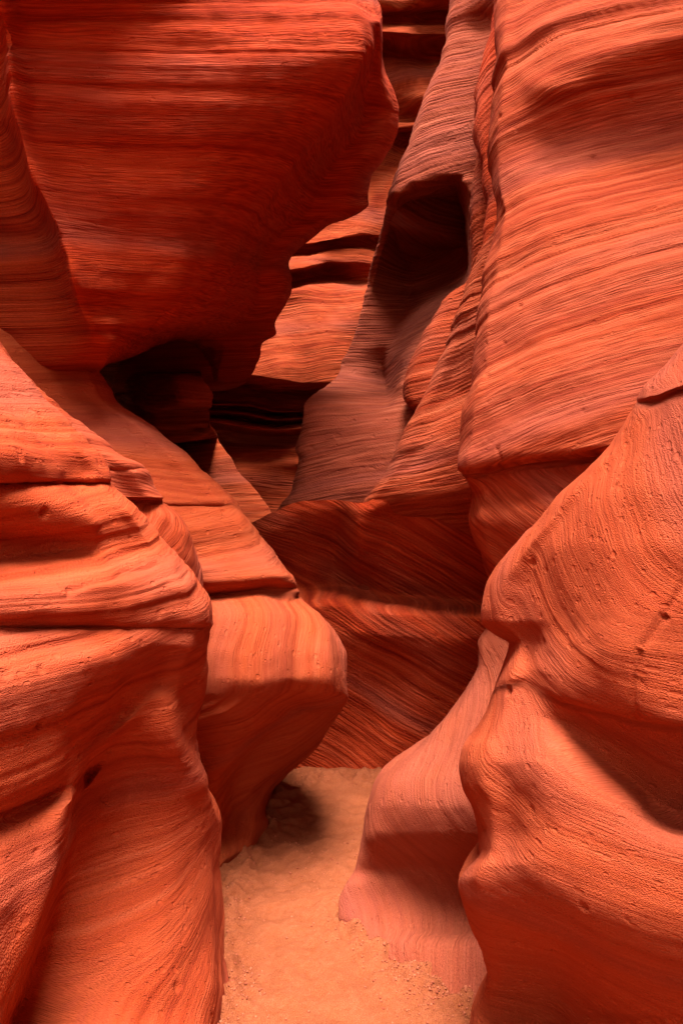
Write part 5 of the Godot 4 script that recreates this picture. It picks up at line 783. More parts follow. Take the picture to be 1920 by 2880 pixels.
		[-4,6.697,-9.5,2.61, -2.178,6.697,-7.56,2.695, -1.369,6.772,-7.566,2.803, -0.986,6.568,-7.395,2.616, -0.636,6.512,-7.416,2.575, -0.371,6.585,-7.424,2.658, -0.107,6.712,-7.485,2.796, 0.163,6.777,-7.606,2.872, 0.43,6.664,-7.529,2.77, 0.657,6.685,-7.556,2.8, 0.884,6.735,-7.579,2.86, 1.103,6.729,-7.536,2.863, 2.222,6.72,-7.541,2.9, 2.971,6.716,-7.552,2.927, 3.225,6.715,-7.566,2.937, 3.046,6.715,-7.866,2.928, 2.675,6.715,-8.166,2.911],
		[-4,6.794,-9.5,2.905, -2.244,6.794,-7.79,2.912, -1.401,6.82,-7.74,2.941, -1.013,6.624,-7.6,2.747, -0.655,6.582,-7.637,2.706, -0.384,6.696,-7.679,2.82, -0.11,6.794,-7.699,2.92, 0.167,6.842,-7.805,2.968, 0.441,6.73,-7.718,2.857, 0.672,6.746,-7.736,2.873, 0.91,6.813,-7.802,2.942, 1.139,6.812,-7.782,2.941, 2.294,6.807,-7.786,2.94, 3.068,6.807,-7.798,2.943, 3.329,6.81,-7.812,2.946, 3.15,6.81,-8.112,2.945, 2.779,6.81,-8.412,2.944],
		[-4,6.754,-9.5,3.005, -2.259,6.754,-7.84,2.959, -1.396,6.721,-7.717,2.905, -1.018,6.55,-7.633,2.725, -0.658,6.526,-7.678,2.692, -0.387,6.67,-7.746,2.83, -0.11,6.727,-7.713,2.88, 0.167,6.757,-7.799,2.903, 0.441,6.664,-7.725,2.804, 0.673,6.675,-7.741,2.809, 0.916,6.755,-7.851,2.884, 1.15,6.76,-7.852,2.883, 2.315,6.761,-7.857,2.856, 3.096,6.766,-7.868,2.842, 3.359,6.773,-7.882,2.843, 3.18,6.773,-8.182,2.848, 2.809,6.773,-8.482,2.858],
		[-4,6.594,-9.5,2.943, -2.204,6.594,-7.651,2.858, -1.356,6.535,-7.496,2.761, -0.992,6.382,-7.443,2.592, -0.642,6.365,-7.486,2.56, -0.378,6.516,-7.56,2.698, -0.107,6.551,-7.504,2.722, 0.162,6.576,-7.582,2.735, 0.43,6.498,-7.522,2.646, 0.655,6.506,-7.538,2.644, 0.894,6.588,-7.663,2.716, 1.123,6.596,-7.672,2.714, 2.262,6.6,-7.677,2.667, 3.025,6.607,-7.688,2.641, 3.283,6.616,-7.702,2.639, 3.104,6.616,-8.002,2.648, 2.733,6.616,-8.302,2.665],
		[-4,6.512,-9.5,2.984, -2.198,6.512,-7.631,2.849, -1.344,6.414,-7.425,2.692, -0.991,6.293,-7.435,2.546, -0.64,6.284,-7.463,2.513, -0.377,6.441,-7.538,2.652, -0.106,6.441,-7.443,2.633, 0.161,6.459,-7.509,2.633, 0.428,6.416,-7.489,2.571, 0.652,6.416,-7.507,2.556, 0.893,6.496,-7.652,2.62, 1.123,6.509,-7.671,2.618, 2.262,6.517,-7.675,2.547, 3.024,6.529,-7.687,2.506, 3.282,6.542,-7.701,2.501, 3.103,6.542,-8.001,2.515, 2.732,6.542,-8.301,2.543],
		[-4,6.565,-9.5,3.144, -2.255,6.565,-7.827,2.973, -1.374,6.448,-7.592,2.775, -1.021,6.352,-7.66,2.648, -0.656,6.344,-7.658,2.606, -0.386,6.5,-7.725,2.737, -0.109,6.476,-7.603,2.687, 0.164,6.495,-7.665,2.681, 0.44,6.488,-7.696,2.649, 0.67,6.475,-7.712,2.616, 0.917,6.543,-7.861,2.663, 1.154,6.562,-7.883,2.659, 2.324,6.573,-7.888,2.565, 3.108,6.589,-7.899,2.509, 3.372,6.606,-7.913,2.502, 3.194,6.606,-8.213,2.52, 2.822,6.606,-8.513,2.556],
		[-4,6.506,-9.5,3.185, -2.305,6.506,-8,2.982, -1.409,6.409,-7.789,2.783, -1.056,6.346,-7.924,2.682, -0.671,6.322,-7.825,2.614, -0.393,6.454,-7.866,2.715, -0.111,6.422,-7.752,2.651, 0.168,6.458,-7.822,2.656, 0.455,6.513,-7.957,2.68, 0.691,6.458,-7.954,2.599, 0.94,6.477,-8.055,2.591, 1.182,6.511,-8.075,2.598, 2.381,6.528,-8.08,2.482, 3.183,6.549,-8.091,2.413, 3.454,6.571,-8.105,2.404, 3.276,6.571,-8.405,2.427, 2.904,6.571,-8.705,2.472],
		[-4,6.18,-9.5,2.923, -2.24,6.18,-7.776,2.685, -1.387,6.148,-7.664,2.546, -1.035,6.084,-7.761,2.44, -0.649,6.04,-7.577,2.346, -0.381,6.141,-7.61,2.414, -0.108,6.162,-7.585,2.4, 0.164,6.21,-7.656,2.415, 0.448,6.275,-7.846,2.446, 0.678,6.167,-7.799,2.31, 0.911,6.133,-7.807,2.248, 1.148,6.2,-7.841,2.285, 2.312,6.218,-7.846,2.158, 3.091,6.239,-7.857,2.082, 3.355,6.26,-7.871,2.071, 3.176,6.26,-8.171,2.096, 2.805,6.26,-8.471,2.146],
		[-4,5.966,-9.5,2.64, -2.24,5.966,-7.775,2.43, -1.397,5.977,-7.723,2.348, -1.026,5.885,-7.694,2.216, -0.645,5.858,-7.53,2.145, -0.379,5.943,-7.583,2.201, -0.11,6.045,-7.679,2.274, 0.165,6.062,-7.696,2.261, 0.449,6.065,-7.851,2.234, 0.676,5.93,-7.778,2.075, 0.899,5.877,-7.709,1.997, 1.141,5.996,-7.795,2.089, 2.298,6.01,-7.8,1.977, 3.073,6.028,-7.811,1.909, 3.335,6.046,-7.825,1.899, 3.156,6.046,-8.125,1.922, 2.785,6.046,-8.425,1.966],
		[-4,5.927,-9.5,2.463, -2.287,5.927,-7.937,2.312, -1.42,5.926,-7.85,2.239, -1.034,5.828,-7.756,2.11, -0.657,5.832,-7.671,2.083, -0.386,5.908,-7.725,2.137, -0.112,6.042,-7.861,2.25, 0.168,6.018,-7.823,2.203, 0.453,5.968,-7.93,2.13, 0.685,5.851,-7.879,1.995, 0.91,5.816,-7.802,1.941, 1.16,5.959,-7.922,2.064, 2.336,5.971,-7.927,1.981, 3.123,5.986,-7.938,1.932, 3.389,6.001,-7.952,1.926, 3.21,6.001,-8.252,1.943, 2.839,6.001,-8.552,1.976],
		[-4,5.89,-9.5,2.225, -2.339,5.89,-8.118,2.152, -1.439,5.857,-7.952,2.082, -1.044,5.771,-7.83,1.979, -0.673,5.808,-7.852,2.002, -0.394,5.867,-7.878,2.049, -0.114,6.007,-8.012,2.178, 0.17,5.936,-7.923,2.095, 0.456,5.844,-7.987,1.992, 0.695,5.777,-7.996,1.915, 0.926,5.774,-7.939,1.902, 1.182,5.921,-8.071,2.04, 2.38,5.93,-8.075,2, 3.182,5.942,-8.087,1.98, 3.452,5.955,-8.101,1.982, 3.274,5.955,-8.401,1.991, 2.902,5.955,-8.701,2.007],
		[-4,5.717,-9.5,1.857, -2.272,5.717,-7.886,1.853, -1.392,5.671,-7.691,1.805, -1.009,5.594,-7.571,1.727, -0.654,5.639,-7.628,1.771, -0.382,5.687,-7.636,1.819, -0.111,5.82,-7.759,1.951, 0.164,5.737,-7.66,1.867, 0.441,5.641,-7.714,1.771, 0.674,5.599,-7.751,1.728, 0.899,5.607,-7.706,1.736, 1.147,5.745,-7.831,1.874, 2.309,5.753,-7.836,1.879, 3.087,5.764,-7.847,1.889, 3.35,5.777,-7.861,1.901, 3.172,5.777,-8.161,1.902, 2.8,5.777,-8.461,1.902],
		[-4,5.657,-9.5,1.632, -2.261,5.657,-7.848,1.689, -1.378,5.52,-7.613,1.579, -1.001,5.539,-7.507,1.61, -0.653,5.592,-7.613,1.673, -0.379,5.56,-7.578,1.649, -0.11,5.629,-7.674,1.726, 0.162,5.552,-7.576,1.658, 0.436,5.518,-7.621,1.632, 0.67,5.557,-7.709,1.677, 0.896,5.573,-7.682,1.701, 1.14,5.641,-7.782,1.776, 2.295,5.647,-7.787,1.816, 3.068,5.656,-7.798,1.849, 3.33,5.667,-7.812,1.867, 3.151,5.667,-8.112,1.861, 2.78,5.667,-8.412,1.849],
		[-4,5.768,-9.5,1.674, -2.353,5.768,-8.166,1.751, -1.433,5.634,-7.921,1.658, -1.044,5.663,-7.829,1.705, -0.682,5.714,-7.952,1.77, -0.394,5.669,-7.886,1.738, -0.114,5.726,-7.963,1.806, 0.169,5.646,-7.878,1.74, 0.453,5.613,-7.924,1.719, 0.699,5.678,-8.041,1.794, 0.936,5.704,-8.025,1.83, 1.186,5.753,-8.098,1.889, 2.388,5.758,-8.103,1.947, 3.192,5.767,-8.114,1.991, 3.464,5.777,-8.128,2.012, 3.285,5.777,-8.428,2.003, 2.914,5.777,-8.728,1.986],
		[-4,5.536,-9.5,1.467, -2.322,5.536,-8.06,1.537, -1.426,5.471,-7.881,1.507, -1.043,5.494,-7.821,1.545, -0.679,5.505,-7.92,1.57, -0.389,5.439,-7.78,1.516, -0.112,5.453,-7.812,1.541, 0.168,5.407,-7.828,1.505, 0.45,5.406,-7.88,1.514, 0.699,5.517,-8.041,1.635, 0.938,5.545,-8.036,1.671, 1.172,5.524,-8.003,1.66, 2.36,5.529,-8.008,1.71, 3.155,5.536,-8.019,1.749, 3.424,5.545,-8.033,1.768, 3.245,5.545,-8.333,1.76, 2.874,5.545,-8.633,1.745],
		[-4,5.075,-9.5,1.079, -2.241,5.075,-7.778,1.126, -1.416,5.174,-7.826,1.245, -1.029,5.093,-7.719,1.174, -0.657,5.047,-7.667,1.137, -0.382,5.035,-7.633,1.132, -0.109,5.005,-7.664,1.109, 0.168,5.059,-7.845,1.168, 0.447,5.094,-7.831,1.211, 0.683,5.142,-7.861,1.264, 0.918,5.145,-7.873,1.273, 1.139,5.1,-7.778,1.233, 2.293,5.099,-7.782,1.261, 3.066,5.102,-7.794,1.283, 3.328,5.106,-7.808,1.293, 3.149,5.106,-8.108,1.288, 2.778,5.106,-8.408,1.278],
		[-4,4.648,-9.5,0.709, -2.259,4.648,-7.841,0.735, -1.372,4.573,-7.581,0.672, -1.022,4.567,-7.661,0.671, -0.653,4.556,-7.623,0.664, -0.387,4.562,-7.735,0.674, -0.109,4.524,-7.641,0.64, 0.164,4.585,-7.648,0.704, 0.441,4.64,-7.72,0.762, 0.668,4.614,-7.691,0.739, 0.912,4.668,-7.816,0.797, 1.157,4.729,-7.905,0.86, 2.331,4.714,-7.909,0.86, 3.116,4.702,-7.921,0.859, 3.382,4.693,-7.935,0.853, 3.203,4.693,-8.235,0.851, 2.832,4.693,-8.535,0.845],
		[-4,4.405,-9.5,0.506, -2.225,4.405,-7.723,0.517, -1.355,4.285,-7.49,0.402, -1.015,4.33,-7.615,0.448, -0.643,4.273,-7.504,0.393, -0.376,4.258,-7.521,0.38, -0.107,4.286,-7.477,0.409, 0.16,4.332,-7.472,0.457, 0.439,4.398,-7.674,0.524, 0.667,4.386,-7.671,0.513, 0.898,4.413,-7.698,0.542, 1.138,4.445,-7.773,0.575, 2.292,4.433,-7.778,0.569, 3.065,4.424,-7.789,0.564, 3.326,4.417,-7.803,0.559, 3.147,4.417,-8.103,0.557, 2.776,4.417,-8.403,0.555],
		[-4,4.441,-9.5,0.593, -2.277,4.441,-7.903,0.584, -1.393,4.32,-7.696,0.459, -1.043,4.369,-7.82,0.507, -0.661,4.308,-7.709,0.444, -0.386,4.294,-7.713,0.429, -0.11,4.337,-7.691,0.471, 0.164,4.371,-7.664,0.504, 0.449,4.426,-7.851,0.557, 0.682,4.416,-7.848,0.546, 0.904,4.398,-7.752,0.527, 1.145,4.422,-7.821,0.55, 2.306,4.411,-7.826,0.534, 3.084,4.403,-7.837,0.523, 3.346,4.398,-7.851,0.516, 3.167,4.398,-8.151,0.516, 2.796,4.398,-8.451,0.518],
		[-4,4.392,-9.5,0.535, -2.29,4.392,-7.948,0.53, -1.411,4.275,-7.799,0.41, -1.05,4.314,-7.875,0.449, -0.664,4.24,-7.741,0.374, -0.386,4.231,-7.718,0.363, -0.111,4.297,-7.741,0.429, 0.165,4.32,-7.715,0.451, 0.451,4.365,-7.9,0.495, 0.686,4.359,-7.893,0.489, 0.909,4.338,-7.789,0.467, 1.149,4.347,-7.85,0.475, 2.315,4.34,-7.854,0.465, 3.095,4.336,-7.866,0.459, 3.358,4.333,-7.88,0.455, 3.18,4.333,-8.18,0.456, 2.808,4.333,-8.48,0.457],
		[-4,4.258,-9.5,0.36, -2.221,4.258,-7.711,0.37, -1.376,4.147,-7.604,0.264, -1.018,4.173,-7.631,0.292, -0.642,4.095,-7.489,0.216, -0.373,4.095,-7.464,0.218, -0.108,4.179,-7.533,0.303, 0.162,4.203,-7.541,0.328, 0.443,4.251,-7.747,0.377, 0.672,4.249,-7.737,0.376, 0.894,4.237,-7.665,0.365, 1.131,4.236,-7.723,0.365, 2.277,4.232,-7.727,0.368, 3.045,4.231,-7.739,0.371, 3.304,4.232,-7.753,0.373, 3.125,4.232,-8.053,0.372, 2.754,4.232,-8.353,0.37],
		[-4,4.106,-9.5,0.147, -2.192,4.106,-7.61,0.183, -1.37,4.005,-7.569,0.095, -0.994,3.984,-7.455,0.081, -0.627,3.913,-7.317,0.016, -0.366,3.948,-7.323,0.055, -0.107,4.063,-7.501,0.174, 0.161,4.058,-7.501,0.174, 0.437,4.083,-7.647,0.203, 0.664,4.089,-7.637,0.213, 0.878,4.052,-7.522,0.18, 1.111,4.035,-7.585,0.167, 2.236,4.04,-7.589,0.191, 2.99,4.048,-7.6,0.211, 3.245,4.056,-7.615,0.224, 3.066,4.056,-7.915,0.22, 2.695,4.056,-8.215,0.213],
		[-4,4.115,-9.5,0.121, -2.237,4.115,-7.763,0.169, -1.412,4.036,-7.803,0.11, -1.028,4.022,-7.709,0.104, -0.656,3.98,-7.655,0.072, -0.38,4.007,-7.607,0.105, -0.111,4.106,-7.747,0.209, 0.164,4.06,-7.652,0.171, 0.439,4.048,-7.681,0.164, 0.667,4.056,-7.676,0.179, 0.879,4.006,-7.533,0.134, 1.113,3.985,-7.599,0.118, 2.241,3.994,-7.604,0.153, 2.996,4.005,-7.615,0.182, 3.252,4.016,-7.629,0.199, 3.073,4.016,-7.929,0.193, 2.702,4.016,-8.229,0.184],
		[-4,4.035,-9.5,0.078, -2.261,4.035,-7.847,0.111, -1.423,3.952,-7.863,0.042, -1.03,3.917,-7.725,0.014, -0.665,3.919,-7.763,0.021, -0.386,3.962,-7.72,0.069, -0.112,4.045,-7.871,0.156, 0.166,3.974,-7.741,0.09, 0.439,3.943,-7.689,0.064, 0.67,3.961,-7.709,0.085, 0.885,3.904,-7.585,0.032, 1.121,3.88,-7.658,0.011, 2.258,3.896,-7.663,0.046, 3.019,3.913,-7.674,0.075, 3.277,3.93,-7.688,0.096, 3.098,3.93,-7.988,0.093, 2.727,3.93,-8.288,0.086],
		[-4,3.908,-9.5,0.068, -2.212,3.908,-7.68,0.057, -1.395,3.84,-7.71,-0.017, -1.003,3.784,-7.522,-0.075, -0.649,3.803,-7.577,-0.058, -0.376,3.846,-7.525,-0.017, -0.109,3.906,-7.655,0.041, 0.162,3.849,-7.582,-0.018, 0.432,3.835,-7.561,-0.033, 0.661,3.857,-7.607,-0.013, 0.879,3.809,-7.534,-0.062, 1.114,3.785,-7.607,-0.087, 2.243,3.805,-7.611,-0.075, 2.999,3.825,-7.622,-0.06, 3.255,3.846,-7.637,-0.041, 3.076,3.846,-7.937,-0.04, 2.705,3.846,-8.237,-0.038],
		[-4,3.815,-9.5,0.144, -2.173,3.815,-7.544,0.065, -1.343,3.71,-7.421,-0.073, -0.965,3.652,-7.235,-0.146, -0.628,3.69,-7.324,-0.121, -0.365,3.739,-7.297,-0.083, -0.106,3.792,-7.44,-0.039, 0.158,3.743,-7.394,-0.099, 0.422,3.737,-7.386,-0.116, 0.648,3.761,-7.451,-0.1, 0.863,3.716,-7.4,-0.154, 1.093,3.694,-7.467,-0.185, 2.202,3.715,-7.472,-0.207, 2.944,3.737,-7.483,-0.214, 3.195,3.758,-7.497,-0.203, 3.016,3.758,-7.797,-0.195, 2.645,3.758,-8.097,-0.179],
		[-4,3.523,-9.5,0.074, -2.144,3.523,-7.44,-0.096, -1.309,3.451,-7.234,-0.239, -0.953,3.415,-7.146,-0.304, -0.625,3.507,-7.292,-0.238, -0.36,3.515,-7.208,-0.253, -0.103,3.485,-7.218,-0.304, 0.155,3.462,-7.227,-0.348, 0.412,3.464,-7.208,-0.367, 0.639,3.487,-7.354,-0.362, 0.863,3.459,-7.4,-0.408, 1.082,3.447,-7.387,-0.437, 2.178,3.469,-7.392,-0.506, 2.913,3.491,-7.403,-0.544, 3.161,3.513,-7.417,-0.542, 2.982,3.513,-7.717,-0.525, 2.611,3.513,-8.017,-0.492],
		[-4,3.038,-9.5,-0.207, -2.051,3.038,-7.118,-0.473, -1.288,3.086,-7.12,-0.518, -0.948,3.109,-7.107,-0.536, -0.601,3.126,-7.009,-0.563, -0.35,3.082,-6.993,-0.636, -0.099,3.043,-6.958,-0.706, 0.153,3.094,-7.148,-0.684, 0.411,3.085,-7.186,-0.723, 0.626,3.059,-7.2,-0.776, 0.846,3.077,-7.248,-0.783, 1.048,3.103,-7.156,-0.783, 2.11,3.103,-7.161,-0.911, 2.822,3.106,-7.172,-0.995, 3.063,3.108,-7.186,-1.021, 2.884,3.108,-7.486,-0.996, 2.513,3.108,-7.786,-0.947],
		[-4,2.808,-9.5,-0.336, -2.017,2.808,-7,-0.651, -1.261,2.854,-6.968,-0.712, -0.925,2.894,-6.937,-0.72, -0.583,2.851,-6.804,-0.811, -0.347,2.828,-6.931,-0.865, -0.099,2.825,-6.924,-0.903, 0.151,2.851,-7.04,-0.91, 0.404,2.827,-7.066,-0.969, 0.606,2.809,-6.972,-1.017, 0.82,2.861,-7.03,-0.994, 1.034,2.905,-7.06,-0.98, 2.082,2.894,-7.064,-1.137, 2.784,2.884,-7.076,-1.245, 3.022,2.876,-7.09,-1.286, 2.843,2.876,-7.39,-1.256, 2.472,2.876,-7.69,-1.2],
		[-4,2.722,-9.5,-0.447, -2.018,2.722,-7.004,-0.752, -1.244,2.746,-6.874,-0.834, -0.915,2.787,-6.866,-0.837, -0.58,2.728,-6.768,-0.942, -0.346,2.718,-6.923,-0.982, -0.099,2.724,-6.909,-1.009, 0.149,2.727,-6.947,-1.039, 0.399,2.71,-6.989,-1.089, 0.599,2.71,-6.894,-1.117, 0.813,2.77,-6.966,-1.085, 1.034,2.812,-7.061,-1.072, 2.082,2.798,-7.066,-1.227, 2.784,2.785,-7.077,-1.333, 3.022,2.775,-7.091,-1.376, 2.843,2.775,-7.391,-1.347, 2.472,2.775,-7.691,-1.293],
		[-4,2.732,-9.5,-0.657, -2.106,2.732,-7.31,-0.856, -1.29,2.746,-7.126,-0.92, -0.952,2.788,-7.137,-0.909, -0.605,2.72,-7.061,-1.009, -0.361,2.714,-7.213,-1.037, -0.103,2.724,-7.192,-1.051, 0.153,2.71,-7.162,-1.089, 0.411,2.694,-7.189,-1.128, 0.618,2.706,-7.106,-1.136, 0.838,2.768,-7.182,-1.094, 1.069,2.805,-7.301,-1.077, 2.153,2.79,-7.306,-1.193, 2.879,2.777,-7.317,-1.273, 3.125,2.766,-7.331,-1.307, 2.946,2.766,-7.631,-1.287, 2.575,2.766,-7.931,-1.25],
		[-4,2.712,-9.5,-0.928, -2.191,2.712,-7.606,-1.019, -1.33,2.711,-7.349,-1.06, -0.986,2.746,-7.395,-1.04, -0.63,2.67,-7.346,-1.132, -0.374,2.671,-7.47,-1.142, -0.106,2.683,-7.44,-1.142, 0.158,2.66,-7.393,-1.177, 0.428,2.665,-7.488,-1.183, 0.646,2.697,-7.437,-1.161, 0.876,2.754,-7.51,-1.113, 1.12,2.779,-7.651,-1.098, 2.256,2.764,-7.656,-1.164, 3.017,2.751,-7.667,-1.21, 3.274,2.739,-7.681,-1.233, 3.095,2.739,-7.981,-1.224, 2.724,2.739,-8.281,-1.205],
		[-4,2.641,-9.5,-1.24, -2.219,2.641,-7.704,-1.237, -1.34,2.629,-7.403,-1.248, -0.997,2.646,-7.481,-1.229, -0.638,2.568,-7.448,-1.307, -0.376,2.576,-7.511,-1.298, -0.107,2.587,-7.483,-1.286, 0.159,2.556,-7.407,-1.316, 0.432,2.585,-7.554,-1.286, 0.656,2.634,-7.549,-1.237, 0.886,2.674,-7.598,-1.196, 1.133,2.681,-7.735,-1.189, 2.281,2.667,-7.739,-1.199, 3.049,2.656,-7.751,-1.208, 3.309,2.646,-7.765,-1.217, 3.13,2.646,-8.065,-1.217, 2.759,2.646,-8.365,-1.218],
		[-4,2.559,-9.5,-1.531, -2.124,2.559,-7.372,-1.442, -1.28,2.544,-7.072,-1.419, -0.954,2.552,-7.155,-1.398, -0.61,2.478,-7.121,-1.456, -0.359,2.492,-7.188,-1.431, -0.103,2.506,-7.199,-1.406, 0.153,2.481,-7.152,-1.421, 0.42,2.523,-7.349,-1.367, 0.64,2.574,-7.361,-1.306, 0.863,2.605,-7.393,-1.266, 1.101,2.604,-7.521,-1.257, 2.218,2.593,-7.525,-1.22, 2.965,2.583,-7.537,-1.197, 3.218,2.574,-7.551,-1.194, 3.039,2.574,-7.851,-1.203, 2.668,2.574,-8.151,-1.22],
		[-4,2.574,-9.5,-1.684, -2.214,2.574,-7.685,-1.535, -1.338,2.559,-7.394,-1.479, -0.999,2.558,-7.489,-1.455, -0.64,2.486,-7.466,-1.499, -0.374,2.498,-7.476,-1.467, -0.107,2.507,-7.465,-1.437, 0.158,2.478,-7.39,-1.446, 0.433,2.524,-7.57,-1.38, 0.66,2.579,-7.595,-1.308, 0.888,2.601,-7.611,-1.268, 1.132,2.594,-7.728,-1.258, 2.278,2.583,-7.732,-1.18, 3.047,2.574,-7.743,-1.13, 3.306,2.567,-7.758,-1.118, 3.127,2.567,-8.058,-1.134, 2.756,2.567,-8.358,-1.164],
		[-4,2.495,-9.5,-1.772, -2.13,2.495,-7.393,-1.61, -1.289,2.481,-7.124,-1.556, -0.962,2.468,-7.212,-1.544, -0.616,2.403,-7.183,-1.581, -0.36,2.421,-7.2,-1.543, -0.103,2.433,-7.244,-1.511, 0.155,2.416,-7.239,-1.508, 0.428,2.478,-7.494,-1.426, 0.655,2.533,-7.534,-1.353, 0.878,2.544,-7.527,-1.325, 1.117,2.53,-7.627,-1.321, 2.249,2.521,-7.631,-1.241, 3.007,2.514,-7.643,-1.188, 3.263,2.507,-7.657,-1.174, 3.085,2.507,-7.957,-1.19, 2.713,2.507,-8.257,-1.222],
		[-4,2.491,-9.5,-1.769, -2.217,2.491,-7.695,-1.618, -1.35,2.48,-7.461,-1.56, -1.004,2.451,-7.532,-1.563, -0.642,2.391,-7.495,-1.595, -0.372,2.406,-7.446,-1.558, -0.107,2.413,-7.474,-1.532, 0.159,2.391,-7.408,-1.533, 0.434,2.452,-7.596,-1.452, 0.665,2.506,-7.647,-1.381, 0.888,2.503,-7.613,-1.366, 1.127,2.483,-7.693,-1.369, 2.268,2.476,-7.698,-1.288, 3.033,2.47,-7.709,-1.235, 3.292,2.465,-7.723,-1.22, 3.113,2.465,-8.023,-1.236, 2.742,2.465,-8.323,-1.267],
		[-4,2.393,-9.5,-1.851, -2.104,2.393,-7.304,-1.694, -1.288,2.384,-7.117,-1.641, -0.955,2.341,-7.16,-1.66, -0.61,2.294,-7.114,-1.681, -0.354,2.315,-7.09,-1.641, -0.103,2.326,-7.197,-1.613, 0.155,2.321,-7.224,-1.6, 0.428,2.396,-7.485,-1.506, 0.656,2.444,-7.543,-1.442, 0.873,2.428,-7.481,-1.441, 1.104,2.404,-7.54,-1.449, 2.223,2.399,-7.544,-1.372, 2.973,2.395,-7.556,-1.321, 3.226,2.392,-7.57,-1.306, 3.047,2.392,-7.87,-1.322, 2.676,2.392,-8.17,-1.351],
		[-4,2.378,-9.5,-1.852, -2.223,2.378,-7.717,-1.712, -1.374,2.373,-7.595,-1.655, -1.01,2.308,-7.577,-1.695, -0.644,2.273,-7.514,-1.703, -0.371,2.29,-7.419,-1.666, -0.107,2.294,-7.515,-1.645, 0.16,2.289,-7.473,-1.631, 0.436,2.359,-7.623,-1.543, 0.668,2.397,-7.684,-1.489, 0.886,2.367,-7.591,-1.503, 1.116,2.34,-7.625,-1.515, 2.248,2.337,-7.629,-1.438, 3.006,2.335,-7.641,-1.387, 3.262,2.334,-7.655,-1.37, 3.084,2.334,-7.955,-1.386, 2.712,2.334,-8.255,-1.414],
		[-4,2.294,-9.5,-1.947, -2.205,2.294,-7.653,-1.8, -1.375,2.291,-7.598,-1.743, -1.002,2.21,-7.517,-1.796, -0.639,2.197,-7.459,-1.782, -0.368,2.213,-7.358,-1.746, -0.107,2.215,-7.494,-1.726, 0.161,2.227,-7.495,-1.695, 0.436,2.296,-7.625,-1.607, 0.668,2.32,-7.683,-1.567, 0.883,2.278,-7.568,-1.592, 1.11,2.253,-7.582,-1.601, 2.236,2.252,-7.586,-1.52, 2.989,2.252,-7.598,-1.466, 3.244,2.252,-7.612,-1.447, 3.065,2.252,-7.912,-1.463, 2.694,2.252,-8.212,-1.493],
		[-4,2.198,-9.5,-2.06, -2.138,2.198,-7.422,-1.898, -1.341,2.192,-7.411,-1.845, -0.97,2.107,-7.273,-1.9, -0.62,2.113,-7.234,-1.867, -0.357,2.126,-7.141,-1.833, -0.104,2.128,-7.303,-1.813, 0.157,2.153,-7.332,-1.769, 0.424,2.215,-7.426,-1.688, 0.65,2.223,-7.48,-1.664, 0.859,2.176,-7.359,-1.693, 1.078,2.157,-7.363,-1.696, 2.171,2.157,-7.368,-1.613, 2.903,2.159,-7.379,-1.557, 3.151,2.16,-7.393,-1.537, 2.972,2.16,-7.693,-1.553, 2.601,2.16,-7.993,-1.585],
		[-4,2.11,-9.5,-2.187, -2.136,2.11,-7.415,-2.009, -1.343,2.094,-7.42,-1.959, -0.964,2.012,-7.229,-2.007, -0.62,2.039,-7.229,-1.951, -0.358,2.048,-7.158,-1.92, -0.105,2.051,-7.33,-1.897, 0.158,2.089,-7.366,-1.838, 0.423,2.136,-7.395,-1.769, 0.647,2.127,-7.448,-1.76, 0.857,2.08,-7.344,-1.788, 1.076,2.069,-7.345,-1.781, 2.166,2.071,-7.349,-1.688, 2.896,2.073,-7.361,-1.625, 3.143,2.075,-7.375,-1.603, 2.964,2.075,-7.675,-1.621, 2.593,2.075,-7.975,-1.655],
		[-4,2.023,-9.5,-2.292, -2.109,2.023,-7.321,-2.104, -1.322,1.997,-7.308,-2.062, -0.946,1.927,-7.094,-2.096, -0.612,1.968,-7.138,-2.026, -0.354,1.971,-7.089,-2, -0.104,1.977,-7.245,-1.973, 0.156,2.022,-7.28,-1.906, 0.415,2.053,-7.257,-1.853, 0.636,2.031,-7.315,-1.855, 0.845,1.99,-7.244,-1.877, 1.061,1.987,-7.248,-1.862, 2.137,1.989,-7.252,-1.765, 2.858,1.991,-7.264,-1.7, 3.102,1.994,-7.278,-1.676, 2.923,1.994,-7.578,-1.694, 2.552,1.994,-7.878,-1.73],
		[-4,1.847,-9.5,-2.466, -2.112,1.847,-7.331,-2.279, -1.305,1.794,-7.209,-2.261, -0.939,1.771,-7.043,-2.25, -0.614,1.822,-7.166,-2.172, -0.357,1.815,-7.147,-2.156, -0.103,1.832,-7.203,-2.117, 0.155,1.88,-7.234,-2.048, 0.409,1.871,-7.154,-2.033, 0.629,1.834,-7.24,-2.052, 0.849,1.814,-7.276,-2.052, 1.066,1.822,-7.278,-2.025, 2.146,1.825,-7.282,-1.928, 2.87,1.828,-7.294,-1.862, 3.114,1.831,-7.308,-1.838, 2.936,1.831,-7.608,-1.856, 2.564,1.831,-7.908,-1.892],
		[-4,1.576,-9.5,-2.58, -2.09,1.576,-7.255,-2.459, -1.279,1.508,-7.07,-2.48, -0.947,1.556,-7.103,-2.414, -0.612,1.574,-7.136,-2.377, -0.355,1.574,-7.11,-2.363, -0.1,1.61,-7.007,-2.312, 0.152,1.62,-7.111,-2.288, 0.407,1.57,-7.127,-2.324, 0.627,1.543,-7.212,-2.339, 0.856,1.552,-7.333,-2.318, 1.066,1.553,-7.281,-2.304, 2.147,1.559,-7.285,-2.238, 2.871,1.564,-7.297,-2.191, 3.116,1.57,-7.311,-2.172, 2.937,1.57,-7.611,-2.184, 2.566,1.57,-7.911,-2.207],
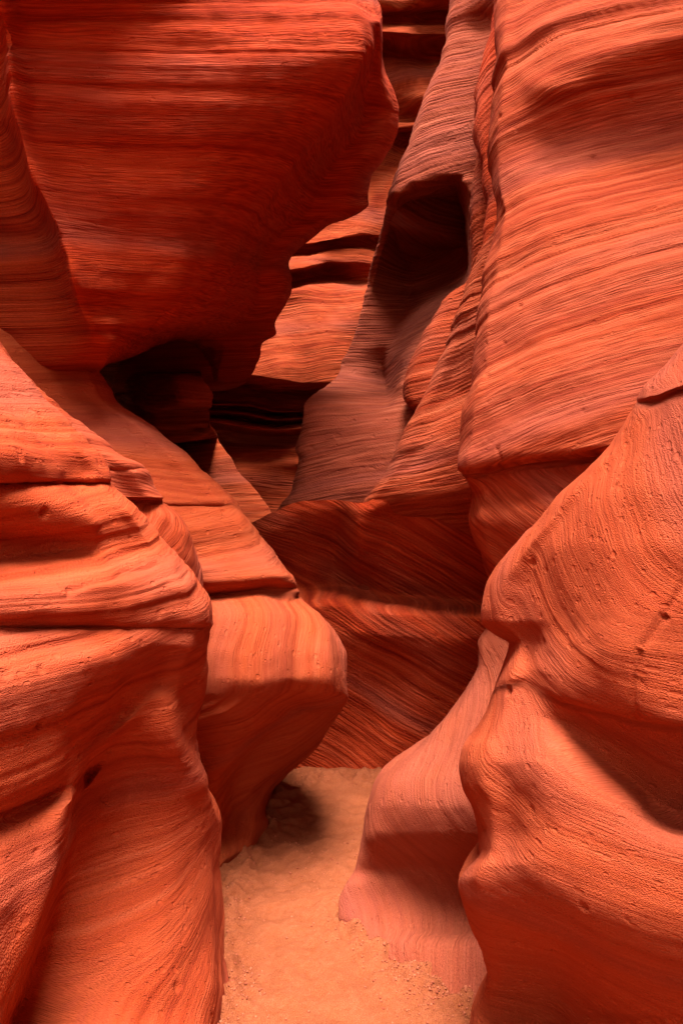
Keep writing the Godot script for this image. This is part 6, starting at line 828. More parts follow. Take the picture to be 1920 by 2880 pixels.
		[-4,0.944,-9.5,-3.166, -2.078,0.944,-7.213,-3.064, -1.272,1.009,-7.027,-2.96, -0.934,1.005,-7.001,-2.948, -0.594,1.017,-6.934,-2.919, -0.353,1.02,-7.053,-2.906, -0.102,0.969,-7.105,-2.945, 0.151,0.933,-7.047,-2.969, 0.408,0.943,-7.142,-2.946, 0.615,0.964,-7.073,-2.916, 0.826,0.953,-7.079,-2.917, 1.059,0.943,-7.233,-2.916, 2.133,0.951,-7.238,-2.858, 2.852,0.958,-7.249,-2.817, 3.095,0.964,-7.263,-2.799, 2.917,0.964,-7.563,-2.809, 2.545,0.964,-7.863,-2.828],
		[-4,-2.846,-9.5,-6.855, -2.052,-2.846,-7.121,-6.795, -1.253,-2.723,-6.924,-6.65, -0.915,-2.686,-6.86,-6.603, -0.599,-2.73,-6.987,-6.639, -0.344,-2.636,-6.879,-6.538, -0.098,-2.671,-6.879,-6.565, 0.148,-2.726,-6.906,-6.614, 0.395,-2.723,-6.91,-6.604, 0.614,-2.822,-7.066,-6.697, 0.829,-2.874,-7.107,-6.744, 1.036,-2.862,-7.073,-6.726, 2.086,-2.847,-7.078,-6.681, 2.789,-2.837,-7.089,-6.652, 3.027,-2.83,-7.103,-6.638, 2.849,-2.83,-7.403,-6.644, 2.477,-2.83,-7.703,-6.655],
	]},
	"arch_fin": {"res": 0.007, "cols": [6, 1, 1, 1, 1, 1, 1, 1, 1, 6, 6], "centre": [0.545,2.915,-4.52], "strike": [0.93,0.05,0.35, 0.92,0.02,0.40, 0.90,0.00,0.44, 0.89,-0.01,0.46, 0.86,-0.02,0.51, 0.84,-0.00,0.54, 0.85,0.04,0.53, 0.85,0.07,0.53, 0.85,0.13,0.50, 0.86,0.18,0.47, 0.86,0.23,0.45, 0.87,0.26,0.43, 0.87,0.25,0.42, 0.88,0.22,0.42, 0.89,0.18,0.42, 0.90,0.12,0.42, 0.91,0.07,0.41, 0.92,0.03,0.39, 0.93,-0.01,0.37, 0.94,-0.03,0.34, 0.95,-0.04,0.32, 0.95,-0.02,0.30, 0.96,0.01,0.29, 0.96,0.05,0.28, 0.96,0.09,0.27, 0.96,0.12,0.27, 0.95,0.15,0.27, 0.95,0.16,0.26, 0.96,0.17,0.24, 0.97,0.17,0.20, 0.97,0.17,0.18, 0.97,0.16,0.17, 0.98,0.15,0.15], "net": [
		[2.6,10.101,-4.6,7.063, 1.98,10.101,-5.4,7.101, 1.498,10.101,-5.4,7.127, 1.337,10.101,-5.4,7.136, 1.241,10.101,-5.4,7.141, 1.144,10.101,-5.4,7.147, 1.08,10.101,-5.4,7.15, 1.051,10.14,-5.424,7.19, 1.039,10.237,-5.485,7.288, 1.046,10.356,-5.56,7.407, 1.225,10.356,-5.86,7.399, 1.821,10.356,-6.46,7.369],
		[2.6,6.363,-4.6,3.339, 1.413,6.363,-4.6,3.4, 1.084,6.363,-4.6,3.416, 1.006,6.384,-4.62,3.442, 0.958,6.416,-4.65,3.476, 0.908,6.447,-4.68,3.51, 0.86,6.49,-4.72,3.555, 0.826,6.512,-4.741,3.58, 0.81,6.568,-4.794,3.637, 0.813,6.638,-4.86,3.707, 0.992,6.638,-5.16,3.7, 1.588,6.638,-5.76,3.675],
		[2.6,4.51,-4.6,1.544, 1.193,4.51,-4.3,1.58, 0.95,4.552,-4.36,1.627, 0.884,4.594,-4.42,1.671, 0.839,4.622,-4.46,1.699, 0.793,4.65,-4.5,1.728, 0.746,4.678,-4.54,1.757, 0.712,4.693,-4.561,1.773, 0.695,4.73,-4.614,1.81, 0.696,4.776,-4.68,1.856, 0.875,4.776,-4.98,1.85, 1.471,4.776,-5.58,1.832],
		[2.6,4.422,-4.6,1.557, 1.209,4.422,-4.36,1.526, 0.969,4.483,-4.45,1.579, 0.895,4.516,-4.5,1.609, 0.839,4.529,-4.52,1.621, 0.775,4.529,-4.52,1.619, 0.724,4.543,-4.54,1.631, 0.69,4.557,-4.561,1.644, 0.673,4.593,-4.614,1.678, 0.674,4.637,-4.68,1.72, 0.853,4.637,-4.98,1.719, 1.449,4.637,-5.58,1.721],
		[2.6,4.115,-4.6,1.268, 1.165,4.115,-4.2,1.229, 0.937,4.177,-4.3,1.281, 0.85,4.227,-4.38,1.325, 0.796,4.264,-4.44,1.359, 0.736,4.289,-4.48,1.381, 0.686,4.302,-4.5,1.391, 0.655,4.315,-4.521,1.402, 0.639,4.348,-4.574,1.433, 0.641,4.389,-4.64,1.472, 0.82,4.389,-4.94,1.47, 1.416,4.389,-5.54,1.475],
		[2.6,3.955,-4.6,1.091, 1.143,3.955,-4.12,1.064, 0.913,4.032,-4.25,1.132, 0.827,4.08,-4.33,1.176, 0.76,4.116,-4.39,1.208, 0.696,4.14,-4.43,1.23, 0.637,4.157,-4.46,1.245, 0.605,4.171,-4.483,1.257, 0.589,4.205,-4.54,1.29, 0.59,4.247,-4.61,1.33, 0.769,4.247,-4.91,1.328, 1.365,4.247,-5.51,1.331],
		[2.6,3.821,-4.6,0.919, 1.137,3.821,-4.1,0.914, 0.894,3.889,-4.22,0.979, 0.809,3.934,-4.3,1.023, 0.716,3.968,-4.36,1.056, 0.644,3.991,-4.4,1.077, 0.571,4.013,-4.44,1.099, 0.537,4.027,-4.464,1.112, 0.52,4.061,-4.525,1.146, 0.52,4.104,-4.6,1.188, 0.699,4.104,-4.9,1.186, 1.295,4.104,-5.5,1.184],
		[2.6,3.687,-4.6,0.648, 1.137,3.687,-4.1,0.723, 0.889,3.751,-4.22,0.805, 0.785,3.783,-4.28,0.845, 0.682,3.815,-4.34,0.884, 0.594,3.836,-4.38,0.912, 0.522,3.863,-4.43,0.944, 0.486,3.876,-4.454,0.96, 0.466,3.908,-4.515,0.995, 0.464,3.948,-4.59,1.037, 0.643,3.948,-4.89,1.035, 1.239,3.948,-5.49,1.015],
		[2.6,3.54,-4.6,0.36, 1.137,3.54,-4.1,0.515, 0.882,3.6,-4.22,0.615, 0.765,3.625,-4.27,0.658, 0.647,3.655,-4.33,0.706, 0.544,3.675,-4.37,0.742, 0.468,3.699,-4.42,0.779, 0.432,3.712,-4.444,0.798, 0.411,3.742,-4.505,0.834, 0.409,3.779,-4.58,0.876, 0.588,3.779,-4.88,0.873, 1.184,3.779,-5.48,0.835],
		[2.6,3.394,-4.6,0.087, 1.137,3.394,-4.1,0.315, 0.867,3.445,-4.21,0.427, 0.747,3.472,-4.27,0.482, 0.668,3.486,-4.3,0.514, 0.52,3.509,-4.35,0.569, 0.397,3.542,-4.42,0.631, 0.363,3.551,-4.441,0.649, 0.343,3.576,-4.494,0.682, 0.339,3.606,-4.56,0.718, 0.518,3.606,-4.86,0.713, 1.114,3.606,-5.46,0.658],
		[2.6,3.355,-4.6,-0.04, 1.137,3.355,-4.1,0.24, 0.865,3.4,-4.2,0.358, 0.712,3.432,-4.27,0.432, 0.7,3.5,-4.42,0.518, 0.509,3.472,-4.36,0.529, 0.379,3.5,-4.42,0.592, 0.347,3.509,-4.441,0.611, 0.329,3.533,-4.494,0.644, 0.326,3.563,-4.56,0.681, 0.504,3.563,-4.86,0.674, 1.101,3.563,-5.46,0.605],
		[2.6,3.296,-4.6,-0.14, 1.137,3.296,-4.1,0.166, 0.865,3.34,-4.2,0.289, 0.727,3.371,-4.27,0.361, 0.792,3.69,-5,0.741, 0.55,3.515,-4.6,0.585, 0.353,3.436,-4.42,0.537, 0.323,3.445,-4.44,0.555, 0.306,3.467,-4.489,0.586, 0.303,3.493,-4.55,0.619, 0.482,3.493,-4.85,0.611, 1.078,3.493,-5.45,0.534],
		[2.6,3.235,-4.6,-0.182, 1.137,3.235,-4.1,0.115, 0.865,3.277,-4.2,0.234, 0.74,3.307,-4.27,0.301, 0.858,3.743,-5.3,0.812, 0.582,3.701,-5.2,0.827, 0.336,3.426,-4.55,0.546, 0.31,3.428,-4.555,0.554, 0.294,3.432,-4.566,0.564, 0.289,3.438,-4.58,0.573, 0.468,3.438,-4.88,0.565, 1.064,3.438,-5.48,0.49],
		[2.6,3.174,-4.6,-0.19, 1.137,3.174,-4.1,0.078, 0.863,3.211,-4.19,0.183, 0.745,3.239,-4.26,0.244, 0.905,3.725,-5.45,0.804, 0.609,3.746,-5.5,0.894, 0.341,3.48,-4.85,0.627, 0.313,3.482,-4.855,0.636, 0.296,3.487,-4.866,0.645, 0.29,3.493,-4.88,0.653, 0.469,3.493,-5.18,0.646, 1.065,3.493,-5.78,0.578],
		[2.6,3.101,-4.6,-0.17, 1.137,3.101,-4.1,0.044, 0.861,3.132,-4.18,0.129, 0.748,3.163,-4.26,0.186, 0.92,3.648,-5.5,0.735, 0.624,3.726,-5.7,0.88, 0.337,3.53,-5.2,0.696, 0.313,3.532,-5.205,0.703, 0.297,3.537,-5.216,0.711, 0.293,3.542,-5.23,0.718, 0.471,3.542,-5.53,0.712, 1.068,3.542,-6.13,0.658],
		[2.6,2.906,-4.6,-0.257, 1.137,2.906,-4.1,-0.107, 0.861,2.933,-4.18,-0.041, 0.751,2.957,-4.25,0, 0.904,3.334,-5.35,0.42, 0.608,3.489,-5.8,0.636, 0.27,3.351,-5.4,0.518, 0.25,3.353,-5.405,0.522, 0.237,3.357,-5.416,0.528, 0.233,3.362,-5.43,0.534, 0.411,3.362,-5.73,0.53, 1.008,3.362,-6.33,0.492],
		[2.6,2.784,-4.6,-0.248, 1.137,2.784,-4.1,-0.177, 0.861,2.809,-4.18,-0.134, 0.729,2.831,-4.25,-0.103, 0.814,3.097,-5.1,0.182, 0.551,3.3,-5.75,0.419, 0.239,3.222,-5.5,0.352, 0.215,3.223,-5.505,0.355, 0.199,3.227,-5.516,0.36, 0.194,3.231,-5.53,0.365, 0.373,3.231,-5.83,0.363, 0.969,3.231,-6.43,0.346],
		[2.6,2.613,-4.6,-0.306, 1.137,2.613,-4.1,-0.305, 0.865,2.64,-4.2,-0.277, 0.618,2.694,-4.4,-0.221, 0.589,2.803,-4.8,-0.112, 0.462,2.993,-5.5,0.081, 0.19,2.993,-5.5,0.081, 0.166,2.994,-5.505,0.082, 0.15,2.997,-5.516,0.086, 0.145,3.001,-5.53,0.089, 0.324,3.001,-5.83,0.09, 0.92,3.001,-6.43,0.091],
		[2.6,2.457,-4.6,-0.385, 1.137,2.457,-4.1,-0.431, 0.799,2.492,-4.25,-0.41, 0.592,2.55,-4.5,-0.363, 0.494,2.601,-4.72,-0.318, 0.325,2.76,-5.4,-0.175, 0.131,2.783,-5.5,-0.16, 0.1,2.784,-5.505,-0.16, 0.079,2.787,-5.516,-0.158, 0.072,2.79,-5.53,-0.155, 0.251,2.79,-5.83,-0.153, 0.847,2.79,-6.43,-0.139],
		[2.6,2.344,-4.6,-0.46, 1.137,2.344,-4.1,-0.529, 0.799,2.375,-4.25,-0.52, 0.538,2.427,-4.5,-0.488, 0.407,2.464,-4.68,-0.461, 0.301,2.633,-5.5,-0.315, 0.072,2.633,-5.5,-0.327, 0.036,2.634,-5.505,-0.328, 0.011,2.636,-5.516,-0.327, 0.003,2.639,-5.53,-0.325, 0.182,2.639,-5.83,-0.321, 0.778,2.639,-6.43,-0.301],
		[2.6,2.271,-4.6,-0.54, 1.137,2.271,-4.1,-0.605, 0.799,2.299,-4.25,-0.597, 0.507,2.339,-4.46,-0.576, 0.388,2.369,-4.62,-0.555, 0.308,2.535,-5.5,-0.41, 0.068,2.516,-5.4,-0.439, 0.015,2.517,-5.405,-0.441, -0.021,2.519,-5.416,-0.441, -0.032,2.521,-5.43,-0.439, 0.146,2.521,-5.73,-0.436, 0.743,2.521,-6.33,-0.416],
		[2.6,2.208,-4.6,-0.652, 1.137,2.208,-4.1,-0.687, 0.794,2.228,-4.22,-0.677, 0.476,2.263,-4.42,-0.653, 0.368,2.284,-4.54,-0.636, 0.303,2.415,-5.3,-0.514, 0.067,2.38,-5.1,-0.553, -0.027,2.381,-5.105,-0.555, -0.089,2.383,-5.116,-0.555, -0.11,2.386,-5.13,-0.553, 0.069,2.386,-5.43,-0.551, 0.665,2.386,-6.03,-0.541],
		[2.6,2.149,-4.6,-0.766, 1.137,2.149,-4.1,-0.766, 0.79,2.165,-4.2,-0.75, 0.461,2.197,-4.4,-0.718, 0.351,2.212,-4.5,-0.703, 0.283,2.268,-4.85,-0.648, 0.078,2.244,-4.7,-0.671, -0.066,2.245,-4.705,-0.671, -0.162,2.247,-4.716,-0.669, -0.194,2.249,-4.73,-0.667, -0.016,2.249,-5.03,-0.667, 0.581,2.249,-5.63,-0.667],
		[2.6,2.1,-4.6,-0.895, 1.137,2.1,-4.1,-0.843, 0.79,2.115,-4.2,-0.813, 0.446,2.141,-4.38,-0.771, 0.327,2.149,-4.43,-0.758, 0.26,2.166,-4.55,-0.737, 0.07,2.162,-4.52,-0.734, -0.093,2.163,-4.525,-0.727, -0.202,2.164,-4.536,-0.721, -0.238,2.166,-4.55,-0.717, -0.06,2.166,-4.85,-0.72, 0.537,2.166,-5.45,-0.737],
		[2.6,2.054,-4.6,-1.032, 1.132,2.054,-4.08,-0.919, 0.74,2.07,-4.2,-0.867, 0.429,2.089,-4.34,-0.817, 0.302,2.094,-4.38,-0.8, 0.221,2.1,-4.42,-0.787, 0.029,2.104,-4.45,-0.765, -0.111,2.105,-4.461,-0.752, -0.206,2.109,-4.487,-0.739, -0.239,2.113,-4.52,-0.731, -0.061,2.113,-4.82,-0.739, 0.536,2.113,-5.42,-0.775],
		[2.6,1.936,-4.6,-1.224, 1.123,1.936,-4.05,-1.06, 0.66,1.949,-4.17,-0.985, 0.346,1.961,-4.28,-0.93, 0.196,1.967,-4.33,-0.904, 0.042,1.972,-4.38,-0.878, -0.116,1.977,-4.43,-0.851, -0.189,1.979,-4.444,-0.84, -0.24,1.982,-4.478,-0.829, -0.258,1.987,-4.52,-0.82, -0.08,1.987,-4.82,-0.832, 0.517,1.987,-5.42,-0.884],
		[2.6,1.852,-4.6,-1.368, 1.123,1.852,-4.05,-1.161, 0.659,1.862,-4.16,-1.074, 0.333,1.871,-4.27,-1.008, 0.169,1.875,-4.31,-0.977, 0.016,1.879,-4.36,-0.947, -0.147,1.883,-4.41,-0.915, -0.22,1.885,-4.425,-0.901, -0.271,1.888,-4.463,-0.888, -0.29,1.892,-4.51,-0.879, -0.111,1.892,-4.81,-0.894, 0.485,1.892,-5.41,-0.96],
		[2.6,1.792,-4.6,-1.463, 1.123,1.792,-4.05,-1.23, 0.657,1.799,-4.15,-1.136, 0.319,1.807,-4.26,-1.063, 0.156,1.81,-4.3,-1.029, 0.003,1.813,-4.34,-0.997, -0.141,1.816,-4.39,-0.966, -0.204,1.817,-4.405,-0.953, -0.248,1.82,-4.443,-0.941, -0.265,1.823,-4.49,-0.932, -0.086,1.823,-4.79,-0.949, 0.51,1.823,-5.39,-1.024],
		[2.6,1.707,-4.6,-1.545, 1.121,1.707,-4.04,-1.312, 0.655,1.712,-4.14,-1.22, 0.293,1.717,-4.24,-1.147, 0.13,1.719,-4.28,-1.115, -0.023,1.721,-4.32,-1.084, -0.161,1.724,-4.37,-1.055, -0.224,1.724,-4.385,-1.042, -0.268,1.726,-4.423,-1.031, -0.285,1.729,-4.47,-1.023, -0.106,1.729,-4.77,-1.041, 0.49,1.729,-5.37,-1.117],
		[2.6,1.608,-4.6,-1.629, 1.118,1.608,-4.03,-1.403, 0.654,1.611,-4.13,-1.319, 0.266,1.613,-4.22,-1.248, 0.091,1.614,-4.26,-1.216, -0.061,1.615,-4.3,-1.188, -0.196,1.616,-4.34,-1.162, -0.256,1.617,-4.357,-1.151, -0.298,1.618,-4.398,-1.142, -0.315,1.619,-4.45,-1.135, -0.136,1.619,-4.75,-1.153, 0.46,1.619,-5.35,-1.229],
		[2.6,1.527,-4.6,-1.692, 1.123,1.527,-4.05,-1.475, 0.657,1.527,-4.15,-1.398, 0.241,1.528,-4.22,-1.331, 0.066,1.528,-4.27,-1.301, -0.1,1.528,-4.3,-1.274, -0.242,1.528,-4.33,-1.251, -0.305,1.528,-4.345,-1.24, -0.349,1.529,-4.383,-1.232, -0.367,1.529,-4.43,-1.227, -0.188,1.529,-4.73,-1.247, 0.408,1.529,-5.33,-1.323],
		[2.6,1.387,-4.6,-1.813, 1.193,1.387,-4.3,-1.611, 0.697,1.385,-4.4,-1.538, 0.23,1.382,-4.5,-1.47, 0.016,1.382,-4.5,-1.438, -0.171,1.382,-4.5,-1.41, -0.332,1.382,-4.5,-1.387, -0.418,1.382,-4.508,-1.374, -0.477,1.381,-4.527,-1.365, -0.498,1.381,-4.55,-1.362, -0.32,1.381,-4.85,-1.382, 0.277,1.381,-5.45,-1.456],
		[2.6,0.86,-4.6,-2.323, 1.331,0.86,-4.8,-2.141, 0.76,0.86,-4.8,-2.06, 0.246,0.86,-4.8,-1.988, 0.017,0.86,-4.8,-1.955, -0.183,0.86,-4.8,-1.927, -0.354,0.86,-4.8,-1.903, -0.446,0.859,-4.808,-1.891, -0.508,0.856,-4.827,-1.884, -0.531,0.853,-4.85,-1.884, -0.352,0.853,-5.15,-1.904, 0.244,0.853,-5.75,-1.979],
	]},
	"facet_fin": {"res": 0.007, "cols": [6, 1, 1, 1, 1, 1, 1, 6, 6], "centre": [0.69,2.489,-4.24], "strike": [0.85,0.32,0.43, 0.85,0.30,0.42, 0.86,0.28,0.42, 0.87,0.26,0.42, 0.89,0.24,0.40, 0.90,0.21,0.38, 0.91,0.18,0.38, 0.92,0.16,0.37, 0.92,0.15,0.36, 0.93,0.15,0.35, 0.92,0.15,0.35, 0.91,0.16,0.38, 0.88,0.17,0.45, 0.86,0.17,0.47, 0.85,0.17,0.50, 0.82,0.18,0.54], "net": [
		[2.6,3.912,-4.2,0.792, 1.213,3.912,-3.95,1.154, 0.871,3.943,-4,1.288, 1.029,3.979,-4.06,1.286, 0.954,4.004,-4.1,1.337, 0.913,4.014,-4.117,1.361, 0.891,4.04,-4.158,1.397, 0.892,4.071,-4.21,1.435, 1.084,4.071,-4.56,1.431, 1.667,4.071,-5.11,1.345],
		[2.6,3.56,-4.2,0.464, 1.213,3.56,-3.95,0.824, 0.871,3.586,-4,0.953, 0.952,3.617,-4.06,0.969, 0.876,3.638,-4.1,1.016, 0.834,3.647,-4.117,1.038, 0.812,3.668,-4.158,1.071, 0.812,3.695,-4.21,1.104, 1.004,3.695,-4.56,1.099, 1.587,3.695,-5.11,1.01],
		[2.6,3.277,-4.2,0.228, 1.213,3.277,-3.95,0.571, 0.871,3.3,-4,0.692, 0.894,3.327,-4.06,0.72, 0.818,3.345,-4.1,0.763, 0.775,3.353,-4.117,0.784, 0.753,3.371,-4.158,0.813, 0.752,3.394,-4.21,0.842, 0.944,3.394,-4.56,0.837, 1.527,3.394,-5.11,0.751],
		[2.6,3.089,-4.2,0.077, 1.213,3.089,-3.95,0.405, 0.871,3.11,-4,0.519, 0.889,3.134,-4.06,0.545, 0.813,3.15,-4.1,0.585, 0.771,3.156,-4.117,0.604, 0.748,3.173,-4.158,0.631, 0.747,3.194,-4.21,0.657, 0.939,3.194,-4.56,0.65, 1.522,3.194,-5.11,0.564],
		[2.6,2.854,-4.2,-0.08, 1.213,2.854,-3.95,0.207, 0.871,2.871,-4,0.306, 0.889,2.892,-4.06,0.327, 0.813,2.906,-4.1,0.362, 0.771,2.911,-4.117,0.379, 0.748,2.926,-4.158,0.402, 0.747,2.943,-4.21,0.424, 0.939,2.943,-4.56,0.416, 1.522,2.943,-5.11,0.34],
		[2.6,2.76,-4.2,-0.074, 1.213,2.76,-3.95,0.151, 0.871,2.776,-4,0.231, 0.87,2.795,-4.06,0.255, 0.793,2.808,-4.1,0.284, 0.751,2.814,-4.12,0.299, 0.73,2.83,-4.169,0.322, 0.73,2.85,-4.23,0.346, 0.922,2.85,-4.58,0.339, 1.505,2.85,-5.13,0.278],
		[2.6,2.678,-4.2,-0.095, 1.213,2.678,-3.95,0.092, 0.871,2.693,-4,0.16, 0.764,2.711,-4.06,0.197, 0.686,2.723,-4.1,0.222, 0.644,2.729,-4.123,0.237, 0.622,2.746,-4.18,0.26, 0.622,2.767,-4.25,0.285, 0.814,2.767,-4.6,0.279, 1.397,2.767,-5.15,0.228],
		[2.6,2.572,-4.2,-0.172, 1.213,2.572,-3.95,-0.002, 0.871,2.586,-4,0.059, 0.691,2.602,-4.06,0.102, 0.613,2.613,-4.1,0.125, 0.571,2.62,-4.126,0.139, 0.549,2.637,-4.19,0.162, 0.549,2.659,-4.27,0.188, 0.741,2.659,-4.62,0.182, 1.324,2.659,-5.17,0.134],
		[2.6,2.422,-4.2,-0.324, 1.213,2.422,-3.95,-0.151, 0.871,2.433,-4,-0.092, 0.607,2.447,-4.06,-0.04, 0.527,2.457,-4.1,-0.018, 0.485,2.463,-4.129,-0.004, 0.463,2.48,-4.201,0.019, 0.462,2.501,-4.29,0.045, 0.654,2.501,-4.64,0.037, 1.237,2.501,-5.19,-0.013],
		[2.6,2.292,-4.2,-0.462, 1.213,2.292,-3.95,-0.282, 0.871,2.302,-4,-0.222, 0.534,2.314,-4.06,-0.16, 0.454,2.322,-4.1,-0.139, 0.412,2.329,-4.13,-0.126, 0.388,2.344,-4.206,-0.104, 0.386,2.363,-4.3,-0.08, 0.578,2.363,-4.65,-0.089, 1.161,2.363,-5.2,-0.142],
		[2.6,2.196,-4.2,-0.575, 1.213,2.196,-3.95,-0.383, 0.871,2.205,-4,-0.321, 0.5,2.215,-4.06,-0.252, 0.42,2.222,-4.1,-0.231, 0.377,2.228,-4.13,-0.218, 0.353,2.241,-4.206,-0.197, 0.351,2.258,-4.3,-0.175, 0.543,2.258,-4.65,-0.185, 1.126,2.258,-5.2,-0.242],
		[2.6,2.125,-4.2,-0.652, 1.213,2.125,-3.95,-0.455, 0.871,2.133,-4,-0.393, 0.503,2.143,-4.06,-0.324, 0.422,2.149,-4.1,-0.303, 0.38,2.154,-4.13,-0.29, 0.356,2.166,-4.206,-0.27, 0.353,2.181,-4.3,-0.25, 0.545,2.181,-4.65,-0.259, 1.128,2.181,-5.2,-0.315],
		[2.6,2.067,-4.2,-0.707, 1.213,2.067,-3.95,-0.515, 0.871,2.074,-4,-0.453, 0.546,2.082,-4.06,-0.392, 0.466,2.088,-4.1,-0.371, 0.424,2.093,-4.132,-0.358, 0.401,2.104,-4.211,-0.338, 0.4,2.118,-4.31,-0.318, 0.592,2.118,-4.66,-0.323, 1.175,2.118,-5.21,-0.374],
		[2.6,2.008,-4.2,-0.75, 1.213,2.008,-3.95,-0.574, 0.871,2.014,-4,-0.515, 0.619,2.022,-4.06,-0.466, 0.539,2.027,-4.1,-0.446, 0.499,2.032,-4.138,-0.432, 0.479,2.044,-4.233,-0.409, 0.482,2.059,-4.35,-0.385, 0.673,2.059,-4.7,-0.382, 1.257,2.059,-5.25,-0.418],
		[2.6,1.796,-4.2,-0.952, 1.213,1.796,-3.95,-0.783, 0.871,1.8,-4,-0.727, 0.691,1.804,-4.06,-0.692, 0.613,1.807,-4.1,-0.675, 0.575,1.811,-4.153,-0.66, 0.561,1.821,-4.286,-0.636, 0.572,1.834,-4.45,-0.61, 0.764,1.834,-4.8,-0.604, 1.347,1.834,-5.35,-0.633],
		[2.6,1.444,-4.2,-1.287, 1.213,1.444,-3.95,-1.13, 0.871,1.443,-4,-1.081, 0.812,1.442,-4.06,-1.067, 0.735,1.441,-4.1,-1.053, 0.703,1.44,-4.184,-1.042, 0.706,1.437,-4.392,-1.023, 0.736,1.434,-4.65,-1.004, 0.928,1.434,-5,-0.992, 1.511,1.434,-5.55,-1.011],
	]},
	"ribbed_fold": {"res": 0.006, "cols": [6, 1, 1, 1, 1, 1, 1, 6, 6], "centre": [0.68,2.249,-3.86], "strike": [0.87,0.26,0.42, 0.87,0.25,0.43, 0.87,0.24,0.43, 0.87,0.23,0.44, 0.87,0.22,0.45, 0.86,0.20,0.47, 0.86,0.18,0.48, 0.85,0.17,0.49, 0.85,0.17,0.50, 0.84,0.18,0.51, 0.84,0.18,0.51, 0.84,0.18,0.51, 0.85,0.18,0.50, 0.85,0.17,0.49, 0.87,0.16,0.46, 0.90,0.15,0.40, 0.91,0.14,0.38, 0.92,0.13,0.36, 0.94,0.13,0.33], "net": [
		[2.6,3.806,-3.8,1.04, 1.32,3.806,-3.6,1.322, 1.121,3.838,-3.65,1.405, 1.004,3.87,-3.7,1.469, 0.943,3.883,-3.72,1.498, 0.913,3.896,-3.741,1.521, 0.902,3.93,-3.794,1.562, 0.91,3.972,-3.86,1.609, 1.102,3.972,-4.21,1.602, 1.685,3.972,-4.76,1.525],
		[2.6,3.14,-3.8,0.407, 1.302,3.14,-3.55,0.681, 1.063,3.163,-3.6,0.765, 0.926,3.186,-3.65,0.824, 0.878,3.2,-3.68,0.852, 0.854,3.209,-3.7,0.869, 0.846,3.232,-3.749,0.898, 0.853,3.26,-3.81,0.931, 1.045,3.26,-4.16,0.925, 1.628,3.26,-4.71,0.851],
		[2.6,2.95,-3.8,0.241, 1.283,2.95,-3.5,0.504, 1.006,2.971,-3.55,0.592, 0.875,3,-3.62,0.657, 0.845,3.016,-3.66,0.684, 0.825,3.025,-3.681,0.699, 0.819,3.047,-3.734,0.728, 0.828,3.074,-3.8,0.759, 1.02,3.074,-4.15,0.755, 1.603,3.074,-4.7,0.684],
		[2.6,2.807,-3.8,0.117, 1.276,2.807,-3.48,0.37, 0.961,2.83,-3.54,0.467, 0.829,2.856,-3.61,0.529, 0.795,2.871,-3.65,0.555, 0.777,2.879,-3.673,0.57, 0.773,2.901,-3.73,0.598, 0.783,2.927,-3.8,0.629, 0.974,2.927,-4.15,0.625, 1.558,2.927,-4.7,0.558],
		[2.6,2.717,-3.8,0.087, 1.269,2.717,-3.46,0.306, 0.914,2.738,-3.52,0.4, 0.784,2.766,-3.6,0.46, 0.743,2.784,-3.65,0.49, 0.722,2.793,-3.674,0.504, 0.717,2.814,-3.735,0.532, 0.726,2.84,-3.81,0.564, 0.918,2.84,-4.16,0.562, 1.501,2.84,-4.71,0.507],
		[2.6,2.628,-3.8,0.049, 1.261,2.628,-3.44,0.239, 0.867,2.648,-3.5,0.329, 0.75,2.677,-3.59,0.385, 0.706,2.7,-3.66,0.421, 0.683,2.708,-3.684,0.435, 0.675,2.728,-3.745,0.461, 0.682,2.753,-3.82,0.491, 0.874,2.753,-4.17,0.49, 1.457,2.753,-4.72,0.443],
		[2.6,2.533,-3.8,-0.008, 1.258,2.533,-3.43,0.159, 0.846,2.554,-3.5,0.247, 0.716,2.578,-3.58,0.296, 0.667,2.602,-3.66,0.334, 0.641,2.611,-3.687,0.348, 0.633,2.631,-3.755,0.375, 0.64,2.657,-3.84,0.406, 0.832,2.657,-4.19,0.407, 1.415,2.657,-4.74,0.366],
		[2.6,2.449,-3.8,-0.075, 1.254,2.449,-3.42,0.082, 0.825,2.471,-3.5,0.17, 0.695,2.493,-3.58,0.216, 0.642,2.518,-3.67,0.255, 0.613,2.526,-3.699,0.27, 0.602,2.546,-3.771,0.297, 0.609,2.571,-3.86,0.327, 0.801,2.571,-4.21,0.329, 1.384,2.571,-4.76,0.293],
		[2.6,2.301,-3.8,-0.222, 1.247,2.301,-3.4,-0.066, 0.804,2.325,-3.5,0.027, 0.673,2.349,-3.6,0.077, 0.612,2.372,-3.7,0.118, 0.578,2.379,-3.729,0.131, 0.563,2.396,-3.801,0.156, 0.567,2.417,-3.89,0.184, 0.759,2.417,-4.24,0.186, 1.342,2.417,-4.79,0.151],
		[2.6,2.16,-3.8,-0.38, 1.247,2.16,-3.4,-0.214, 0.788,2.183,-3.52,-0.112, 0.65,2.204,-3.63,-0.06, 0.57,2.226,-3.74,-0.017, 0.527,2.231,-3.767,-0.003, 0.504,2.244,-3.835,0.019, 0.504,2.261,-3.92,0.043, 0.696,2.261,-4.27,0.046, 1.279,2.261,-4.82,0.009],
		[2.6,2.04,-3.8,-0.52, 1.247,2.04,-3.4,-0.341, 0.769,2.061,-3.53,-0.231, 0.621,2.08,-3.65,-0.177, 0.518,2.099,-3.77,-0.13, 0.467,2.104,-3.799,-0.114, 0.439,2.115,-3.871,-0.092, 0.436,2.129,-3.96,-0.068, 0.628,2.129,-4.31,-0.065, 1.211,2.129,-4.86,-0.105],
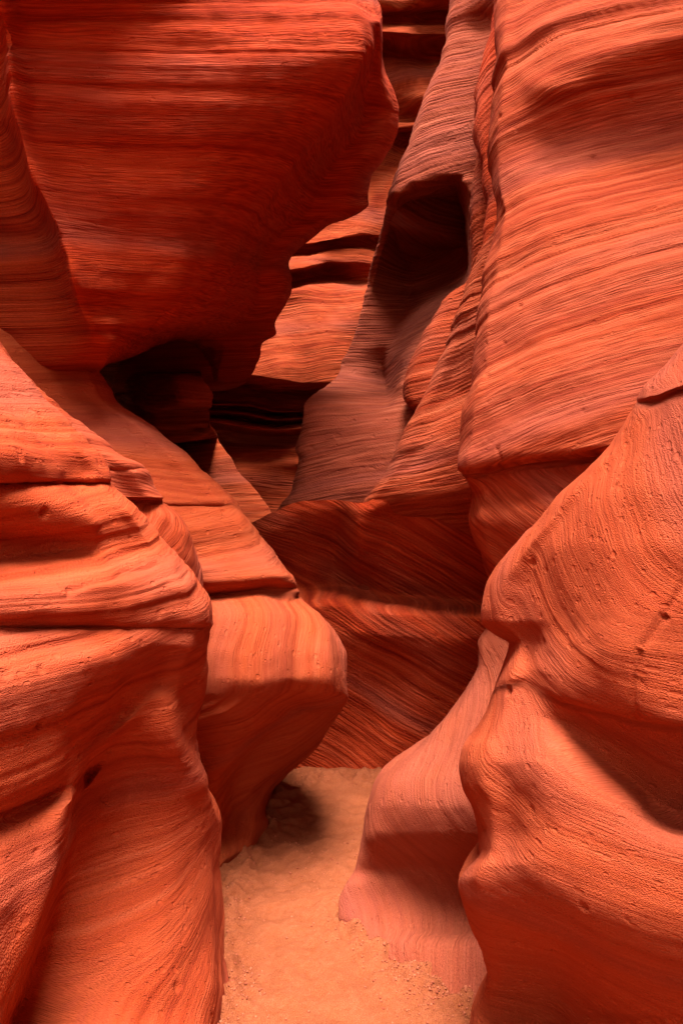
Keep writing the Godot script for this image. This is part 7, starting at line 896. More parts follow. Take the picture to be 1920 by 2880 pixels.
		[2.6,1.909,-3.8,-0.66, 1.247,1.909,-3.4,-0.475, 0.748,1.924,-3.53,-0.363, 0.575,1.936,-3.63,-0.312, 0.452,1.954,-3.78,-0.259, 0.389,1.959,-3.815,-0.241, 0.352,1.969,-3.902,-0.215, 0.346,1.982,-4.01,-0.191, 0.538,1.982,-4.36,-0.188, 1.121,1.982,-4.91,-0.229],
		[2.6,1.816,-3.8,-0.748, 1.247,1.816,-3.4,-0.564, 0.748,1.828,-3.53,-0.457, 0.542,1.837,-3.63,-0.404, 0.408,1.852,-3.79,-0.352, 0.348,1.855,-3.826,-0.335, 0.313,1.864,-3.917,-0.312, 0.307,1.874,-4.03,-0.289, 0.499,1.874,-4.38,-0.287, 1.082,1.874,-4.93,-0.329],
		[2.6,1.727,-3.8,-0.82, 1.247,1.727,-3.4,-0.645, 0.75,1.736,-3.54,-0.545, 0.492,1.744,-3.66,-0.486, 0.349,1.754,-3.81,-0.44, 0.295,1.756,-3.845,-0.426, 0.263,1.762,-3.932,-0.407, 0.257,1.769,-4.04,-0.389, 0.449,1.769,-4.39,-0.387, 1.032,1.769,-4.94,-0.428],
		[2.6,1.644,-3.8,-0.871, 1.247,1.644,-3.4,-0.713, 0.752,1.65,-3.55,-0.626, 0.454,1.656,-3.7,-0.566, 0.277,1.662,-3.84,-0.524, 0.23,1.664,-3.873,-0.514, 0.202,1.667,-3.957,-0.5, 0.196,1.672,-4.06,-0.486, 0.388,1.672,-4.41,-0.485, 0.971,1.672,-4.96,-0.523],
		[2.6,1.565,-3.8,-0.927, 1.254,1.565,-3.42,-0.779, 0.763,1.569,-3.6,-0.701, 0.395,1.572,-3.77,-0.639, 0.234,1.574,-3.9,-0.608, 0.179,1.575,-3.927,-0.598, 0.144,1.576,-3.995,-0.588, 0.134,1.578,-4.08,-0.58, 0.325,1.578,-4.43,-0.581, 0.909,1.578,-4.98,-0.62],
		[2.6,1.502,-3.8,-0.974, 1.283,1.502,-3.5,-0.83, 0.784,1.502,-3.7,-0.761, 0.385,1.502,-3.9,-0.703, 0.205,1.502,-4,-0.677, 0.149,1.502,-4.024,-0.669, 0.112,1.502,-4.085,-0.661, 0.102,1.502,-4.16,-0.656, 0.293,1.502,-4.51,-0.662, 0.877,1.502,-5.06,-0.706],
		[2.6,1.305,-3.8,-1.16, 1.43,1.305,-3.9,-1.021, 0.848,1.3,-4,-0.956, 0.39,1.29,-4.2,-0.905, 0.195,1.285,-4.3,-0.883, 0.127,1.284,-4.317,-0.876, 0.083,1.282,-4.358,-0.871, 0.068,1.28,-4.41,-0.87, 0.26,1.28,-4.76,-0.878, 0.843,1.28,-5.31,-0.922],
		[2.6,0.632,-3.8,-1.823, 1.65,0.632,-4.5,-1.694, 0.954,0.632,-4.5,-1.616, 0.418,0.632,-4.5,-1.556, 0.204,0.632,-4.5,-1.532, 0.133,0.627,-4.524,-1.528, 0.087,0.616,-4.585,-1.532, 0.072,0.601,-4.66,-1.542, 0.264,0.601,-5.01,-1.552, 0.847,0.601,-5.56,-1.6],
	]},
	"dark_rib": {"res": 0.006, "cols": [6, 1, 1, 1, 1, 1, 1, 6, 6], "centre": [0.906,3.662,-4.054], "strike": [0.47,0.10,0.88, 0.51,0.26,0.82, 0.52,0.37,0.76, 0.53,0.46,0.71, 0.52,0.64,0.56, 0.52,0.73,0.45, 0.52,0.74,0.43, 0.52,0.75,0.41, 0.51,0.76,0.40, 0.52,0.76,0.39, 0.69,0.48,0.53, 0.74,0.33,0.59, 0.72,0.34,0.60, 0.72,0.34,0.60, 0.72,0.34,0.60, 0.72,0.35,0.60], "net": [
		[2.6,7.878,-3.5,3.963, 1.349,7.878,-4.004,4.034, 1.095,8.071,-4.125,4.232, 1.203,8.264,-4.247,4.379, 1.131,8.361,-4.307,4.471, 1.134,8.684,-4.51,4.742, 1.224,9.488,-5.015,5.406, 1.363,10.486,-5.641,6.226, 1.555,10.486,-5.991,6.128, 2.138,10.486,-6.541,5.935],
		[2.6,5.733,-3.5,1.585, 1.349,5.733,-4.004,1.893, 1.095,5.861,-4.125,2.079, 1.127,5.989,-4.247,2.193, 1.054,6.053,-4.307,2.272, 1.023,6.131,-4.381,2.354, 1.033,6.325,-4.564,2.537, 1.072,6.566,-4.792,2.756, 1.264,6.566,-5.142,2.702, 1.847,6.566,-5.692,2.546],
		[2.6,4.452,-3.5,0.144, 1.309,4.452,-3.887,0.597, 1.063,4.541,-4.004,0.773, 1.045,4.631,-4.122,0.874, 0.973,4.676,-4.181,0.945, 0.933,4.696,-4.208,0.98, 0.916,4.747,-4.275,1.04, 0.924,4.811,-4.359,1.106, 1.116,4.811,-4.709,1.079, 1.699,4.811,-5.259,0.946],
		[2.6,4.18,-3.5,-0.459, 1.29,4.18,-3.828,0.196, 1.047,4.261,-3.944,0.405, 1.02,4.342,-4.06,0.526, 0.949,4.383,-4.118,0.61, 0.908,4.398,-4.139,0.647, 0.889,4.435,-4.193,0.705, 0.892,4.481,-4.259,0.766, 1.084,4.481,-4.609,0.813, 1.667,4.481,-5.159,0.77],
		[2.6,3.98,-3.5,-0.928, 1.275,3.98,-3.784,-0.097, 1.035,4.055,-3.899,0.137, 0.989,4.13,-4.013,0.268, 0.918,4.168,-4.071,0.359, 0.878,4.182,-4.092,0.4, 0.859,4.217,-4.145,0.46, 0.862,4.26,-4.211,0.52, 1.054,4.26,-4.561,0.584, 1.637,4.26,-5.111,0.537],
		[2.6,3.849,-3.5,-1.114, 1.265,3.849,-3.755,-0.226, 1.027,3.92,-3.868,0.013, 0.936,3.991,-3.982,0.166, 0.866,4.027,-4.039,0.258, 0.825,4.04,-4.06,0.3, 0.806,4.073,-4.113,0.359, 0.808,4.114,-4.179,0.416, 1,4.114,-4.529,0.474, 1.583,4.114,-5.079,0.403],
		[2.6,3.72,-3.5,-1.237, 1.255,3.72,-3.725,-0.328, 1.019,3.787,-3.838,-0.09, 0.896,3.854,-3.951,0.081, 0.825,3.888,-4.008,0.172, 0.785,3.9,-4.029,0.214, 0.765,3.932,-4.081,0.271, 0.768,3.971,-4.147,0.326, 0.959,3.971,-4.497,0.378, 1.543,3.971,-5.047,0.293],
		[2.6,3.592,-3.5,-1.322, 1.245,3.592,-3.696,-0.416, 1.011,3.656,-3.808,-0.182, 0.875,3.719,-3.92,-0.007, 0.805,3.751,-3.976,0.082, 0.765,3.763,-3.997,0.123, 0.745,3.792,-4.049,0.179, 0.747,3.829,-4.114,0.232, 0.939,3.829,-4.464,0.279, 1.522,3.829,-5.014,0.185],
		[2.6,3.454,-3.5,-1.415, 1.234,3.454,-3.664,-0.514, 1.002,3.513,-3.775,-0.284, 0.867,3.572,-3.886,-0.112, 0.798,3.602,-3.941,-0.026, 0.758,3.613,-3.962,0.015, 0.739,3.641,-4.014,0.069, 0.741,3.675,-4.079,0.12, 0.932,3.675,-4.429,0.165, 1.516,3.675,-4.979,0.065],
		[2.6,3.306,-3.5,-1.492, 1.222,3.306,-3.629,-0.617, 0.992,3.36,-3.738,-0.395, 0.87,3.415,-3.848,-0.236, 0.802,3.442,-3.903,-0.153, 0.763,3.453,-3.924,-0.113, 0.743,3.479,-3.976,-0.061, 0.746,3.511,-4.04,-0.012, 0.937,3.511,-4.39,0.03, 1.521,3.511,-4.94,-0.07],
		[2.6,3.16,-3.5,-1.254, 1.211,3.16,-3.593,-0.693, 0.983,3.21,-3.702,-0.529, 0.885,3.26,-3.811,-0.415, 0.817,3.286,-3.866,-0.351, 0.778,3.295,-3.886,-0.322, 0.76,3.319,-3.938,-0.279, 0.762,3.348,-4.002,-0.235, 0.954,3.348,-4.352,-0.205, 1.537,3.348,-4.902,-0.265],
		[2.6,2.981,-3.5,-1.184, 1.196,2.981,-3.549,-0.818, 0.971,3.026,-3.657,-0.698, 0.89,3.071,-3.764,-0.613, 0.823,3.093,-3.818,-0.564, 0.785,3.102,-3.839,-0.543, 0.767,3.123,-3.89,-0.508, 0.77,3.15,-3.954,-0.471, 0.961,3.15,-4.304,-0.45, 1.545,3.15,-4.854,-0.49],
		[2.6,2.829,-3.5,-1.334, 1.183,2.829,-3.511,-0.968, 0.96,2.87,-3.618,-0.852, 0.878,2.91,-3.724,-0.771, 0.812,2.93,-3.777,-0.724, 0.774,2.938,-3.798,-0.703, 0.756,2.957,-3.849,-0.67, 0.759,2.981,-3.912,-0.635, 0.951,2.981,-4.262,-0.613, 1.534,2.981,-4.812,-0.652],
		[2.6,2.737,-3.5,-1.434, 1.175,2.737,-3.488,-1.064, 0.954,2.775,-3.593,-0.947, 0.863,2.812,-3.699,-0.865, 0.797,2.831,-3.752,-0.819, 0.76,2.838,-3.772,-0.798, 0.742,2.856,-3.823,-0.765, 0.745,2.879,-3.886,-0.731, 0.937,2.879,-4.236,-0.705, 1.52,2.879,-4.786,-0.738],
		[2.6,2.602,-3.5,-1.573, 1.163,2.602,-3.453,-1.198, 0.944,2.635,-3.557,-1.085, 0.885,2.668,-3.662,-1.014, 0.82,2.685,-3.714,-0.969, 0.783,2.691,-3.734,-0.949, 0.766,2.708,-3.785,-0.918, 0.769,2.727,-3.847,-0.886, 0.961,2.727,-4.197,-0.858, 1.544,2.727,-4.747,-0.89],
		[2.6,2.042,-3.5,-2.103, 1.112,2.042,-3.3,-1.745, 0.903,2.059,-3.4,-1.649, 0.908,2.075,-3.5,-1.612, 0.847,2.083,-3.55,-1.576, 0.813,2.086,-3.57,-1.559, 0.797,2.095,-3.619,-1.536, 0.802,2.105,-3.68,-1.513, 0.994,2.105,-4.03,-1.483, 1.577,2.105,-4.58,-1.513],
	]},
	"centre_wall": {"res": 0.007, "cols": [6, 1, 1, 1, 1, 1, 1, 1, 1, 1, 1, 6, 6], "centre": [0.144,1.022,-4.32], "strike": [0.79,-0.50,0.36, 0.79,-0.51,0.34, 0.79,-0.52,0.32, 0.79,-0.52,0.31, 0.80,-0.53,0.29, 0.80,-0.53,0.28, 0.80,-0.53,0.28, 0.80,-0.52,0.29, 0.81,-0.52,0.28, 0.81,-0.51,0.28, 0.81,-0.51,0.28, 0.82,-0.51,0.26, 0.82,-0.52,0.25, 0.82,-0.52,0.23, 0.82,-0.53,0.21], "net": [
		[2.6,1.683,-4.2,1.67, 1.098,1.683,-3.574,1.147, 0.749,1.669,-3.746,0.948, 0.497,1.647,-3.867,0.795, 0.27,1.612,-3.907,0.657, 0.109,1.55,-3.964,0.521, -0.047,1.569,-4.149,0.432, -0.209,1.565,-4.175,0.353, -0.359,1.515,-4.193,0.241, -0.455,1.47,-4.221,0.154, -0.526,1.427,-4.292,0.071, -0.558,1.385,-4.38,0.002, -0.366,1.385,-4.73,0.014, 0.217,1.385,-5.28,0.154],
		[2.6,1.641,-4.2,1.673, 1.1,1.641,-3.582,1.118, 0.751,1.625,-3.757,0.912, 0.495,1.601,-3.846,0.757, 0.269,1.565,-3.898,0.613, 0.108,1.502,-3.935,0.479, -0.047,1.52,-4.145,0.382, -0.208,1.515,-4.166,0.3, -0.357,1.465,-4.17,0.189, -0.453,1.421,-4.202,0.1, -0.524,1.377,-4.281,0.014, -0.558,1.333,-4.38,-0.059, -0.366,1.333,-4.73,-0.042, 0.217,1.333,-5.28,0.111],
		[2.6,1.578,-4.2,1.65, 1.117,1.578,-3.636,1.067, 0.764,1.561,-3.82,0.852, 0.499,1.535,-3.881,0.693, 0.274,1.502,-3.963,0.545, 0.108,1.444,-3.95,0.419, -0.047,1.458,-4.194,0.311, -0.209,1.458,-4.19,0.236, -0.358,1.416,-4.174,0.134, -0.453,1.366,-4.205,0.04, -0.525,1.317,-4.283,-0.051, -0.558,1.268,-4.38,-0.127, -0.366,1.268,-4.73,-0.105, 0.217,1.268,-5.28,0.06],
		[2.6,1.447,-4.2,1.599, 1.149,1.447,-3.741,0.967, 0.782,1.432,-3.91,0.741, 0.508,1.411,-3.952,0.579, 0.28,1.382,-4.049,0.424, 0.11,1.348,-4.009,0.319, -0.049,1.354,-4.308,0.189, -0.213,1.35,-4.27,0.111, -0.363,1.324,-4.235,0.021, -0.473,1.301,-4.26,-0.057, -0.552,1.277,-4.322,-0.128, -0.587,1.254,-4.4,-0.18, -0.395,1.254,-4.75,-0.151, 0.188,1.254,-5.3,0.034],
		[2.6,1.285,-4.2,1.507, 1.181,1.285,-3.845,0.839, 0.802,1.276,-4.009,0.607, 0.523,1.26,-4.071,0.44, 0.287,1.235,-4.157,0.281, 0.114,1.234,-4.162,0.19, -0.05,1.236,-4.426,0.061, -0.218,1.231,-4.35,-0.016, -0.372,1.209,-4.337,-0.111, -0.483,1.216,-4.353,-0.166, -0.561,1.221,-4.392,-0.209, -0.592,1.225,-4.44,-0.23, -0.4,1.225,-4.79,-0.193, 0.183,1.225,-5.34,0.009],
		[2.6,1.106,-4.2,1.358, 1.203,1.106,-3.917,0.684, 0.818,1.109,-4.092,0.459, 0.543,1.101,-4.222,0.288, 0.296,1.094,-4.281,0.145, 0.119,1.121,-4.351,0.065, -0.051,1.118,-4.492,-0.048, -0.22,1.11,-4.393,-0.125, -0.377,1.094,-4.403,-0.222, -0.49,1.098,-4.418,-0.279, -0.569,1.1,-4.455,-0.324, -0.6,1.101,-4.5,-0.347, -0.408,1.101,-4.85,-0.306, 0.175,1.101,-5.4,-0.096],
		[2.6,0.983,-4.2,1.229, 1.214,0.983,-3.953,0.568, 0.83,0.997,-4.149,0.354, 0.553,1.003,-4.304,0.194, 0.3,1.007,-4.346,0.063, 0.121,1.041,-4.432,-0.014, -0.051,1.053,-4.502,-0.102, -0.22,1.048,-4.41,-0.176, -0.379,1.029,-4.417,-0.274, -0.492,1.034,-4.434,-0.33, -0.572,1.036,-4.477,-0.376, -0.604,1.036,-4.53,-0.4, -0.412,1.036,-4.88,-0.361, 0.171,1.036,-5.43,-0.156],
		[2.6,0.951,-4.2,1.168, 1.201,0.951,-3.911,0.529, 0.818,0.965,-4.092,0.322, 0.546,0.969,-4.248,0.165, 0.295,0.975,-4.267,0.043, 0.119,1.01,-4.358,-0.028, -0.05,1.028,-4.397,-0.103, -0.217,1.019,-4.342,-0.184, -0.374,0.998,-4.358,-0.281, -0.486,1.002,-4.381,-0.337, -0.567,1.002,-4.439,-0.386, -0.601,1.001,-4.51,-0.417, -0.409,1.001,-4.86,-0.382, 0.174,1.001,-5.41,-0.189],
		[2.6,0.943,-4.2,1.125, 1.15,0.943,-3.745,0.514, 0.783,0.955,-3.913,0.319, 0.523,0.958,-4.069,0.17, 0.281,0.966,-4.075,0.061, 0.114,0.991,-4.166,-0.013, -0.047,1.008,-4.191,-0.08, -0.21,0.991,-4.193,-0.173, -0.364,0.968,-4.242,-0.275, -0.474,0.97,-4.272,-0.331, -0.555,0.967,-4.347,-0.386, -0.592,0.961,-4.44,-0.425, -0.4,0.961,-4.79,-0.395, 0.183,0.961,-5.34,-0.214],
		[2.6,0.934,-4.2,1.101, 1.124,0.934,-3.658,0.5, 0.765,0.938,-3.826,0.306, 0.512,0.931,-3.984,0.153, 0.275,0.938,-3.984,0.047, 0.111,0.956,-4.068,-0.028, -0.047,0.966,-4.113,-0.102, -0.206,0.951,-4.115,-0.19, -0.357,0.931,-4.162,-0.286, -0.466,0.931,-4.198,-0.344, -0.548,0.924,-4.288,-0.405, -0.587,0.913,-4.4,-0.451, -0.395,0.913,-4.75,-0.422, 0.188,0.913,-5.3,-0.243],
		[2.6,0.86,-4.2,1.055, 1.123,0.86,-3.656,0.443, 0.769,0.843,-3.846,0.226, 0.509,0.83,-3.962,0.071, 0.275,0.831,-3.987,-0.044, 0.11,0.846,-4.028,-0.117, -0.047,0.837,-4.112,-0.214, -0.206,0.827,-4.125,-0.301, -0.355,0.818,-4.136,-0.382, -0.463,0.814,-4.173,-0.443, -0.545,0.802,-4.265,-0.509, -0.584,0.786,-4.38,-0.562, -0.392,0.786,-4.73,-0.53, 0.191,0.786,-5.28,-0.346],
		[2.6,0.643,-4.2,0.896, 1.182,0.643,-3.849,0.26, 0.803,0.606,-4.015,0.016, 0.52,0.599,-4.046,-0.134, 0.288,0.573,-4.165,-0.289, 0.114,0.575,-4.157,-0.372, -0.047,0.567,-4.19,-0.462, -0.214,0.548,-4.275,-0.573, -0.366,0.549,-4.273,-0.647, -0.476,0.544,-4.293,-0.708, -0.555,0.534,-4.341,-0.763, -0.587,0.52,-4.4,-0.8, -0.395,0.52,-4.75,-0.763, 0.188,0.52,-5.3,-0.567],
		[2.6,0.29,-4.2,0.625, 1.192,0.29,-3.88,-0.036, 0.806,0.243,-4.03,-0.291, 0.536,0.2,-4.168,-0.483, 0.288,0.199,-4.171,-0.608, 0.116,0.174,-4.251,-0.727, -0.048,0.168,-4.272,-0.818, -0.213,0.174,-4.25,-0.892, -0.369,0.157,-4.306,-0.993, -0.48,0.152,-4.322,-1.055, -0.557,0.14,-4.361,-1.11, -0.588,0.125,-4.41,-1.146, -0.396,0.125,-4.76,-1.099, 0.187,0.125,-5.31,-0.885],
		[2.6,0.095,-4.2,0.481, 1.2,0.095,-3.909,-0.196, 0.817,0.032,-4.083,-0.468, 0.536,0,-4.171,-0.649, 0.29,-0.011,-4.203,-0.789, 0.116,-0.017,-4.218,-0.884, -0.048,-0.041,-4.287,-0.998, -0.214,-0.039,-4.282,-1.08, -0.366,-0.035,-4.27,-1.153, -0.476,-0.043,-4.292,-1.218, -0.555,-0.062,-4.344,-1.281, -0.588,-0.086,-4.41,-1.327, -0.396,-0.086,-4.76,-1.274, 0.187,-0.086,-5.31,-1.047],
		[2.6,-0.215,-4.2,0.222, 1.222,-0.215,-3.98,-0.457, 0.824,-0.275,-4.118,-0.729, 0.531,-0.281,-4.133,-0.886, 0.292,-0.321,-4.225,-1.054, 0.116,-0.319,-4.222,-1.143, -0.048,-0.315,-4.211,-1.221, -0.214,-0.344,-4.279,-1.339, -0.368,-0.352,-4.298,-1.428, -0.478,-0.358,-4.311,-1.49, -0.555,-0.371,-4.342,-1.544, -0.584,-0.388,-4.38,-1.578, -0.392,-0.388,-4.73,-1.523, 0.191,-0.388,-5.28,-1.291],
	]},
	"right_wall": {"res": 0.0048, "cols": [22, 22, 1, 1, 1, 1, 1, 1, 1, 22, 22, 22], "centre": [1.007,2.224,-3.101], "strike": [0.87,-0.04,0.49, 0.87,-0.04,0.49, 0.87,-0.04,0.49, 0.83,-0.05,0.55, 0.80,-0.05,0.59, 0.80,-0.03,0.60, 0.76,-0.04,0.65, 0.74,-0.01,0.68, 0.75,0.05,0.66, 0.77,0.09,0.64, 0.77,0.13,0.62, 0.77,0.16,0.62, 0.76,0.18,0.63, 0.73,0.19,0.66, 0.70,0.20,0.69, 0.67,0.21,0.71, 0.65,0.23,0.73, 0.64,0.25,0.73, 0.64,0.27,0.72, 0.65,0.28,0.71, 0.67,0.28,0.69, 0.68,0.29,0.68, 0.68,0.29,0.67, 0.69,0.29,0.66, 0.60,-0.54,0.59, 0.60,-0.54,0.59, 0.60,-0.54,0.59, 0.61,-0.54,0.58, 0.63,-0.52,0.58, 0.63,-0.52,0.57, 0.64,-0.51,0.57, 0.65,-0.50,0.57], "net": [
		[8.6,-0.4,1,9.396, 7.75,-0.4,-1.6,9.317, 9.869,-0.4,-6.824,9.125, 8.829,-0.4,-6.824,9.134, 8.285,-0.4,-6.763,9.037, 7.942,-0.4,-6.763,9.04, 7.719,-0.4,-6.824,9.144, 7.621,-0.4,-6.867,9.217, 7.575,-0.4,-6.974,9.396, 7.585,-0.4,-7.106,9.618, 7.763,-0.4,-7.406,9.607, 8.285,-0.4,-7.906,9.586, 9.635,-0.4,-9.706,9.514],  # first two rows are an added lid out of view, blocking stray light
		[8.6,11.87,1,9.396, 7.75,11.87,-1.6,9.317, 9.869,11.87,-6.824,9.125, 8.829,11.87,-6.824,9.134, 8.285,11.766,-6.763,9.037, 7.942,11.766,-6.763,9.04, 7.719,11.87,-6.824,9.144, 7.621,11.943,-6.867,9.217, 7.575,12.126,-6.974,9.396, 7.585,12.353,-7.106,9.618, 7.763,12.353,-7.406,9.607, 8.285,12.353,-7.906,9.586, 9.635,12.353,-9.706,9.514],
		[2.6,11.47,2,9.396, 1.75,11.47,-0.6,9.317, 3.869,11.47,-5.824,9.125, 2.829,11.47,-5.824,9.134, 2.285,11.366,-5.763,9.037, 1.942,11.366,-5.763,9.04, 1.719,11.47,-5.824,9.144, 1.621,11.543,-5.867,9.217, 1.575,11.726,-5.974,9.396, 1.585,11.953,-6.106,9.618, 1.763,11.953,-6.406,9.607, 2.285,11.953,-6.906,9.586, 3.635,11.953,-8.706,9.514],
		[2.6,6.298,2,4.347, 1.75,6.298,-0.6,4.205, 2.579,6.298,-3.883,4.054, 1.84,6.373,-3.943,4.115, 1.446,6.373,-3.943,4.108, 1.222,6.418,-3.98,4.148, 1.079,6.523,-4.065,4.246, 1.026,6.576,-4.108,4.296, 1.008,6.708,-4.214,4.423, 1.025,6.871,-4.347,4.58, 1.203,6.871,-4.647,4.567, 1.725,6.871,-5.147,4.551, 3.075,6.871,-6.947,4.482],
		[2.6,4.165,2,2.25, 1.75,4.165,-0.6,2.09, 2.015,4.165,-3.033,1.966, 1.529,4.378,-3.276,2.154, 1.246,4.485,-3.397,2.247, 1.067,4.613,-3.543,2.363, 0.938,4.751,-3.701,2.489, 0.87,4.792,-3.747,2.526, 0.842,4.894,-3.863,2.621, 0.854,5.02,-4.007,2.74, 1.033,5.02,-4.307,2.728, 1.554,5.02,-4.807,2.714, 2.904,5.02,-6.607,2.65],
		[2.6,3.343,2,1.54, 1.75,3.343,-0.6,1.321, 1.749,3.343,-2.633,1.191, 1.337,3.506,-2.865,1.312, 1.106,3.611,-3.016,1.394, 0.938,3.725,-3.178,1.486, 0.813,3.855,-3.364,1.596, 0.763,3.884,-3.406,1.619, 0.745,3.957,-3.509,1.684, 0.758,4.047,-3.638,1.766, 0.937,4.047,-3.938,1.758, 1.458,4.047,-4.438,1.758, 2.808,4.047,-6.238,1.725],
		[2.6,3.275,2,1.426, 1.75,3.275,-0.6,1.231, 1.706,3.275,-2.569,1.116, 1.306,3.384,-2.798,1.19, 1.076,3.424,-2.935,1.21, 0.905,3.529,-3.096,1.296, 0.786,3.657,-3.291,1.406, 0.74,3.685,-3.334,1.429, 0.726,3.755,-3.441,1.492, 0.74,3.843,-3.574,1.572, 0.919,3.843,-3.874,1.565, 1.44,3.843,-4.374,1.564, 2.79,3.843,-6.174,1.535],
		[2.6,3.19,2,1.053, 1.75,3.19,-0.6,1.009, 1.698,3.19,-2.556,0.977, 1.299,3.307,-2.783,1.09, 1.06,3.309,-2.891,1.088, 0.881,3.35,-3.044,1.127, 0.766,3.513,-3.249,1.286, 0.734,3.54,-3.292,1.312, 0.73,3.606,-3.398,1.376, 0.748,3.688,-3.531,1.456, 0.927,3.688,-3.831,1.452, 1.448,3.688,-4.331,1.446, 2.798,3.688,-6.131,1.421],
		[2.6,3.127,2,0.701, 1.75,3.127,-0.6,0.805, 1.736,3.127,-2.613,0.855, 1.33,3.257,-2.849,1.01, 1.074,3.236,-2.928,1.003, 0.867,3.26,-3.03,1.04, 0.749,3.384,-3.21,1.174, 0.717,3.41,-3.254,1.202, 0.713,3.475,-3.364,1.27, 0.731,3.555,-3.501,1.352, 0.91,3.555,-3.801,1.351, 1.431,3.555,-4.301,1.338, 2.781,3.555,-6.101,1.316],
		[2.6,2.976,2,0.294, 1.75,2.976,-0.6,0.529, 1.779,2.976,-2.677,0.649, 1.359,3.105,-2.912,0.831, 1.096,3.148,-2.99,0.903, 0.876,3.197,-3.079,0.978, 0.737,3.259,-3.19,1.059, 0.703,3.282,-3.233,1.088, 0.696,3.34,-3.338,1.153, 0.712,3.412,-3.469,1.231, 0.891,3.412,-3.769,1.232, 1.412,3.412,-4.269,1.212, 2.762,3.412,-6.069,1.192],
		[2.6,2.89,2,0.01, 1.75,2.89,-0.6,0.345, 1.791,2.89,-2.696,0.523, 1.372,3.015,-2.939,0.721, 1.11,3.061,-3.027,0.807, 0.879,3.106,-3.116,0.889, 0.724,3.14,-3.182,0.949, 0.691,3.161,-3.222,0.977, 0.684,3.213,-3.323,1.038, 0.7,3.277,-3.448,1.11, 0.879,3.277,-3.748,1.114, 1.4,3.277,-4.248,1.091, 2.75,3.277,-6.048,1.077],
		[2.6,2.794,2,-0.197, 1.75,2.794,-0.6,0.195, 1.769,2.794,-2.663,0.406, 1.355,2.911,-2.904,0.606, 1.101,2.959,-3.003,0.7, 0.87,3.007,-3.102,0.79, 0.715,3.038,-3.167,0.851, 0.683,3.058,-3.208,0.879, 0.677,3.107,-3.308,0.938, 0.692,3.167,-3.432,1.008, 0.871,3.167,-3.732,1.013, 1.392,3.167,-4.232,0.991, 2.742,3.167,-6.032,0.984],
		[2.6,2.649,2,-0.384, 1.75,2.649,-0.6,0.03, 1.707,2.649,-2.57,0.259, 1.306,2.751,-2.798,0.442, 1.066,2.799,-2.906,0.536, 0.839,2.853,-3.026,0.634, 0.709,2.901,-3.134,0.712, 0.682,2.918,-3.172,0.737, 0.677,2.961,-3.268,0.791, 0.693,3.014,-3.386,0.854, 0.872,3.014,-3.686,0.862, 1.393,3.014,-4.186,0.844, 2.743,3.014,-5.986,0.855],
		[2.6,2.528,2,-0.534, 1.75,2.528,-0.6,-0.104, 1.649,2.528,-2.482,0.139, 1.259,2.617,-2.697,0.305, 1.032,2.666,-2.816,0.397, 0.82,2.724,-2.955,0.5, 0.72,2.778,-3.084,0.581, 0.694,2.794,-3.124,0.606, 0.693,2.835,-3.223,0.658, 0.711,2.886,-3.345,0.721, 0.89,2.886,-3.645,0.733, 1.411,2.886,-4.145,0.724, 2.761,2.886,-5.945,0.763],
		[2.6,2.402,2,-0.719, 1.75,2.402,-0.6,-0.258, 1.596,2.402,-2.403,0.005, 1.215,2.478,-2.605,0.156, 1.002,2.526,-2.732,0.248, 0.799,2.582,-2.881,0.349, 0.703,2.634,-3.019,0.431, 0.676,2.649,-3.06,0.456, 0.673,2.688,-3.163,0.507, 0.691,2.735,-3.289,0.569, 0.87,2.735,-3.589,0.586, 1.391,2.735,-4.089,0.586, 2.741,2.735,-5.889,0.655],
		[2.6,2.279,2,-0.939, 1.75,2.279,-0.6,-0.428, 1.549,2.279,-2.332,-0.136, 1.182,2.346,-2.532,0.009, 0.975,2.388,-2.658,0.097, 0.781,2.44,-2.816,0.199, 0.663,2.489,-2.963,0.285, 0.629,2.504,-3.007,0.311, 0.622,2.541,-3.116,0.364, 0.639,2.586,-3.252,0.427, 0.818,2.586,-3.552,0.449, 1.339,2.586,-4.052,0.455, 2.689,2.586,-5.852,0.548],
		[2.6,2.125,2,-1.209, 1.75,2.125,-0.6,-0.636, 1.497,2.125,-2.254,-0.314, 1.148,2.182,-2.46,-0.171, 0.948,2.217,-2.584,-0.087, 0.76,2.26,-2.74,0.01, 0.624,2.306,-2.905,0.103, 0.587,2.318,-2.95,0.128, 0.578,2.349,-3.062,0.179, 0.593,2.388,-3.201,0.239, 0.771,2.388,-3.501,0.264, 1.293,2.388,-4.001,0.272, 2.643,2.388,-5.801,0.381],
		[2.6,2.014,2,-1.438, 1.75,2.014,-0.6,-0.802, 1.464,2.014,-2.205,-0.449, 1.124,2.062,-2.409,-0.308, 0.928,2.091,-2.531,-0.224, 0.737,2.126,-2.684,-0.129, 0.606,2.167,-2.858,-0.035, 0.57,2.177,-2.901,-0.011, 0.56,2.202,-3.008,0.035, 0.574,2.233,-3.141,0.088, 0.753,2.233,-3.441,0.116, 1.274,2.233,-3.941,0.125, 2.624,2.233,-5.741,0.244],
		[2.6,1.873,2,-1.676, 1.75,1.873,-0.6,-0.987, 1.426,1.873,-2.146,-0.61, 1.09,1.906,-2.337,-0.478, 0.901,1.927,-2.457,-0.398, 0.71,1.955,-2.617,-0.304, 0.561,1.985,-2.788,-0.213, 0.526,1.992,-2.829,-0.192, 0.516,2.01,-2.931,-0.151, 0.528,2.032,-3.058,-0.106, 0.707,2.032,-3.358,-0.077, 1.228,2.032,-3.858,-0.069, 2.578,2.032,-5.658,0.055],
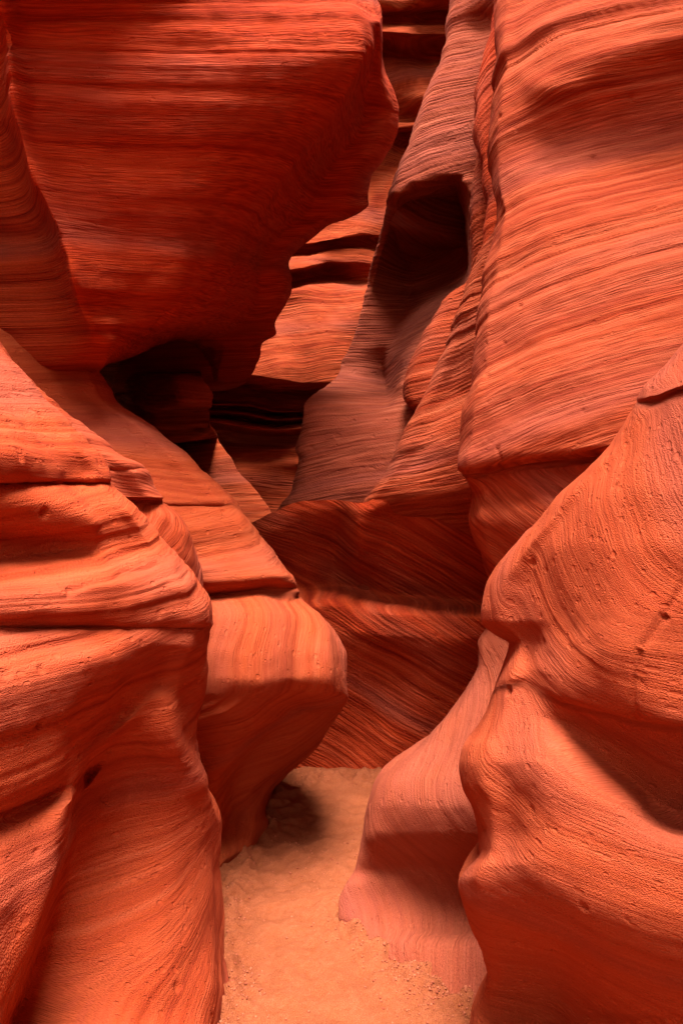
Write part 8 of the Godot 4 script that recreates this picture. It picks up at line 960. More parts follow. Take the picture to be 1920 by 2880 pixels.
		[2.6,1.788,2,-1.809, 1.75,1.788,-0.6,-1.092, 1.415,1.788,-2.13,-0.703, 1.083,1.813,-2.32,-0.573, 0.88,1.83,-2.44,-0.493, 0.683,1.851,-2.6,-0.4, 0.534,1.874,-2.77,-0.313, 0.5,1.88,-2.811,-0.292, 0.488,1.894,-2.913,-0.255, 0.499,1.911,-3.04,-0.214, 0.678,1.911,-3.34,-0.185, 1.199,1.911,-3.84,-0.18, 2.549,1.911,-5.64,-0.061],
		[2.6,1.755,2,-1.837, 1.75,1.755,-0.6,-1.122, 1.408,1.755,-2.12,-0.735, 1.078,1.764,-2.31,-0.62, 0.862,1.766,-2.43,-0.55, 0.657,1.777,-2.59,-0.464, 0.519,1.783,-2.76,-0.396, 0.486,1.787,-2.801,-0.377, 0.476,1.797,-2.903,-0.343, 0.487,1.81,-3.03,-0.307, 0.666,1.81,-3.33,-0.28, 1.187,1.81,-3.83,-0.279, 2.537,1.81,-5.63,-0.171],
		[2.6,1.741,2,-1.822, 1.75,1.741,-0.6,-1.121, 1.408,1.741,-2.12,-0.743, 1.078,1.742,-2.31,-0.636, 0.862,1.721,-2.43,-0.587, 0.655,1.711,-2.585,-0.523, 0.509,1.703,-2.75,-0.467, 0.472,1.704,-2.785,-0.451, 0.456,1.708,-2.872,-0.426, 0.463,1.715,-2.98,-0.4, 0.642,1.715,-3.28,-0.376, 1.163,1.715,-3.78,-0.382, 2.513,1.715,-5.58,-0.296],
		[2.6,1.741,2,-1.803, 1.75,1.741,-0.6,-1.112, 1.422,1.741,-2.14,-0.739, 1.087,1.734,-2.33,-0.638, 0.869,1.703,-2.45,-0.599, 0.659,1.689,-2.6,-0.54, 0.516,1.668,-2.76,-0.498, 0.477,1.668,-2.792,-0.484, 0.46,1.671,-2.871,-0.462, 0.465,1.675,-2.97,-0.439, 0.644,1.675,-3.27,-0.417, 1.165,1.675,-3.77,-0.426, 2.515,1.675,-5.57,-0.35],
		[2.6,1.737,2,-1.766, 1.75,1.737,-0.6,-1.096, 1.488,1.737,-2.24,-0.73, 1.134,1.729,-2.43,-0.629, 0.901,1.694,-2.54,-0.593, 0.68,1.677,-2.68,-0.537, 0.544,1.653,-2.82,-0.505, 0.503,1.652,-2.847,-0.492, 0.484,1.654,-2.915,-0.473, 0.488,1.657,-3,-0.455, 0.666,1.657,-3.3,-0.435, 1.188,1.657,-3.8,-0.448, 2.538,1.657,-5.6,-0.386],
		[2.6,1.715,2,2.084, 1.75,1.715,-0.6,0.788, 1.488,1.715,-2.24,0.075, 1.134,1.704,-2.43,-0.14, 0.901,1.671,-2.54,-0.298, 0.685,1.653,-2.67,-0.444, 0.562,1.627,-2.81,-0.565, 0.52,1.628,-2.84,-0.591, 0.5,1.632,-2.916,-0.624, 0.505,1.636,-3.01,-0.654, 0.684,1.636,-3.31,-0.698, 1.205,1.636,-3.81,-0.686, 2.555,1.636,-5.61,-0.845],
		[2.6,1.622,2,2.038, 1.75,1.622,-0.6,0.726, 1.475,1.622,-2.22,0.007, 1.125,1.618,-2.41,-0.203, 0.894,1.593,-2.52,-0.354, 0.696,1.582,-2.65,-0.489, 0.577,1.57,-2.8,-0.602, 0.543,1.571,-2.841,-0.629, 0.533,1.574,-2.943,-0.67, 0.546,1.577,-3.07,-0.71, 0.725,1.577,-3.37,-0.755, 1.246,1.577,-3.87,-0.743, 2.596,1.577,-5.67,-0.906],
		[2.6,1.483,2,1.927, 1.75,1.483,-0.6,0.613, 1.461,1.483,-2.2,-0.105, 1.12,1.481,-2.4,-0.314, 0.89,1.481,-2.51,-0.446, 0.69,1.48,-2.63,-0.569, 0.567,1.479,-2.77,-0.671, 0.527,1.478,-2.81,-0.701, 0.513,1.477,-2.908,-0.745, 0.523,1.477,-3.03,-0.788, 0.702,1.477,-3.33,-0.833, 1.223,1.477,-3.83,-0.821, 2.573,1.477,-5.63,-0.982],
		[2.6,1.41,2,1.87, 1.75,1.41,-0.6,0.554, 1.475,1.41,-2.22,-0.169, 1.129,1.402,-2.42,-0.384, 0.898,1.398,-2.53,-0.519, 0.704,1.393,-2.65,-0.644, 0.591,1.387,-2.79,-0.745, 0.554,1.386,-2.828,-0.775, 0.541,1.382,-2.923,-0.819, 0.552,1.377,-3.04,-0.864, 0.731,1.377,-3.34,-0.909, 1.252,1.377,-3.84,-0.899, 2.602,1.377,-5.64,-1.063],
		[2.6,1.341,2,1.769, 1.75,1.341,-0.6,0.474, 1.501,1.341,-2.26,-0.237, 1.148,1.327,-2.46,-0.462, 0.912,1.319,-2.57,-0.602, 0.73,1.311,-2.69,-0.725, 0.623,1.302,-2.82,-0.823, 0.589,1.299,-2.856,-0.852, 0.58,1.293,-2.947,-0.895, 0.592,1.285,-3.06,-0.938, 0.771,1.285,-3.36,-0.978, 1.292,1.285,-3.86,-0.957, 2.642,1.285,-5.66,-1.089],
		[2.6,1.275,2,1.535, 1.75,1.275,-0.6,0.323, 1.528,1.275,-2.3,-0.343, 1.167,1.256,-2.5,-0.566, 0.922,1.246,-2.6,-0.701, 0.754,1.234,-2.72,-0.816, 0.655,1.222,-2.85,-0.909, 0.625,1.218,-2.885,-0.935, 0.617,1.21,-2.972,-0.975, 0.631,1.199,-3.08,-1.016, 0.809,1.199,-3.38,-1.051, 1.331,1.199,-3.88,-1.024, 2.681,1.199,-5.68,-1.129],
		[2.6,1.037,2,1.25, 1.75,1.037,-0.6,0.074, 1.594,1.037,-2.4,-0.577, 1.213,0.999,-2.6,-0.819, 0.958,0.979,-2.7,-0.965, 0.81,0.96,-2.8,-1.07, 0.718,0.941,-2.9,-1.154, 0.689,0.935,-2.93,-1.18, 0.681,0.92,-3.006,-1.22, 0.694,0.902,-3.1,-1.262, 0.873,0.902,-3.4,-1.294, 1.394,0.902,-3.9,-1.264, 2.744,0.902,-5.7,-1.351],
		[2.6,0.225,2,0.427, 1.75,0.225,-0.6,-0.697, 1.727,0.225,-2.6,-1.329, 1.26,0.176,-2.7,-1.575, 0.993,0.127,-2.8,-1.748, 0.839,0.078,-2.9,-1.879, 0.743,0.029,-3,-1.988, 0.722,0.014,-3.03,-2.019, 0.72,-0.023,-3.106,-2.075, 0.735,-0.07,-3.2,-2.139, 0.914,-0.07,-3.5,-2.167, 1.435,-0.07,-4,-2.131, 2.785,-0.07,-5.8,-2.195],
	]},
	"front_right": {"res": 0.0029, "cols": [22, 22, 1, 1, 1, 1, 1, 1, 1, 22, 22], "centre": [0.664,1.029,-1.97], "strike": [0.19,-0.67,0.72, 0.17,-0.64,0.75, 0.17,-0.63,0.76, 0.17,-0.62,0.77, 0.12,-0.58,0.81, 0.09,-0.54,0.83, 0.12,-0.55,0.83, 0.10,-0.69,0.72, 0.11,-0.69,0.72, 0.11,-0.69,0.72, 0.12,-0.69,0.72, 0.13,-0.68,0.72, 0.14,-0.67,0.73, 0.15,-0.65,0.75, 0.16,-0.61,0.78, 0.16,-0.56,0.81, 0.16,-0.51,0.84, 0.17,-0.45,0.88, 0.19,-0.38,0.90, 0.22,-0.32,0.92, 0.23,-0.28,0.93, 0.24,-0.25,0.94, 0.27,-0.22,0.94, 0.49,-0.58,0.65, 0.50,-0.56,0.66, 0.49,-0.54,0.69, 0.48,-0.50,0.72, 0.49,-0.45,0.75, 0.47,-0.39,0.79, 0.45,-0.31,0.84, 0.42,-0.24,0.87, 0.41,-0.19,0.89, 0.40,-0.14,0.91, 0.40,-0.10,0.91, 0.41,-0.07,0.91, 0.41,-0.05,0.91, 0.41,-0.02,0.91, 0.42,-0.01,0.91, 0.47,-0.02,0.88, 0.56,-0.07,0.83, 0.65,-0.14,0.74, 0.69,-0.17,0.70, 0.74,-0.21,0.64, 0.80,-0.27,0.54], "net": [
		[2.6,2.589,2,4.118, 1.4,2.589,0,2.564, 1.838,2.589,-1.7,1.652, 1.683,2.621,-1.75,1.602, 1.571,2.653,-1.8,1.563, 1.537,2.685,-1.85,1.547, 1.511,2.717,-1.9,1.533, 1.49,2.734,-1.927,1.524, 1.513,2.778,-1.995,1.521, 1.567,2.832,-2.08,1.525, 1.759,2.832,-2.43,1.366, 2.342,2.832,-2.98,1.195],
		[2.6,2.104,2,3.616, 1.4,2.104,0,2.164, 1.264,2.104,-1.5,1.243, 1.158,2.144,-1.6,1.191, 1.109,2.184,-1.7,1.152, 1.079,2.204,-1.75,1.131, 1.056,2.224,-1.8,1.112, 1.041,2.235,-1.827,1.101, 1.058,2.263,-1.895,1.085, 1.097,2.297,-1.98,1.07, 1.289,2.297,-2.33,0.904, 1.872,2.297,-2.88,0.705],
		[2.6,1.911,2,3.361, 1.4,1.911,0,1.979, 1.05,1.911,-1.45,1.073, 0.984,1.939,-1.55,1.025, 0.953,1.965,-1.64,0.988, 0.927,1.982,-1.7,0.962, 0.923,2.002,-1.77,0.936, 0.915,2.009,-1.797,0.925, 0.934,2.029,-1.865,0.904, 0.97,2.053,-1.95,0.881, 1.162,2.053,-2.3,0.714, 1.745,2.053,-2.85,0.503],
		[2.6,1.825,2,3.071, 1.4,1.825,0,1.832, 0.992,1.825,-1.43,0.989, 0.913,1.85,-1.54,0.94, 0.883,1.868,-1.62,0.907, 0.866,1.882,-1.68,0.883, 0.86,1.898,-1.75,0.856, 0.851,1.904,-1.779,0.844, 0.869,1.921,-1.851,0.819, 0.905,1.941,-1.94,0.789, 1.097,1.941,-2.29,0.61, 1.68,1.941,-2.84,0.355],
		[2.6,1.735,2,2.849, 1.4,1.735,0,1.699, 0.972,1.735,-1.4,0.92, 0.847,1.755,-1.52,0.864, 0.796,1.769,-1.6,0.83, 0.771,1.78,-1.67,0.8, 0.761,1.794,-1.75,0.768, 0.75,1.798,-1.777,0.756, 0.763,1.81,-1.845,0.73, 0.793,1.824,-1.93,0.699, 0.985,1.824,-2.28,0.523, 1.568,1.824,-2.83,0.264],
		[2.6,1.791,2,2.943, 1.4,1.791,0,1.764, 0.965,1.791,-1.39,0.977, 0.832,1.794,-1.51,0.903, 0.779,1.787,-1.595,0.847, 0.754,1.782,-1.665,0.803, 0.749,1.778,-1.75,0.753, 0.738,1.778,-1.776,0.739, 0.75,1.785,-1.84,0.71, 0.777,1.794,-1.92,0.677, 0.969,1.794,-2.27,0.503, 1.552,1.794,-2.82,0.254],
		[2.6,1.788,2,2.974, 1.4,1.788,0,1.773, 0.979,1.788,-1.41,0.968, 0.846,1.791,-1.535,0.89, 0.792,1.783,-1.62,0.831, 0.766,1.778,-1.69,0.787, 0.758,1.772,-1.77,0.738, 0.746,1.772,-1.794,0.724, 0.756,1.777,-1.852,0.697, 0.78,1.784,-1.925,0.666, 0.972,1.784,-2.275,0.495, 1.555,1.784,-2.825,0.254],
		[2.6,1.758,2,3.384, 1.4,1.758,0,1.928, 0.968,1.758,-1.395,0.95, 0.826,1.762,-1.515,0.86, 0.778,1.755,-1.605,0.789, 0.752,1.752,-1.675,0.738, 0.744,1.75,-1.76,0.678, 0.732,1.751,-1.786,0.66, 0.742,1.757,-1.85,0.623, 0.769,1.765,-1.93,0.577, 0.96,1.765,-2.28,0.359, 1.544,1.765,-2.83,0.042],
		[2.6,1.64,2,3.328, 1.4,1.64,0,1.854, 0.951,1.64,-1.37,0.881, 0.773,1.649,-1.5,0.781, 0.727,1.652,-1.595,0.715, 0.704,1.656,-1.675,0.661, 0.696,1.66,-1.77,0.599, 0.686,1.663,-1.803,0.577, 0.702,1.671,-1.887,0.528, 0.734,1.68,-1.99,0.468, 0.926,1.68,-2.34,0.249, 1.509,1.68,-2.89,-0.066],
		[2.6,1.579,2,3.307, 1.4,1.579,0,1.818, 0.944,1.579,-1.36,0.843, 0.746,1.586,-1.49,0.739, 0.692,1.592,-1.59,0.67, 0.661,1.597,-1.68,0.609, 0.648,1.603,-1.79,0.537, 0.635,1.605,-1.822,0.516, 0.645,1.61,-1.901,0.466, 0.673,1.615,-2,0.406, 0.864,1.615,-2.35,0.188, 1.448,1.615,-2.9,-0.126],
		[2.6,1.534,2,3.28, 1.4,1.534,0,1.787, 0.937,1.534,-1.35,0.818, 0.719,1.537,-1.48,0.708, 0.659,1.54,-1.59,0.628, 0.62,1.542,-1.69,0.558, 0.596,1.545,-1.8,0.482, 0.575,1.546,-1.835,0.457, 0.58,1.548,-1.922,0.4, 0.604,1.551,-2.03,0.331, 0.796,1.551,-2.38,0.115, 1.379,1.551,-2.93,-0.194],
		[2.6,1.478,2,3.264, 1.4,1.478,0,1.755, 0.933,1.478,-1.345,0.783, 0.703,1.475,-1.475,0.664, 0.633,1.474,-1.585,0.579, 0.583,1.472,-1.7,0.494, 0.546,1.47,-1.83,0.399, 0.521,1.469,-1.868,0.37, 0.522,1.467,-1.963,0.305, 0.545,1.465,-2.08,0.226, 0.737,1.465,-2.43,0.012, 1.32,1.465,-2.98,-0.288],
		[2.6,1.434,2,3.221, 1.4,1.434,0,1.717, 0.93,1.434,-1.34,0.754, 0.686,1.427,-1.47,0.629, 0.615,1.422,-1.575,0.546, 0.557,1.415,-1.715,0.439, 0.508,1.408,-1.87,0.322, 0.479,1.406,-1.91,0.291, 0.475,1.401,-2.008,0.221, 0.494,1.395,-2.13,0.137, 0.686,1.395,-2.48,-0.073, 1.269,1.395,-3.03,-0.364],
		[2.6,1.394,2,3.104, 1.4,1.394,0,1.648, 0.93,1.394,-1.34,0.718, 0.684,1.384,-1.465,0.596, 0.606,1.376,-1.565,0.515, 0.549,1.364,-1.72,0.398, 0.487,1.35,-1.9,0.263, 0.448,1.346,-1.94,0.229, 0.436,1.339,-2.038,0.158, 0.45,1.329,-2.16,0.074, 0.642,1.329,-2.51,-0.127, 1.225,1.329,-3.06,-0.406],
		[2.6,1.363,2,2.929, 1.4,1.363,0,1.556, 0.927,1.363,-1.335,0.682, 0.681,1.35,-1.46,0.564, 0.598,1.34,-1.555,0.488, 0.54,1.322,-1.725,0.363, 0.475,1.302,-1.92,0.221, 0.432,1.298,-1.96,0.188, 0.417,1.288,-2.058,0.118, 0.428,1.276,-2.18,0.035, 0.62,1.276,-2.53,-0.154, 1.203,1.276,-3.08,-0.414],
		[2.6,1.32,2,2.697, 1.4,1.32,0,1.432, 0.923,1.32,-1.33,0.628, 0.677,1.303,-1.45,0.519, 0.58,1.29,-1.545,0.443, 0.531,1.265,-1.73,0.313, 0.466,1.238,-1.93,0.171, 0.422,1.233,-1.968,0.14, 0.405,1.22,-2.063,0.074, 0.415,1.204,-2.18,-0.003, 0.607,1.204,-2.53,-0.178, 1.19,1.204,-3.08,-0.419],
		[2.6,1.303,2,2.429, 1.4,1.303,0,1.302, 0.923,1.303,-1.33,0.584, 0.675,1.286,-1.447,0.485, 0.574,1.272,-1.54,0.417, 0.528,1.244,-1.73,0.292, 0.466,1.214,-1.93,0.16, 0.423,1.208,-1.968,0.131, 0.406,1.194,-2.063,0.07, 0.417,1.177,-2.18,-0.003, 0.608,1.177,-2.53,-0.161, 1.192,1.177,-3.08,-0.381],
		[2.6,1.284,2,2.129, 1.4,1.284,0,1.153, 0.923,1.284,-1.33,0.531, 0.674,1.265,-1.445,0.443, 0.563,1.251,-1.535,0.381, 0.524,1.219,-1.73,0.264, 0.48,1.185,-1.94,0.138, 0.447,1.179,-1.978,0.113, 0.438,1.163,-2.073,0.057, 0.452,1.144,-2.19,-0.01, 0.644,1.144,-2.54,-0.149, 1.227,1.144,-3.09,-0.343],
		[2.6,1.263,2,1.838, 1.4,1.263,0,1.006, 0.923,1.263,-1.33,0.475, 0.672,1.244,-1.44,0.398, 0.556,1.228,-1.53,0.342, 0.517,1.193,-1.725,0.234, 0.493,1.158,-1.92,0.127, 0.475,1.152,-1.956,0.106, 0.479,1.136,-2.047,0.057, 0.499,1.116,-2.16,-0.002, 0.691,1.116,-2.51,-0.12, 1.274,1.116,-3.06,-0.286],
		[2.6,1.24,2,1.534, 1.4,1.24,0,0.849, 0.923,1.24,-1.33,0.413, 0.67,1.22,-1.435,0.346, 0.55,1.202,-1.525,0.295, 0.511,1.165,-1.715,0.199, 0.484,1.129,-1.9,0.106, 0.465,1.121,-1.94,0.086, 0.468,1.102,-2.038,0.038, 0.489,1.078,-2.16,-0.021, 0.68,1.078,-2.51,-0.118, 1.264,1.078,-3.06,-0.253],
		[2.6,1.16,2,1.186, 1.4,1.16,0,0.641, 0.923,1.16,-1.33,0.296, 0.667,1.139,-1.43,0.237, 0.559,1.133,-1.525,0.203, 0.499,1.117,-1.69,0.144, 0.472,1.097,-1.86,0.083, 0.444,1.086,-1.901,0.061, 0.442,1.062,-2.003,0.013, 0.46,1.032,-2.13,-0.046, 0.652,1.032,-2.48,-0.12, 1.235,1.032,-3.03,-0.222],
		[2.6,1.109,2,1.007, 1.4,1.109,0,0.527, 0.927,1.109,-1.335,0.225, 0.667,1.091,-1.43,0.174, 0.575,1.088,-1.53,0.145, 0.5,1.081,-1.685,0.102, 0.471,1.082,-1.85,0.067, 0.436,1.067,-1.891,0.042, 0.427,1.039,-1.993,-0.007, 0.443,1.005,-2.12,-0.066, 0.635,1.005,-2.47,-0.128, 1.218,1.005,-3.02,-0.212],
		[2.6,1.084,2,0.839, 1.4,1.084,0,0.432, 0.958,1.084,-1.38,0.172, 0.686,1.068,-1.47,0.126, 0.591,1.066,-1.56,0.104, 0.506,1.064,-1.7,0.073, 0.471,1.067,-1.855,0.048, 0.434,1.054,-1.895,0.026, 0.424,1.027,-1.993,-0.018, 0.438,0.994,-2.115,-0.071, 0.63,0.994,-2.465,-0.121, 1.213,0.994,-3.015,-0.186],
		[2.6,1.049,2,2.482, 1.4,1.049,0,1.167, 0.999,1.049,-1.44,0.371, 0.709,1.035,-1.52,0.228, 0.61,1.039,-1.6,0.162, 0.512,1.045,-1.72,0.08, 0.465,1.052,-1.855,0.007, 0.429,1.039,-1.895,-0.034, 0.419,1.011,-1.996,-0.106, 0.434,0.978,-2.12,-0.186, 0.626,0.978,-2.47,-0.285, 1.209,0.978,-3.02,-0.348],
		[2.6,0.923,2,2.368, 1.4,0.923,0,1.053, 1.062,0.923,-1.53,0.249, 0.747,0.925,-1.6,0.109, 0.636,0.959,-1.655,0.074, 0.516,1.008,-1.73,0.039, 0.434,0.997,-1.82,-0.039, 0.401,0.986,-1.861,-0.078, 0.393,0.958,-1.963,-0.15, 0.408,0.923,-2.09,-0.23, 0.6,0.923,-2.44,-0.32, 1.183,0.923,-2.99,-0.362],
		[2.6,0.828,2,2.212, 1.4,0.828,0,0.937, 1.083,0.828,-1.56,0.152, 0.763,0.834,-1.635,0.017, 0.638,0.908,-1.66,0.026, 0.499,0.983,-1.69,0.028, 0.412,0.959,-1.785,-0.063, 0.372,0.946,-1.828,-0.106, 0.359,0.913,-1.936,-0.185, 0.371,0.873,-2.07,-0.272, 0.563,0.873,-2.42,-0.36, 1.146,0.873,-2.97,-0.402],
		[2.6,0.809,2,2.116, 1.4,0.809,0,0.88, 1.055,0.809,-1.52,0.134, 0.747,0.815,-1.6,0.001, 0.619,0.899,-1.61,0.024, 0.477,0.971,-1.65,0.019, 0.393,0.937,-1.755,-0.082, 0.347,0.923,-1.8,-0.128, 0.328,0.887,-1.912,-0.211, 0.338,0.842,-2.05,-0.302, 0.53,0.842,-2.4,-0.38, 1.113,0.842,-2.95,-0.407],
		[2.6,0.825,2,1.849, 1.4,0.825,0,0.761, 0.999,0.825,-1.44,0.114, 0.705,0.833,-1.51,0.008, 0.574,0.902,-1.54,0.02, 0.449,0.946,-1.6,-0.001, 0.372,0.901,-1.73,-0.111, 0.329,0.885,-1.776,-0.155, 0.313,0.846,-1.889,-0.236, 0.323,0.797,-2.03,-0.328, 0.514,0.797,-2.38,-0.399, 1.098,0.797,-2.93,-0.428],
		[2.6,0.857,2,1.481, 1.4,0.857,0,0.606, 0.951,0.857,-1.37,0.087, 0.679,0.851,-1.455,-0.002, 0.556,0.892,-1.505,-0.007, 0.44,0.911,-1.585,-0.038, 0.373,0.861,-1.72,-0.141, 0.332,0.845,-1.764,-0.178, 0.317,0.804,-1.874,-0.253, 0.328,0.753,-2.01,-0.34, 0.52,0.753,-2.36,-0.406, 1.103,0.753,-2.91,-0.45],
		[2.6,0.863,2,1.084, 1.4,0.863,0,0.427, 0.93,0.863,-1.34,0.032, 0.663,0.854,-1.42,-0.032, 0.546,0.869,-1.49,-0.052, 0.438,0.866,-1.58,-0.091, 0.385,0.814,-1.71,-0.181, 0.35,0.796,-1.756,-0.214, 0.34,0.75,-1.869,-0.287, 0.354,0.694,-2.01,-0.374, 0.546,0.694,-2.36,-0.434, 1.129,0.694,-2.91,-0.488],
		[2.6,0.857,2,0.772, 1.4,0.857,0,0.278, 0.916,0.857,-1.32,-0.02, 0.653,0.843,-1.4,-0.073, 0.539,0.839,-1.47,-0.101, 0.435,0.814,-1.57,-0.153, 0.391,0.753,-1.71,-0.244, 0.361,0.732,-1.757,-0.276, 0.356,0.681,-1.874,-0.349, 0.373,0.617,-2.02,-0.438, 0.565,0.617,-2.37,-0.488, 1.148,0.617,-2.92,-0.54],
		[2.6,0.857,2,0.537, 1.4,0.857,0,0.167, 0.913,0.857,-1.315,-0.058, 0.649,0.828,-1.39,-0.113, 0.535,0.812,-1.46,-0.147, 0.428,0.778,-1.56,-0.201, 0.38,0.714,-1.7,-0.289, 0.356,0.692,-1.747,-0.319, 0.355,0.638,-1.864,-0.39, 0.373,0.57,-2.01,-0.477, 0.565,0.57,-2.36,-0.516, 1.148,0.57,-2.91,-0.56],
		[2.6,0.795,2,0.34, 1.4,0.795,0,0.04, 0.906,0.795,-1.305,-0.14, 0.644,0.771,-1.38,-0.186, 0.532,0.767,-1.452,-0.205, 0.422,0.744,-1.555,-0.246, 0.353,0.678,-1.69,-0.331, 0.324,0.657,-1.734,-0.359, 0.317,0.603,-1.844,-0.425, 0.331,0.537,-1.98,-0.506, 0.523,0.537,-2.33,-0.537, 1.106,0.537,-2.88,-0.572],
		[2.6,0.762,2,0.226, 1.4,0.762,0,-0.032, 0.902,0.762,-1.3,-0.186, 0.642,0.739,-1.376,-0.229, 0.532,0.739,-1.45,-0.242, 0.422,0.719,-1.555,-0.277, 0.348,0.651,-1.69,-0.362, 0.314,0.63,-1.733,-0.389, 0.303,0.576,-1.839,-0.453, 0.314,0.51,-1.97,-0.532, 0.506,0.51,-2.32,-0.558, 1.089,0.51,-2.87,-0.586],
		[2.6,0.719,2,0.08, 1.4,0.719,0,-0.125, 0.904,0.719,-1.303,-0.247, 0.643,0.697,-1.378,-0.285, 0.533,0.699,-1.454,-0.293, 0.428,0.679,-1.56,-0.325, 0.355,0.605,-1.7,-0.412, 0.322,0.584,-1.741,-0.438, 0.311,0.53,-1.843,-0.5, 0.322,0.463,-1.97,-0.576, 0.514,0.463,-2.32,-0.596, 1.097,0.463,-2.87,-0.617],
		[2.6,0.672,2,-0.122, 1.4,0.672,0,-0.245, 0.916,0.672,-1.32,-0.319, 0.651,0.646,-1.395,-0.356, 0.543,0.635,-1.48,-0.373, 0.456,0.595,-1.61,-0.421, 0.388,0.514,-1.755,-0.511, 0.353,0.494,-1.791,-0.533, 0.34,0.444,-1.88,-0.588, 0.349,0.382,-1.99,-0.655, 0.541,0.382,-2.34,-0.666, 1.124,0.382,-2.89,-0.678],
		[2.6,0.617,2,-0.353, 1.4,0.617,0,-0.384, 0.944,0.617,-1.36,-0.403, 0.67,0.584,-1.435,-0.438, 0.568,0.544,-1.55,-0.48, 0.511,0.451,-1.75,-0.576, 0.438,0.385,-1.86,-0.644, 0.399,0.37,-1.886,-0.66, 0.382,0.331,-1.95,-0.699, 0.387,0.283,-2.03,-0.748, 0.579,0.283,-2.38,-0.751, 1.162,0.283,-2.93,-0.753],
		[2.6,0.556,2,-0.546, 1.4,0.556,0,-0.508, 0.979,0.556,-1.41,-0.483, 0.695,0.514,-1.49,-0.522, 0.601,0.439,-1.64,-0.594, 0.558,0.312,-1.87,-0.717, 0.474,0.255,-1.96,-0.772, 0.432,0.243,-1.98,-0.784, 0.411,0.211,-2.029,-0.815, 0.413,0.173,-2.09,-0.852, 0.605,0.173,-2.44,-0.848, 1.188,0.173,-2.99,-0.844],
		[2.6,0.526,2,-0.608, 1.4,0.526,0,-0.553, 0.992,0.526,-1.43,-0.517, 0.705,0.481,-1.51,-0.558, 0.62,0.379,-1.69,-0.655, 0.57,0.251,-1.91,-0.778, 0.462,0.185,-2.01,-0.841, 0.423,0.173,-2.028,-0.852, 0.403,0.143,-2.074,-0.88, 0.404,0.107,-2.13,-0.916, 0.596,0.107,-2.48,-0.91, 1.179,0.107,-3.03,-0.903],
		[2.6,0.496,2,-0.471, 1.4,0.496,0,-0.507, 1.006,0.496,-1.45,-0.522, 0.719,0.439,-1.54,-0.586, 0.634,0.32,-1.73,-0.708, 0.573,0.187,-1.94,-0.843, 0.44,0.133,-2.02,-0.901, 0.403,0.12,-2.04,-0.915, 0.384,0.086,-2.089,-0.949, 0.385,0.045,-2.15,-0.99, 0.577,0.045,-2.5,-0.988, 1.16,0.045,-3.05,-0.978],
		[2.6,0.471,2,-0.202, 1.4,0.471,0,-0.403, 1.02,0.471,-1.47,-0.498, 0.733,0.401,-1.57,-0.601, 0.649,0.261,-1.77,-0.757, 0.561,0.142,-1.94,-0.891, 0.424,0.1,-2,-0.949, 0.387,0.087,-2.018,-0.966, 0.368,0.055,-2.064,-1.001, 0.368,0.016,-2.12,-1.043, 0.56,0.016,-2.47,-1.036, 1.143,0.016,-3.02,-0.997],
		[2.6,0.357,2,-0.017, 1.4,0.357,0,-0.381, 1.006,0.357,-1.45,-0.557, 0.723,0.278,-1.55,-0.694, 0.605,0.2,-1.65,-0.801, 0.485,0.121,-1.75,-0.907, 0.364,0.066,-1.82,-0.989, 0.321,0.052,-1.837,-1.011, 0.297,0.02,-1.878,-1.05, 0.294,-0.021,-1.93,-1.094, 0.486,-0.021,-2.28,-1.084, 1.069,-0.021,-2.83,-1.015],
		[2.6,0.188,2,0.029, 1.4,0.188,0,-0.448, 0.972,0.188,-1.4,-0.685, 0.691,0.113,-1.48,-0.831, 0.565,0.057,-1.54,-0.921, 0.438,0.02,-1.58,-0.991, 0.32,0.001,-1.6,-1.039, 0.261,-0.01,-1.612,-1.065, 0.225,-0.039,-1.642,-1.104, 0.216,-0.074,-1.68,-1.143, 0.408,-0.074,-2.03,-1.132, 0.991,-0.074,-2.58,-1.049],
		[2.6,-0.02,2,0.096, 1.4,-0.02,0,-0.52, 0.972,-0.02,-1.4,-0.824, 0.677,-0.074,-1.45,-0.972, 0.55,-0.129,-1.5,-1.069, 0.427,-0.172,-1.54,-1.152, 0.312,-0.194,-1.56,-1.211, 0.255,-0.205,-1.571,-1.241, 0.219,-0.234,-1.597,-1.282, 0.21,-0.27,-1.63,-1.323, 0.401,-0.27,-1.98,-1.307, 0.985,-0.27,-2.53,-1.195],
	]},
	"boot_rock": {"res": 0.004, "cols": [6, 1, 1, 1, 1, 1, 1, 1, 6, 6], "centre": [0.392,0.412,-2.68], "strike": [0.40,-0.91,0.10, 0.39,-0.92,0.12, 0.38,-0.92,0.13, 0.36,-0.92,0.15, 0.34,-0.92,0.18, 0.33,-0.92,0.19, 0.31,-0.93,0.21, 0.31,-0.93,0.22, 0.31,-0.92,0.23, 0.32,-0.92,0.23, 0.34,-0.91,0.24, 0.37,-0.90,0.23, 0.40,-0.89,0.21, 0.43,-0.88,0.20, 0.45,-0.87,0.18, 0.47,-0.87,0.16, 0.48,-0.86,0.16, 0.49,-0.86,0.16, 0.49,-0.85,0.17, 0.50,-0.85,0.18, 0.50,-0.85,0.20, 0.50,-0.84,0.21, 0.50,-0.84,0.23], "net": [
		[2.2,1.136,-2.2,1.999, 1.011,1.136,-3,0.796, 0.886,1.136,-3,0.684, 0.796,1.136,-3,0.604, 0.761,1.136,-3,0.573, 0.725,1.136,-3,0.541, 0.704,1.134,-3.011,0.519, 0.694,1.131,-3.037,0.505, 0.696,1.127,-3.07,0.499, 0.888,1.127,-3.42,0.608, 1.471,1.127,-3.97,1.03],
		[2.2,1.044,-2.2,1.965, 0.977,1.044,-2.9,0.728, 0.804,1.044,-2.9,0.576, 0.688,1.041,-2.92,0.468, 0.658,1.038,-2.94,0.435, 0.627,1.035,-2.96,0.402, 0.61,1.033,-2.974,0.382, 0.603,1.027,-3.008,0.366, 0.606,1.021,-3.05,0.357, 0.798,1.021,-3.4,0.448, 1.381,1.021,-3.95,0.838],
